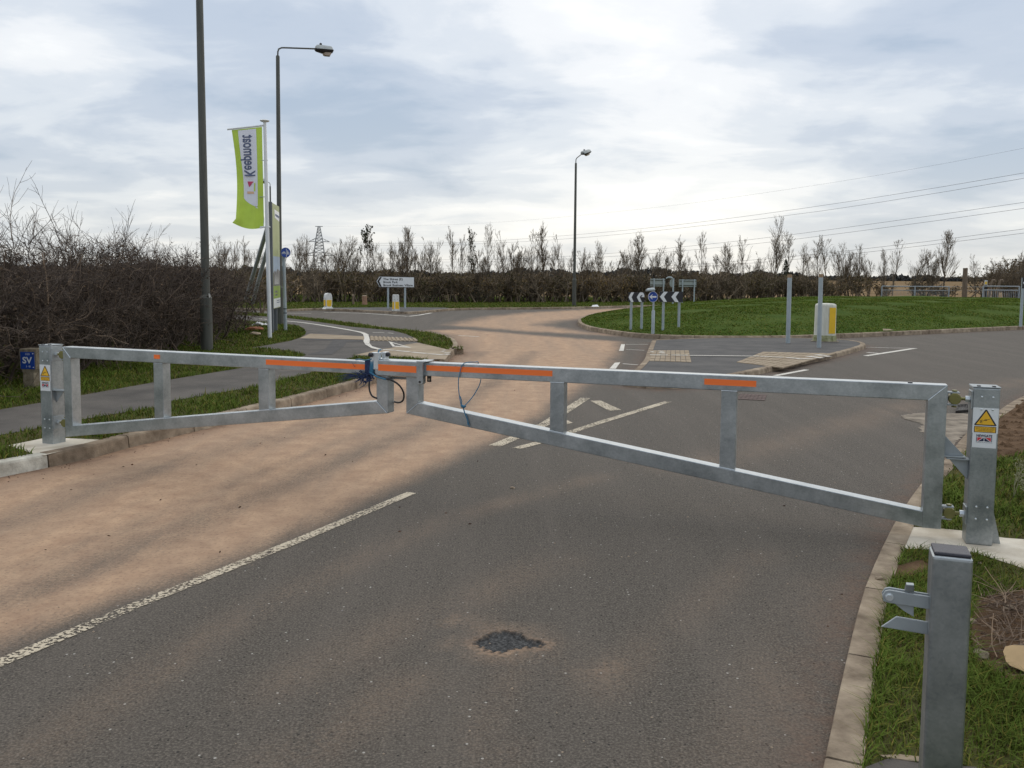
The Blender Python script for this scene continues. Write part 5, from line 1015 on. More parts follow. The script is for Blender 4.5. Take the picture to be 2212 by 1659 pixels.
def patch(name, fn, nu, nv, m, lift):
    V = [cloth(*fn(i/nu, j/nv), lift) for j in range(nv+1) for i in range(nu+1)]; F = [(j*(nu+1)+i, (j+1)*(nu+1)+i, (j+1)*(nu+1)+i+1, j*(nu+1)+i+1) for j in range(nv) for i in range(nu)]
    return MB().add(V, F).build(name, m, fl, smooth=True)
def wfn(u, v):          # white field: straight on the pole side, curved foot
    q = 0.012+v*(0.80+0.0*u); s0 = 0.20+0.02*v
    s1 = 0.80+0.02*math.sin(v*6)-0.05*v
    k = max(0.0, (v-0.86)/0.14); s1 -= 0.56*k**2.2
    if v > 0.97: s0 += 0.10*((v-0.97)/0.03)**2
    return (s0+(s1-s0)*u, q-0.03*u*0)
wf = patch("white_field", wfn, 16, 60, M['cloth_white'], 0.006)
# lettering runs up the cloth and reads backwards from this side
tm = MB(); tm.text(FLAT, "Keepmoat", 0, 0, 1.0, 0, width=1.0, bold=0.02)
P = np.array(tm.v); x_, y_ = P[:, 0], P[:, 1]; ys_ = y_.max()
tm.v = [tuple(cloth(0.66-0.40*(y_[i]/ys_)+0.035*(1-x_[i]), 0.495-0.425*x_[i], 0.012)) for i in range(len(P))]
tm.f = [f_[::-1] for f_ in tm.f]; tm.build("lettering", M['text_blue'], wf)
def cp(name, pts, m):
    n_ = 1; b = MB(); b.v = [tuple(cloth(s_, q, 0.012)) for s_, q in pts]; b.f = [tuple(range(len(pts)))]; b.m = [0]; return b.build(name, m, wf)
cp("triangle_emblem", [(0.60, 0.545), (0.36, 0.545), (0.54, 0.605)], M['magenta']); cp("green_emblem", [(0.345, 0.56), (0.30, 0.56), (0.315, 0.645), (0.365, 0.645)], M['lime']); cp("peach_emblem", [(0.61, 0.648), (0.37, 0.648), (0.345, 0.67), (0.61, 0.672)], M['peach'])

# ------------------------------------------------------------------ advertising board with raking props
b0 = np.array([*G(592, 719, ZL), ZL]); b1 = np.array([*G(606.5, 712, ZL), ZL]); angb = math.atan2(b1[1]-b0[1], b1[0]-b0[0]); FB = Fr(tuple(b0), angb); FB.o[2] = 0; Lb = float(np.linalg.norm((b1-b0)[:2]))
nh = A(589, 438, b0[1])[2]; nl = A(593, 667, b0[1])[2]
t = thing("advertising_board", tuple(b0), "tall pale green printed board on grey posts beside the flagpole, seen nearly edge on", "sign board")
MB().box(FB, -0.10, 0.0, ZL-0.02, nh+0.02, -0.10, 0.0).build("post", M['board_pole'], t, bevel=0.01); MB().box(FB, Lb*0.62, Lb*0.62+0.10, ZL-0.02, nl+0.1, -0.12, -0.03).build("post", M['board_pole'], t, bevel=0.01)
pan = MB().box(FB, 0.0, Lb, nl, nh, -0.025, 0.0).build("panel", M['board_green'], t)
hh = nh-nl; z_ = lambda q: nh-hh*q
MB().poly(FB, [(0.02, z_(0.50)), (Lb-0.02, z_(0.50)), (Lb-0.02, z_(0.66)), (0.02, z_(0.66))], 0.001, 0.002).build("printed_sky", M['board_sky'], pan)
MB().poly(FB, [(0.02, z_(0.66)), (0.3, z_(0.635)), (0.5, z_(0.655)), (0.8, z_(0.62)), (Lb-0.02, z_(0.64)), (Lb-0.02, z_(0.785)), (0.02, z_(0.785))], 0.002, 0.003).build("printed_trees", M['board_dark'], pan)
b = MB()
for k in range(9): u = 0.25+0.09*k; b.poly(FB, [(u, z_(0.77)), (u+0.05, z_(0.77)), (u+0.025, z_(0.62+0.06*((k*7) % 4)/4))], 0.003, 0.004)
b.build("printed_fountain", M['white_dirty'], pan)
MB().poly(FB, [(0.02, z_(0.785)), (Lb-0.02, z_(0.785)), (Lb-0.02, z_(0.905)), (0.02, z_(0.905))], 0.001, 0.003).build("printed_green_band", M['board_lime'], pan)
MB().poly(FB, [(0.25, z_(0.83)), (0.75, z_(0.83)), (0.75, z_(0.85)), (0.25, z_(0.85))], 0.003, 0.004).poly(FB, [(0.25, z_(0.865)), (0.75, z_(0.865)), (0.75, z_(0.88)), (0.25, z_(0.88))], 0.003, 0.004).build("dark_text_block", M['board_dark'], pan)
wp = MB().poly(FB, [(0.02, z_(0.905)), (Lb-0.02, z_(0.905)), (Lb-0.02, z_(0.995)), (0.02, z_(0.995))], 0.001, 0.003).poly(FB, [(0.35, z_(0.05)), (Lb-0.03, z_(0.06)), (Lb-0.03, z_(0.15)), (0.42, z_(0.13))], 0.001, 0.003).build("white_text_panel", M['white'], pan)
MB().poly(FB, [(0.6, z_(0.925)), (Lb-0.1, z_(0.925)), (Lb-0.1, z_(0.932)), (0.6, z_(0.932))], 0.003, 0.004).poly(FB, [(0.6, z_(0.945)), (Lb-0.1, z_(0.945)), (Lb-0.1, z_(0.952)), (0.6, z_(0.952))], 0.003, 0.004).poly(FB, [(0.5, z_(0.09)), (Lb-0.1, z_(0.095)), (Lb-0.1, z_(0.12)), (0.5, z_(0.11))], 0.003, 0.004).build("printed_lines", M['text_blue'], wp)
yb_ = b0[1]
MB().tube([A(584, 470, yb_+0.1), A(545, 600, yb_+1.6)+np.array([0, 0, 0]), A(532, 645, yb_+2.1)], 0.055, 10).build("raking_prop", M['galv_dull'], t, smooth=True)
MB().tube([A(588, 500, yb_+1.0), A(557, 612, yb_+2.4), A(546, 655, yb_+2.9)], 0.055, 10).build("raking_prop", M['galv_dull'], t, smooth=True)

# ------------------------------------------------------------------ signs
def post_tube(fr_pts, r_, m, parent, name="post", n=12): return MB().tube(fr_pts, r_, n).build(name, m, parent, smooth=True)
x, y = G(617, 714, ZL); o = np.array([x, y, ZL]); tp = A(612.5, 541, y)
t = thing("cycle_route_sign", tuple(o), "round blue cycle and pedestrian sign on a grey post at the path corner", "road sign")
post_tube([o-np.array([0, 0, 0.02]), tp], 0.045, M['grey_post'], t); MB().box(Fr(tuple(tp), 0), -0.05, 0.05, -0.01, 0.025, -0.05, 0.05).build("post_cap", M['galv_dull'], t)
sc = A(617.2, 545.5, y-0.06); FS = Fr(tuple(sc), math.radians(32)); R0 = 10.4*y/FPX
dsc = MB().disc(FS, 0, 0, R0, R0, -0.006, 0, 32).build("sign_disc", M['blue'], t); MB().disc(FS, 0, 0, R0*1.04, R0*1.04, -0.012, -0.006, 32).build("sign_rim", M['galv_dull'], t)
b = MB().box(FS, R0*0.08, R0*0.17, -R0*0.9, R0*0.8, 0, 0.002)
def ring(mb, fr, a, b_, r1, r2, c, n=20):
    V = []; 
    for k in range(n): q = 2*math.pi*k/n; V += [fr.p(a+r1*math.cos(q), b_+r1*math.sin(q), c), fr.p(a+r2*math.cos(q), b_+r2*math.sin(q), c)]
    return mb.add(V, [(2*k, 2*k+1, (2*k+3) % (2*n), (2*k+2) % (2*n)) for k in range(n)])
def seg(mb, fr, p, q, w, c):
    p, q = np.array(p, float), np.array(q, float); d = q-p; n = np.array([-d[1], d[0]])/np.linalg.norm(d)*w/2; return mb.poly(fr, [tuple(p-n), tuple(q-n), tuple(q+n), tuple(p+n)], c)
for a in (-0.66, -0.18): ring(b, FS, R0*a, -R0*0.14, R0*0.18, R0*0.12, 0.002)
for p, q in (((-0.66, -0.14), (-0.5, 0.12)), ((-0.5, 0.12), (-0.42, -0.14)), ((-0.42, -0.14), (-0.24, 0.10)), ((-0.5, 0.10), (-0.24, 0.10)), ((-0.18, -0.14), (-0.27, 0.20)), ((-0.56, 0.20), (-0.46, 0.20)), ((-0.33, 0.2), (-0.22, 0.2))): seg(b, FS, np.array(p)*R0, np.array(q)*R0, R0*0.06, 0.002)
b.disc(FS, R0*0.42, R0*0.38, R0*0.09, R0*0.09, 0, 0.002, 12); b.poly(FS, [(R0*0.32, R0*0.26), (R0*0.52, R0*0.26), (R0*0.52, -R0*0.12), (R0*0.50, -R0*0.48), (R0*0.43, -R0*0.48), (R0*0.42, -R0*0.15), (R0*0.40, -R0*0.48), (R0*0.33, -R0*0.48), (R0*0.33, -R0*0.12)], 0, 0.002)
b.disc(FS, R0*0.68, R0*0.05, R0*0.06, R0*0.06, 0, 0.002, 12); b.poly(FS, [(R0*0.61, -R0*0.04), (R0*0.75, -R0*0.04), (R0*0.74, -R0*0.40), (R0*0.63, -R0*0.40)], 0, 0.002); b.build("symbol", M['white'], t)
for py in (667, 676): c = A(616, py, y); MB().tube([c-np.array([0, 0, 0.012]), c+np.array([0, 0, 0.012])], 0.049, 12).build("strap", M['black'], t)

# direction sign
yd = 39.6; zb = ZF; P = lambda px, py, dy=0.0: A(px, py, yd+dy); FD = Fr(tuple(P(854, 609)), math.radians(3)); sx = yd/FPX
L2 = lambda px, py: ((px-854)*sx, (609-py)*sx)
t = thing("direction_sign", tuple(P(854, 670)), "white arrow-shaped direction sign with black lettering on two grey legs", "road sign")
for px in (838, 874.5): a = L2(px, 0)[0]; q = FD.p(a, 0, -0.08); MB().tube([(q[0], q[1], zb-0.02), (q[0], q[1], FD.o[2]+0.2)], 0.045, 12).build("leg", M['grey_post'], t, smooth=True)
out_ = [L2(*q) for q in ((812.6, 607.6), (819.5, 597.2), (894.5, 598.2), (894.5, 620.8), (819.5, 620.6))]; cx = (out_[0][0]+out_[2][0])/2; inn = [(a*0.985+0.0*cx+(0.012 if i == 0 else 0), b_*0.93) for i, (a, b_) in enumerate(out_)]
MB().poly(FD, out_, -0.02, 0.0).build("panel_border", M['black'], t); pn = MB().poly(FD, inn, 0.0, 0.004).build("panel", M['white'], t)
b = MB().poly(FD, [L2(*q) for q in ((815.2, 607.8), (821.3, 598.8), (825.3, 598.8), (819.6, 607.8), (825, 619.3), (820.6, 619.3))], 0.004, 0.006)
for txt, px, py, w in (("The Shires (E)", 828, 605.3, 42), ("Brook Park", 828, 611.7, 31), ("Brook Business Village", 828, 618.3, 63)): a, h_ = L2(px, py); b.text(FD, txt, a, h_, 6.6*sx, 0.006, width=w*sx, bold=0.003)
b.build("lettering", M['black'], pn)

# traffic bollards
def bollard_round(px, py, label):
    x, y = G(px, py, ZF); s = y/FPX; FBd = Fr((x, y, 0), math.radians(38)); t = thing("traffic_bollard", (x, y, ZF), label, "bollard", "white and yellow traffic bollards")
    w, h = 17.5*s, 34.5*s; pr_ = [(-w*0.36, 0.08*h), (w*0.36, 0.08*h), (w*0.42, 0.3*h), (w*0.42, 0.72*h), (w*0.36, 0.9*h), (w*0.22, 0.985*h), (0, h), (-w*0.22, 0.985*h), (-w*0.36, 0.9*h), (-w*0.42, 0.72*h), (-w*0.42, 0.3*h)]
    fr = Fr((x, y, ZF), math.radians(38)); MB().poly(fr, pr_, -w*0.34, w*0.34).build("shell", M['white_dirty'], t, bevel=0.03, seg=3)
    MB().poly(fr, [(-w*0.6, 0), (w*0.6, 0), (w*0.42, 0.11*h), (-w*0.42, 0.11*h)], -w*0.48, w*0.48).build("skirt", M['white_dirty'], t, bevel=0.02)
    fr2 = fr; MB().poly(fr2, [(-w*0.30, 0.22*h), (-w*0.18, 0.16*h), (w*0.18, 0.16*h), (w*0.30, 0.22*h), (w*0.33, 0.57*h), (-w*0.33, 0.57*h)], w*0.34, w*0.35).build("yellow_panel", M['yellow'], t)
    frs = Fr((x, y, ZF), math.radians(38-90)); MB().poly(frs, [(-w*0.22, 0.2*h), (w*0.22, 0.2*h), (w*0.25, 0.57*h), (-w*0.25, 0.57*h)], w*0.44, w*0.45).build("yellow_panel", M['yellow'], t)
bollard_round(708.5, 667.5, "round-shouldered white traffic bollard with a yellow panel near the cycle sign")
def bollard_box(px, py, label):
    x, y = G(px, py, ZF); s = y/FPX; t = thing("traffic_bollard", (x, y, ZF), label, "bollard", "white and yellow traffic bollards"); w, h = 15*s, 36*s; fr = Fr((x, y, ZF), math.radians(8))
    MB().poly(fr, [(-w*0.52, 0), (w*0.52, 0), (w*0.46, h*0.97), (w*0.38, h), (-w*0.38, h), (-w*0.46, h*0.97)], -w*0.42, w*0.42).build("shell", M['white_dirty'], t, bevel=0.02)
    MB().poly(fr, [(-w*0.08, 0.15*h), (w*0.46, 0.15*h), (w*0.43, 0.58*h), (-w*0.08, 0.58*h)], w*0.421, w*0.428).poly(fr, [(-w*0.50, 0.13*h), (-w*0.26, 0.13*h), (-w*0.24, 0.58*h), (-w*0.46, 0.58*h)], w*0.421, w*0.428).build("yellow_panel", M['yellow'], t)
    b = MB()
    for u, v in ((-0.3, 0.93), (0.28, 0.93), (-0.2, 0.7), (0.25, 0.7), (-0.3, 0.07), (0.3, 0.07)): b.disc(fr, u*w, v*h, 0.012, 0.012, w*0.421, w*0.43, 8)
    b.build("rivets", M['iron'], t); MB().poly(fr, [(-w*0.55, 0), (w*0.55, 0), (w*0.55, 0.02*h), (-w*0.55, 0.02*h)], -w*0.46, w*0.46).build("base_plate", M['iron'], t)
bollard_box(855, 672.5, "boxy white traffic bollard with a yellow lower half between the direction sign legs")
x, y = G(1781, 737.5, ZS); s = y/FPX; fr = Fr((x, y, ZS), math.radians(-8)); h = 82*s
t = thing("traffic_bollard", (x, y, ZS), "large algae-stained white bollard with a tall yellow strip on the traffic island", "bollard", "white and yellow traffic bollards")
prof = []
w2 = 21.5*s
oct_ = [(-1, -0.35), (-0.62, -0.85), (0.0, -0.95), (0.62, -0.85), (1, -0.35), (1, 0.35), (0.62, 0.85), (0, 0.95), (-0.62, 0.85), (-1, 0.35)]
def loft_oct(rows): 
    V = []; n = len(oct_)
    for z, k in rows:
        for a, c in oct_: V.append(fr.p(a*w2*k, z, -c*w2*k*0.8))
    return MB().add(V, [(i*n+q, (i)*n+(q+1) % n, (i+1)*n+(q+1) % n, (i+1)*n+q) for i in range(len(rows)-1) for q in range(n)]+[tuple(range(n))[::-1], tuple((len(rows)-1)*n+q for q in range(n))])
loft_oct([(0.17*h, 1.03), (0.18*h, 1.01), (0.95*h, 0.98), (0.985*h, 0.93), (1.0*h, 0.75), (1.01*h, 0.3)]).build("shell", M['moss_white'], t, smooth=False, bevel=0.004)
loft_oct([(0.015*h, 1.10), (0.10*h, 1.09), (0.172*h, 1.02)]).build("skirt", M['moss'], t); loft_oct([(0.0, 1.32), (0.018*h, 1.30)]).build("base_plate", M['concrete_old'], t)
pa, pb = fr.p(w2*0.18, 0, w2*0.77), fr.p(w2*0.86, 0, w2*0.62); fy2 = Fr((pa[0], pa[1], ZS), math.atan2(pb[1]-pa[1], pb[0]-pa[0])); wl2 = float(np.linalg.norm(pb-pa))
MB().box(fy2, wl2*0.05, wl2*0.98, 0.22*h, 0.90*h, 0.004, 0.010).build("yellow_strip", M['yellow'], t)
# bare signposts on the island
for (bx, by), (tx, ty), lb in (((1702, 741), (1706, 593), "bare grey signpost with a taped top, standing alone on the traffic island"), ((1769, 750.5), (1773.5, 592), "bare grey signpost with a taped top, directly before the large stained bollard")):
    x, y = G(bx, by, ZS); tp = A(tx, ty, y); o = np.array([x, y, ZS]); t = thing("signpost", tuple(o), lb, "post", "bare signposts on the traffic island")
    MB().tube([o-np.array([0, 0, 0.01]), tp], 4.6*y/FPX, 16).build("post", M['grey_post'], t, smooth=True); k = (tp-o)/np.linalg.norm(tp-o); MB().tube([tp-k*0.075, tp+k*0.002], 4.75*y/FPX, 16).build("tape_band", M['tape_brown'], t, smooth=True)

# chevron boards and the lit arrow sign on the mound
def on_mound(px, py):
    z = ZI
    for _ in range(8): x, y = G(px, py, z); z = isl_z1(x, y)
    return x, y, z
def chevrons(fr, L2_, shapes, mb):
    for sh in shapes: mb.poly(fr, [L2_(*q) for q in sh], 0.002, 0.005)
def chev_board(name, legs, quad, shapes, label, ang=0.0):
    l0, l1 = on_mound(*legs[0]), on_mound(*legs[-1]); y = (l0[1]+l1[1])/2; cxp = (quad[0]+quad[2])/2; cyp = (quad[1]+quad[3])/2; s = y/FPX; fr = Fr(tuple(A(cxp, cyp, y-0.05)), ang); LL = lambda px, py: ((px-cxp)*s, (cyp-py)*s)
    t = thing(name, l0, label, "road sign", "chevron boards on the roundabout")
    for lg in legs:
        x, y_, z = on_mound(*lg); q = fr.p((lg[0]-cxp)*s, 0, -0.07); MB().tube([(q[0], q[1], z-0.03), (q[0], q[1], fr.o[2]+(cyp-quad[1])*s*0.9)], 0.036, 12).build("leg", M['grey_post'], t, smooth=True)
    pn = MB().poly(fr, [LL(quad[0], quad[1]), LL(quad[2], quad[1]), LL(quad[2], quad[3]), LL(quad[0], quad[3])], -0.02, 0.002).build("panel", M['black'], t)
    b = MB(); chevrons(fr, LL, shapes, b); b.build("white_chevrons", M['white'], pn)
    return t
c7 = lambda *P: [(x_*0.0919+1321.5, y_*0.0919+576) for x_, y_ in P]
chev_board("chevron_board", [(1364.7, 705.5), (1387.7, 707)], (1357.5, 631.5, 1392, 652.3), [c7((396, 718), (455, 606), (524, 606), (466, 718), (515, 830), (452, 830)), c7((586, 716), (640, 630), (660, 604), (715, 604), (752, 635), (766, 680), (764, 715), (735, 715), (690, 715), (705, 695), (722, 685), (715, 670), (690, 672), (665, 700), (658, 718), (708, 826), (648, 828))], "smaller chevron board with a partly peeled second arrow", 0.0)
chev_board("chevron_board", [(1434.5, 711), (1468.5, 712)], (1425.4, 630, 1475.4, 652.3), [c7((1132, 708), (1225, 592), (1312, 592), (1226, 708), (1300, 828), (1222, 828)), c7((1400, 708), (1490, 592), (1580, 592), (1500, 708), (1575, 830), (1490, 830))], "wider chevron board with two complete white arrows", 0.0)
x, y, z = on_mound(1410.5, 709.5); s = y/FPX; o = np.array([x, y, z]); t = thing("arrow_sign", tuple(o), "round blue arrow sign with a lamp above, between the two chevron boards", "road sign")
zt2 = A(1411, 629, y)[2]; zk = A(1411, 669.5, y)[2]
MB().tube([o-np.array([0, 0, 0.03]), (x, y, zk-0.03), (x, y, zk)], [3.7*s, 3.6*s, 2.2*s], 14).build("base_shaft", M['grey_post'], t, smooth=True); MB().tube([(x, y, zk-0.02), (x, y, zt2)], 2.1*s, 12).build("post", M['grey_post'], t, smooth=True)
fr = Fr(tuple(A(1410.6, 641.2, y-0.08)), 0.0); R0 = 10.3*s; MB().disc(fr, 0, 0, R0, R0*1.12, -0.02, 0, 32).build("sign_rim", M['white'], t); MB().disc(fr, 0, 0, R0*0.93, R0*1.05, 0.0, 0.004, 32).build("sign_disc", M['blue'], t)
MB().poly(fr, [(-R0*0.8, 0), (-R0*0.18, R0*0.5), (-R0*0.05, R0*0.5), (-R0*0.28, R0*0.17), (R0*0.72, R0*0.17), (R0*0.72, -R0*0.17), (-R0*0.28, -R0*0.17), (-R0*0.05, -R0*0.5), (-R0*0.18, -R0*0.5)], 0.004, 0.007).build("white_arrow", M['white'], t)
MB().tube([A(1413.5, 625.5, y), A(1411, 625.2, y-0.1), A(1402, 625.8, y-0.3), A(1396.5, 627, y-0.4)], [0.025, 0.05, 0.045, 0.03], 10).tube([(x, y, zt2-0.02), A(1411, 625.5, y-0.05)], 0.025, 8).build("lamp_hood", M['grey_post'], t, smooth=True)
# signs seen from behind on the far verge
def back_sign(legs, quad, label, Y=47.5):
    cxp, cyp = (quad[0]+quad[2])/2, (quad[1]+quad[3])/2; s = Y/FPX; fr = Fr(tuple(A(cxp, cyp, Y)), 0.03); LL = lambda px, py: ((px-cxp)*s, (cyp-py)*s); t = thing("sign_back", (fr.o[0], Y, ZF), label, "road sign", "road signs seen from behind")
    pn = MB().poly(fr, [LL(quad[0], quad[1]), LL(quad[2], quad[1]), LL(quad[2], quad[3]), LL(quad[0], quad[3])], -0.01, 0.0).build("panel", M['sign_back'], t, bevel=0.002)
    for py in (quad[1]+3.0, quad[3]-3.2): MB().box(fr, LL(quad[0], 0)[0]+0.01, LL(quad[2], 0)[0]-0.01, LL(0, py)[1]-0.02, LL(0, py)[1]+0.02, 0.001, 0.035).build("rail", M['lamp_col'], pn)
    for px in legs: q = fr.p(LL(px, 0)[0], 0, 0.07); MB().tube([(q[0], q[1], ZF-0.02), (q[0], q[1], fr.o[2]+LL(0, quad[1])[1]+0.02)], 0.036, 12).build("leg", M['grey_post'], t, smooth=True)
back_sign((1412.5, 1433), (1404.7, 602.2, 1436.9, 618.6), "rectangular sign back above the arrow sign, on the kerb of the far verge")
back_sign((1474, 1499.5), (1466.5, 604, 1504.4, 619.6), "rectangular sign back standing clear past the wider chevron board")
Y = 47.5; o = A(1452.5, 662, Y); t = thing("sign_back", (o[0], Y, ZF), "oval sign back with a lamp arm, between the two rectangular sign backs", "road sign", "road signs seen from behind"); s = Y/FPX
fr = Fr(tuple(A(1451.6, 611.4, Y-0.0)), 0.6); MB().disc(fr, 0, 0, 7.0*s, 8.6*s, -0.01, 0.0, 26).build("panel", M['sign_back'], t)
MB().tube([(o[0], Y-0.1, ZF-0.02), (o[0], Y-0.1, A(1452, 601, Y)[2])], 0.045, 12).build("post", M['grey_post'], t, smooth=True); MB().tube([A(1452.5, 602, Y-0.1), A(1450, 599.5, Y-0.1), A(1443, 599.2, Y-0.1), A(1439, 601.5, Y-0.1)], [0.05, 0.055, 0.045, 0.03], 8).build("lamp_arm", M['grey_post'], t, smooth=True)
# chevron board cut by the picture edge
x, y, z = on_mound(2205, 698); s = y/FPX; t = thing("chevron_board", (x, y, z), "chevron board past the barred guard rail, on a single visible grey leg", "road sign", "chevron boards on the roundabout")
MB().tube([(x, y, z-0.03), (x, y, A(2207, 600, y)[2])], 0.045, 12).build("leg", M['grey_post'], t, smooth=True); fr = Fr(tuple(A(2209, 611, y-0.06)), 0.05)
pn = MB().poly(fr, [(0, -11.8*s), (54*s, -11.8*s), (54*s, 11.8*s), (0, 11.8*s)], -0.02, 0.002).build("panel", M['black'], t)
b = MB()
for k in (1.0, 26): b.poly(fr, [((k+0)*s, 0), ((k+9)*s, 11*s), ((k+17)*s, 11*s), ((k+8)*s, 0), ((k+17)*s, -11*s), ((k+9)*s, -11*s)], 0.002, 0.005)
b.build("white_chevrons", M['white'], pn); MB().tube([fr.p(50*s, 0, -0.07)*np.array([1, 1, 0])+np.array([0, 0, z]), fr.p(50*s, 9*s, -0.07)], 0.045, 12).build("leg", M['grey_post'], t, smooth=True)

# ------------------------------------------------------------------ far boundary: guard rails, timber posts, notice
def rail_pts(pxs, ys_, Y): return [A(px, py, Y) for px, py in zip(pxs, ys_)]
YR = 60.5; dz = lambda py: A(2000, py, YR)[2]
zt3, zm3, zl3 = A(2000, 619, YR)[2], A(2000, 627.3, YR)[2], ZF+0.05
t = thing("guard_rail", tuple(A(1976, 650, YR)), "long open two-rail grey guard rail before the scattered bushes", "fence", "guard rails on the far verge")
def gx(px, Y=YR): return A(px, 620, Y)[0]
for px in (1905, 1976.5, 2050): MB().tube([(gx(px), YR, ZF-0.02), (gx(px), YR, zt3)], 0.05, 8).build("post", M['galv_dull'], t)
for z in (zt3, zm3): MB().tube([(gx(1905), YR, z), (gx(2050), YR, z)], 0.035 if z == zt3 else 0.022, 8).build("rail", M['galv_dull'], t)
b = MB()
for k in range(48): a = gx(1905)+(gx(2050)-gx(1905))*(k+0.5)/48; b.tube([(a, YR, zl3), (a, YR, zm3)], 0.008, 4)
b.build("infill_bars", M['galv_dull'], t)
t = thing("guard_rail", tuple(A(2164, 650, 58.5)), "framed grey guard rail panel with close upright bars beside the yellow notice", "fence", "guard rails on the far verge"); Y2 = 58.5
za, zb_, zc = A(2164, 618.5, Y2)[2], A(2164, 627, Y2)[2], A(2164, 650.5, Y2)[2]
for px in (2124, 2202): MB().tube([(gx(px, Y2), Y2, ZF-0.02), (gx(px, Y2), Y2, za)], 0.05, 8).build("post", M['galv_dull'], t)
for z in (za, zb_, zc): MB().tube([(gx(2124, Y2), Y2, z), (gx(2202, Y2), Y2, z)], 0.035, 8).build("rail", M['galv_dull'], t)
for k in range(1, 20): a = gx(2124, Y2)+(gx(2202, Y2)-gx(2124, Y2))*k/20; MB().tube([(a, Y2, zc), (a, Y2, zb_)], 0.013, 5).build("bar", M['galv_dull'], t)
t = thing("wire_fence", tuple(A(2087, 650, 61)), "thin plain wire fence strung between the two guard rails", "fence")
for py in (619.5, 628): z = A(2087, py, 61)[2]; MB().tube([(gx(2050, 61), 61, z), (gx(2124, 61), 61, z)], 0.012, 5).build("wire", M['galv_dull'], t)
MB().tube([(gx(2064, 61), 61, ZF), (gx(2064, 61), 61, A(2064, 619, 61)[2])], 0.03, 6).build("stake", M['wood_post'], t)
t = thing("timber_post", tuple(A(2084, 648, 60.2)), "tall weathered timber post with a raking strut against the pale field", "post"); Y3 = 60.2
o = A(2083, 650, Y3); MB().tube([(o[0], Y3, ZF-0.02), A(2085.5, 579, Y3)], [0.17, 0.15], 10).build("post", M['wood_post'], t, smooth=True); MB().tube([A(2086, 582, Y3), A(2089.5, 581, Y3)], 0.09, 8).build("insulator", M['wood_post'], t); MB().tube([A(2091, 648, Y3+0.3), A(2123, 621, Y3+0.2)], 0.06, 8).build("strut", M['wood_post'], t)
t = thing("notice_post", tuple(A(2129, 650, 59.5)), "small white and yellow notice on a dark post at the barred guard rail", "sign"); Y4 = 59.5; o = A(2130, 650, Y4)
MB().tube([(o[0], Y4, ZF), A(2130, 612, Y4)], 0.09, 8).build("post", M['iron'], t); fr = Fr(tuple(A(2130, 610, Y4-0.12)), 0.0); s = Y4/FPX
pn = MB().poly(fr, [(-3*s, -5*s), (3*s, -5*s), (3*s, 4.6*s), (-3*s, 4.6*s)], -0.02, 0.0).build("panel", M['white'], t); MB().poly(fr, [(-2.3*s, -4.2*s), (2.3*s, -4.2*s), (2.3*s, 1.6*s), (-2.3*s, 1.6*s)], 0.001, 0.003).build("yellow_panel", M['yellow'], pn); MB().poly(fr, [(-1.2*s, 2.2*s), (1.2*s, 2.2*s), (0, 4.0*s)], 0.001, 0.003).build("triangle_mark", M['black'], pn)
for px, lb in ((2143, "weathered hooped pole leaning behind the yellow notice"), (2160, "weathered hooped pole behind the middle of the barred guard rail")):
    Y5 = 59.3; o = A(px-8, 650, Y5); MB_ = MB().tube(smooth_line([(o[0], Y5, ZF), A(px-4, 625, Y5), A(px-1, 611, Y5), A(px+1.5, 605.5, Y5), A(px+4.5, 605, Y5), A(px+6.5, 609, Y5)], 0.1), 0.085, 8)
    tag(MB_.build("hooped_pole", M['wood_post'], loc=(o[0], Y5, ZF), smooth=True), lb, "pole", "hooped poles by the guard rail")
for px, pt, pb_, r_, m, lb in ((763.5, 638, 666, 0.055, 'wood_post', "thin grey timber stake before the far hedge"), (788, 639.5, 667, 0.13, 'wood_red', "stout red-brown timber post with a white top before the far hedge")):
    x, y = G(px, pb_-3, ZF); y += 3.0; x = A(px, 650, y)[0]; tp = A(px-0.8, pt, y); t = thing("timber_post", (x, y, ZF), lb, "post", "short timber posts by the far hedge")
    MB().tube([(x, y, ZF-0.02), ((x+tp[0])/2, y, (ZF+tp[2])/2), tuple(tp)], [r_*1.15, r_*0.9, r_], 9).build("shaft", M[m], t, smooth=True); MB().tube([tuple(tp), (tp[0], y, tp[2]+0.04)], [r_*0.9, r_*0.7], 9).build("top", M['stone'], t)

# concrete marker post with blue plate
x, y = G(62, 838, ZL); fr = Fr((x, y, ZL), math.radians(-9)); s = y/FPX; t = thing("marker_post", (x, y, ZL), "squat mossy concrete marker post with a blue plate, at the foot of the hedge", "marker post")
MB().poly(fr, [(-0.085, -0.03), (0.085, -0.03), (0.082, 0.20), (0.118, 0.26), (0.128, 0.515), (-0.128, 0.515), (-0.118, 0.26), (-0.082, 0.20)], -0.22, 0.0).build("post", M['conc_post'], t, bevel=0.014)
pt = MB().box(fr, -0.10, 0.10, 0.25, 0.475, 0.0, 0.008).build("plate", M['blue'], t, bevel=0.003)
MB().text(fr, "SV", -0.072, 0.328, 0.115, 0.0086, width=0.140, bold=0.003).text(fr, "100", -0.035, 0.435, 0.035, 0.0086, width=0.062).text(fr, "1·8", -0.03, 0.272, 0.038, 0.0086, width=0.062).disc(fr, 0.083, 0.455, 0.010, 0.008, 0.0081, 0.0088, 10).disc(fr, 0.086, 0.275, 0.010, 0.008, 0.0081, 0.0088, 10).build("lettering", M['white'], pt)

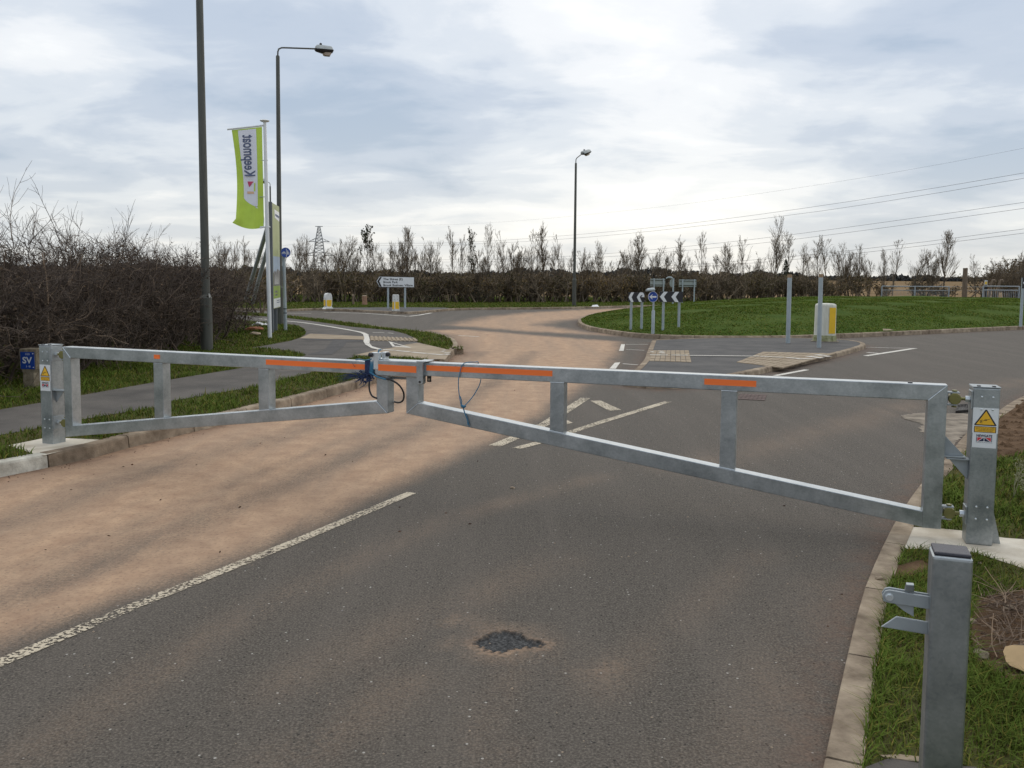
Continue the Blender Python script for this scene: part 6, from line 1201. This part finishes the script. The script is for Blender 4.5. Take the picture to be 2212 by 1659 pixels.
# drain and cover
q = [np.array(G(*p)) for p in ((2064, 893), (2099, 890), (2094, 877), (2068, 879))]; b = MB()
for i in range(9):
    t0, t1 = i/9+0.02, i/9+0.07
    b.poly(flat(0), [tuple(q[0]+(q[1]-q[0])*t0), tuple(q[0]+(q[1]-q[0])*t1), tuple(q[3]+(q[2]-q[3])*t1), tuple(q[3]+(q[2]-q[3])*t0)], 0.004, 0.03)
for i in range(2):
    u = [0.0, 0.92][i]; b.poly(flat(0), [tuple(q[0]+(q[3]-q[0])*u), tuple(q[1]+(q[2]-q[1])*u), tuple(q[1]+(q[2]-q[1])*(u+0.08)), tuple(q[0]+(q[3]-q[0])*(u+0.08))], 0.004, 0.034)
t = thing("drain_grating", (*q[0], 0), "dark iron gully grating standing proud at the end of the concrete apron", "drain cover"); b.build("grating", M['iron'], t)
c = [(0.5*(q[0]+q[2]))]; MB().poly(flat(0), [tuple(p) for p in q], 0.004, 0.008).build("gully_frame", M['black'], t)
q = [np.array(G(*p)) for p in ((1600, 851), (1657, 853), (1652, 866), (1590, 863))]; b = MB()
for i in range(7):
    for j in range(4):
        def at_(u, v): return tuple((q[0]*(1-u)+q[1]*u)*(1-v)+(q[3]*(1-u)+q[2]*u)*v)
        b.poly(flat(0), [at_((i+.06)/7, (j+.06)/4), at_((i+.94)/7, (j+.06)/4), at_((i+.94)/7, (j+.94)/4), at_((i+.06)/7, (j+.94)/4)], 0.003, 0.007)
tag(b.build("access_cover", M['rust_cover'], loc=(*q[0], 0)), "rusty brown recessed service cover in the carriageway behind the longer gate leaf", "drain cover")

# ------------------------------------------------------------------ pylon and wires
YP = 480.0; sP = YP/FPX; px0 = 690.0; FP_ = Fr((A(px0, 590, YP)[0], YP, 0), 0.12); zP = lambda py: A(px0, py, YP)[2]
t = thing("pylon", (FP_.o[0], YP, 0), "distant grey lattice pylon rising behind the bare trees", "pylon")
def bar(mb, p, q, r_=0.13): mb.tube([p, q], r_*0.75, 4, cap=False)
wid = lambda z: float(np.interp(z, [0, zP(560), zP(545), zP(523), zP(490)], [4.6, 3.0, 2.6, 2.0, 0.6]))
lv = [0.0]+[zP(p) for p in (575, 562, 553, 545, 537, 530, 523, 516, 509, 502, 496, 490)]
b = MB()
for i in range(len(lv)-1):
    z0, z1 = lv[i], lv[i+1]; w0, w1 = wid(z0), wid(z1); c0 = [(-w0, -w0), (w0, -w0), (w0, w0), (-w0, w0)]; c1_ = [(-w1, -w1), (w1, -w1), (w1, w1), (-w1, w1)]
    for k in range(4):
        bar(b, FP_.p(c0[k][0], z0, c0[k][1]), FP_.p(c1_[k][0], z1, c1_[k][1]), 0.17); bar(b, FP_.p(c0[k][0], z0, c0[k][1]), FP_.p(c1_[(k+1) % 4][0], z1, c1_[(k+1) % 4][1])); bar(b, FP_.p(c0[(k+1) % 4][0], z0, c0[(k+1) % 4][1]), FP_.p(c1_[k][0], z1, c1_[k][1])); bar(b, FP_.p(c1_[k][0], z1, c1_[k][1]), FP_.p(c1_[(k+1) % 4][0], z1, c1_[(k+1) % 4][1]))
b.build("tower", M['pylon'], t)
for py, al, ht in ((522, 5.6, 7), (552, 8.2, 8)):
    z = zP(py); b = MB()
    for s_ in (-1, 1):
        tip = FP_.p(s_*al, z, 0); w = wid(z)
        for c in (-w, w): bar(b, FP_.p(s_*w, z, c), tip, 0.19); bar(b, FP_.p(s_*w*0.9, zP(py-ht), c), tip, 0.17)
        for k in (0.35, 0.65): bar(b, FP_.p(s_*(w+(al-w)*k), z, 0), FP_.p(s_*(w+(al-w)*k), z+(zP(py-ht)-z)*(1-k), 0), 0.14)
    b.build("cross_arm", M['pylon'], t)
MB().tube([FP_.p(-2.0, zP(489), 0), FP_.p(2.0, zP(489), 0)], 0.2, 5).build("peak_bar", M['pylon'], t)
P1 = np.array([150*1106/FPX*1.02, 150.0]); P0 = np.array([FP_.o[0], YP])
def wire(pts, label, r_, P0=P0, P1=P1):
    out = []; d = P1-P0; n = np.array([-d[1], d[0]])
    for px, py in pts:
        v = ray(px, py); k = (n@P0)/(n@v[:2]); out.append((v[0]*k, v[1]*k, CAMH+v[2]*k))
    o_ = smooth_line(out, 12.0); tag(MB().tube(o_, r_, 5).build("overhead_wire", M['wire'], loc=tuple(o_[0])), label, "power line", "overhead wires")
wire([(691, 489), (900, 487), (1106, 478), (1400, 450), (1606, 423), (1900, 378), (2212, 320), (2500, 258)], "faint topmost overhead earth wire running from the pylon peak", 0.014)
wire([(706, 523), (820, 525.5), (943, 525), (1058, 520.6), (1181, 512), (1355, 497), (1558, 474), (1850, 433), (2212, 373.5), (2500, 318)], "upper of the highest pair of overhead wires", 0.030)
wire([(706, 526), (820, 530), (943, 530), (1058, 525.5), (1181, 519), (1355, 504.6), (1650, 472), (1900, 437), (2212, 385), (2500, 332)], "lower of the highest pair of overhead wires", 0.030)
wire([(714, 553), (900, 560), (1058, 560), (1181, 556), (1288, 549.5), (1355, 544.6), (1600, 520), (1841, 489.5), (2212, 437), (2500, 390)], "upper of the middle pair of overhead wires", 0.030)
wire([(714, 556), (900, 565), (1058, 565), (1181, 561), (1288, 556), (1355, 552), (1600, 530), (1841, 501), (2212, 450), (2500, 404)], "lower of the middle pair of overhead wires", 0.030)
wire([(712, 559), (1000, 582), (1288, 580), (1560, 567), (1819, 543), (2000, 522), (2212, 494.5), (2500, 452)], "upper of the lowest pair of overhead wires", 0.030)
wire([(712, 562), (1000, 586), (1288, 585), (1560, 573), (1841, 548.5), (2000, 530), (2212, 503.5), (2500, 463)], "lower of the lowest pair of overhead wires", 0.030)
PW = np.array([-520.0, 420.0])
wire([(668, 522), (640, 527), (560, 538), (461, 546.5), (380, 551)], "upper overhead wire leaving the pylon towards the hedge", 0.032, P0, PW); wire([(662, 553), (620, 545+12), (540, 549+10), (461, 553.5)], "lower overhead wire leaving the pylon towards the hedge", 0.032, P0, PW)

# ------------------------------------------------------------------ small things on the ground
def pebble(name, px, py, z, sx_, sy_, sz_, m, label, cat, seed, grp=None):
    r = random.Random(seed); bm = bmesh.new(); bmesh.ops.create_icosphere(bm, subdivisions=2, radius=1.0); x, y = G(px, py, z); k = [r.uniform(0.8, 1.25) for _ in range(6)]; a = r.uniform(0, 3)
    for v in bm.verts:
        q = v.co.copy(); f_ = 1+0.18*math.sin(q.x*3*k[0]+seed)*math.sin(q.y*3.3*k[1])+0.1*math.sin(q.z*5*k[2]+q.x*4); v.co = Vector((q.x*sx_*f_, q.y*sy_*f_, q.z*sz_*f_))
    me = bpy.data.meshes.new(name); bm.to_mesh(me); bm.free(); me.materials.append(m); o = bpy.data.objects.new(name, me); COL.objects.link(o); o.location = (x, y, z+sz_*0.6); o.rotation_euler = (0, 0, -0.15 if name == 'paving_stone' else a)
    return tag(o, label, cat, grp)
pebble("stone", 2114, 1218, ZR, 0.016, 0.012, 0.009, M['stone'], "small brown pebble on the concrete pad before the hinge post", "stone", 3)
pebble("stone", 2180, 1318, ZR, 0.025, 0.02, 0.015, M['stone'], "pale stone at the back of the dry stem heap, nearest its middle", "stone", 4)
pebble("stone", 2240, 1320, ZR, 0.04, 0.03, 0.022, M['terracotta'], "reddish stone beside the pale stone at the back of the dry stem heap", "stone", 5)
pebble("stone", 2120, 1418, ZR, 0.045, 0.03, 0.018, M['conc_post'], "dull grey broken stone in the grass between the cut log and the latch post", "stone", 6)
pebble("stone", 2100, 1345, ZR, 0.022, 0.016, 0.012, M['stone'], "tan pebble right beside the latch post on the dry stem heap", "stone", 7)
pebble("stone", 1902, 1252, ZR+0.006, 0.03, 0.016, 0.012, M['stone'], "small tan clod lying on the kerb edge of the near grass", "stone", 8)
pebble("stone", 1107, 1055, 0.0, 0.022, 0.014, 0.010, M['stone'], "pale pebble alone on the dark carriageway before the gate", "stone", 9)
pebble("stone", 113, 957, ZL, 0.02, 0.015, 0.012, M['iron'], "dark pebble on the new concrete pad behind the marker post side gate post", "stone", 10)
pebble("paving_stone", 1962, 1640, ZR, 0.085, 0.018, 0.006, M['tactile'], "long flat tan stone at the end of the near side path", "stone", 12)
pebble("brick_rubble", 551, 714, ZL, 0.25, 0.2, 0.07, M['terracotta'], "orange brick rubble in the grass under the hedge end", "rubble", 13); pebble("brick_rubble", 552, 723.5, ZL, 0.22, 0.12, 0.05, M['stone'], "tan rubble in the grass nearer than the orange brick rubble", "rubble", 14)
# rag: crumpled sheet
r = np.random.default_rng(4); x, y = G(562, 707, ZL); V = []; n = 9
for i in range(n):
    for j in range(n): u, v = i/(n-1)-0.5, j/(n-1)-0.5; V.append((x+u*0.40+0.03*r.normal(), y+v*0.35+0.03*r.normal(), ZL+0.05+0.11*abs(math.sin(5*u+2)*math.cos(6*v))*(1-1.6*(u*u+v*v))+0.02*r.random()))
tag(MB().add(V, [(i*n+j, (i+1)*n+j, (i+1)*n+j+1, i*n+j+1) for i in range(n-1) for j in range(n-1)]).build("plastic_rag", M['rag'], loc=(x, y, ZL)), "crumpled white plastic rag in the grass by the flagpole", "litter")
for px, py, z, lb in ((1286, 663.5, ZF, "white scrap of litter on the far verge beyond the slender lamp column"), (1522, 667, 0.0, "white scrap on the far road edge behind the chevron boards")):
    if px > 1500: continue
    x, y = G(px, py, z); tag(MB().add([(x-0.2, y, z+0.02), (x+0.18, y-0.05, z+0.03), (x+0.12, y+0.2, z+0.12), (x-0.12, y+0.15, z+0.10)], [(0, 1, 2, 3)]).build("litter_scrap", M['rag'], loc=(x, y, z)), lb, "litter")
x, y, z = on_mound(2831*0.6777, 1038*0.6777); tag(MB().add([(x-0.14, y, z+0.03), (x+0.16, y-0.03, z+0.05), (x+0.1, y+0.15, z+0.07), (x-0.1, y+0.12, z+0.08)], [(0, 1, 2, 3)]).build("litter_scrap", M['tactile'], loc=(x, y, z)), "pale tan scrap of litter on the mound grass past the stained bollard", "litter")
# cut log
x, y = G(2206, 1470, ZR); x += 0.035; ang = math.radians(25); d = np.array([math.cos(ang), math.sin(ang)*0.6, 0]); d /= np.linalg.norm(d); o = np.array([x, y+0.05, ZR+0.05]); t = thing("cut_log", tuple(o), "freshly sawn log with a pale end, in the dry stems beside the latch post", "log")
nf = nrm(np.array([-0.62, -0.42, 0.66])); a_ = nrm(np.cross(nf, [0, 0, 1.])); b_2 = np.cross(a_, nf)
rg = [1+0.10*math.sin(2*q+1)+0.06*math.sin(5*q) for q in np.arange(18)*2*math.pi/18]
ringp = lambda c, s_: [c+s_*0.062*rg[k]*(math.cos(2*math.pi*k/18)*a_*1.25+math.sin(2*math.pi*k/18)*b_2*0.95) for k in range(18)]
c0, c1v = o+np.array([0, 0, 0.02]), o+np.array([0.20, 0.12, -0.03]); V = ringp(c0, 1.0)+ringp(c1v, 1.05); MB().add(V, [(k, (k+1) % 18, 18+(k+1) % 18, 18+k) for k in range(18)]+[tuple(range(18, 36))]).build("bark", M['bark'], t, smooth=True); MB().add(ringp(c0-nf*(-0.001), 0.985), [tuple(range(18))]).build("sawn_face", M['cut_wood'], t)
# dry stems heap
r = np.random.default_rng(71); poly = earth[1]; P = np.array(poly); N = 900; C = np.column_stack([r.uniform(P[:, 0].min(), P[:, 0].max(), N), r.uniform(P[:, 1].min(), P[:, 1].max(), N)]); C = C[inside(C, poly)]
ctr = np.mean(P, 0); hgt = 0.10*np.clip(1-np.linalg.norm((C-ctr)/np.array([0.55, 0.45]), axis=1), 0, 1)
a = r.normal(0.5, 0.7, len(C)); B = Batch(); Pp, Rp, _ = grow(r, np.column_stack([C, ZR+0.008+hgt*r.random(len(C))]), np.column_stack([np.cos(a), np.sin(a), r.normal(0.05, 0.13, len(C))]), r.uniform(0.08, 0.30, len(C)), r.uniform(0.0015, 0.0034, len(C)), 0.001, 4, 0.16, -0.03); Pp[:, :, 2] = np.maximum(Pp[:, :, 2], ZR+0.004); B.tub(r, Pp, Rp, 4)
tag(kind(B.make("dry_stems", M['brush']), 'stuff'), "heap of dry brown stems on the bare earth beside the latch post", "dead plants")
# clods along the earth bank and debris along the kerbs
def scatter(name, poly, n, smin, smax, m, z, seed, label, cat):
    r = np.random.default_rng(seed); P = np.array(poly); C = np.column_stack([r.uniform(P[:, 0].min(), P[:, 0].max(), n), r.uniform(P[:, 1].min(), P[:, 1].max(), n)]); C = C[inside(C, poly)]; k = len(C)
    oc = np.array([(1, 0, 0), (0, 1, 0), (-1, 0, 0), (0, -1, 0), (0, 0, 0.8), (0, 0, -0.4)], float); V = oc[None]*(smin+(smax-smin)*r.random((k, 1, 1))**3)*r.uniform(0.55, 1.3, (k, 6, 3)); V[:, :, :2] += C[:, None]; V[:, :, 2] += z+smin*0.4
    f_ = np.array([(0, 1, 4), (1, 2, 4), (2, 3, 4), (3, 0, 4), (1, 0, 5), (2, 1, 5), (3, 2, 5), (0, 3, 5)]); F = (f_[None]+(np.arange(k)*6)[:, None, None]).reshape(-1, 3)
    o = fastmesh(name, V.reshape(-1, 3), F, m, {"rnd": np.repeat(r.random(k), 6), "tone": np.repeat(r.random(k), 6)}); return tag(kind(o, 'stuff'), label, cat)
scatter("earth_clods", earth[0], 3500, 0.006, 0.06, M['bare_soil'], ZR, 81, "loose clods on the bare earth bank behind the hinge post", "soil")
scatter("earth_clods", earth[1], 900, 0.003, 0.016, M['bare_soil'], ZR, 82, "loose crumbs of soil under the dry stems", "soil")
band = [tuple(p) for p in offset(LK_s, -0.02)]+[tuple(p) for p in offset(LK_s, -0.22)][::-1]; scatter("kerb_grit", band, 8000, 0.002, 0.009, M['leafbit'], 0.0, 83, "brown grit and leaf crumbs along the dusty kerb", "debris")
band = [tuple(p) for p in offset(RK_s[:60], 0.01)]+[tuple(p) for p in offset(RK_s[:60], 0.13)][::-1]; scatter("kerb_grit", band, 5000, 0.002, 0.009, M['leafbit'], 0.0, 84, "dark grit along the foot of the near kerb", "debris")
scatter("road_grit", GP([(0, 1659), (0, 1040), (480, 930), (900, 830), (1300, 830), (2000, 1000), (1780, 1659)]), 1500, 0.002, 0.007, M['stone'], 0.0, 85, "scattered pale chippings over the carriageway", "debris")
r = np.random.default_rng(77); C = np.array(GP([(91, 1036), (200, 1027), (263, 1010), (282, 1006), (226, 1033), (422, 1006), (150, 1060), (690, 950), (613, 948), (620, 925), (560, 960), (855, 905), (918, 920), (700, 985), (760, 1000), (1030, 1000), (1060, 918), (1270, 925), (346, 1104), (400, 1121), (230, 1160), (95, 1190), (514, 1100), (1135, 1006), (1205, 1009), (860, 1098), (960, 1110), (1010, 1135), (1250, 1045), (1690, 1095), (1730, 1060), (490, 1040), (930, 880), (1110, 845), (1040, 790), (1130, 800)]+[(r.uniform(100, 1100), r.uniform(1000, 1250)) for _ in range(6)]))
Q = Batch(); Q.quads(r, np.column_stack([C, np.full(len(C), 0.008)]), r.uniform(0.015, 0.032, len(C)), up=np.array([1.5, 0, 0.05]), asp=0.45); Q.V[0][:, 2] = np.maximum(Q.V[0][:, 2], 0.005); tag(kind(Q.make("leaf_litter", M['leafbit']), 'stuff'), "small brown leaf fragments scattered over the dusty lane", "leaves")
# pale dead weeds near the hinge post
def weed(px, py, h, label, seed):
    r = np.random.default_rng(seed); x, y = G(px, py, ZR); t = thing("dead_weed", (x, y, ZR), label, "weed", "pale dead weeds behind the hinge post")
    B = Batch(); P, R, L = grow(r, np.array([[x, y, ZR]]*3), np.column_stack([r.normal(0, 0.35, 3), r.normal(0, 0.2, 3), np.ones(3)]), h*r.uniform(0.7, 1, 3), 0.0032, 0.0018, 5, 0.10, 0); B.tub(r, P, R, 5)
    b, d, l, q = kids(r, P, R, L, 5, 0.4, 1.0, 0.4, 0.9, 0.2, 0.45, 0.7, 0.3); P2, R_2, _ = grow(r, b, d, l, 0.0018, 0.001, 3, 0.1, 0.05); B.tub(r, P2, R_2, 4); B.make("stems", M['weed'], parent=t, loc=t.location)
    tips = np.concatenate([P[:, -1], P2[:, -1]]); s = np.repeat(tips, 9, 0); Batch().quads(r, s+r.normal(0, 0.008, s.shape), r.uniform(0.008, 0.018, len(s))).make("seed_heads", M['weed'], parent=t, loc=t.location)
weed(2188, 1078, 0.30, "taller pale dead weed in the grass behind the hinge post", 1); weed(2230, 1095, 0.26, "shorter pale dead weed at the grass edge behind the hinge post", 2)

for o in list(bpy.data.objects):
    if '_o' in o: del o['_o']
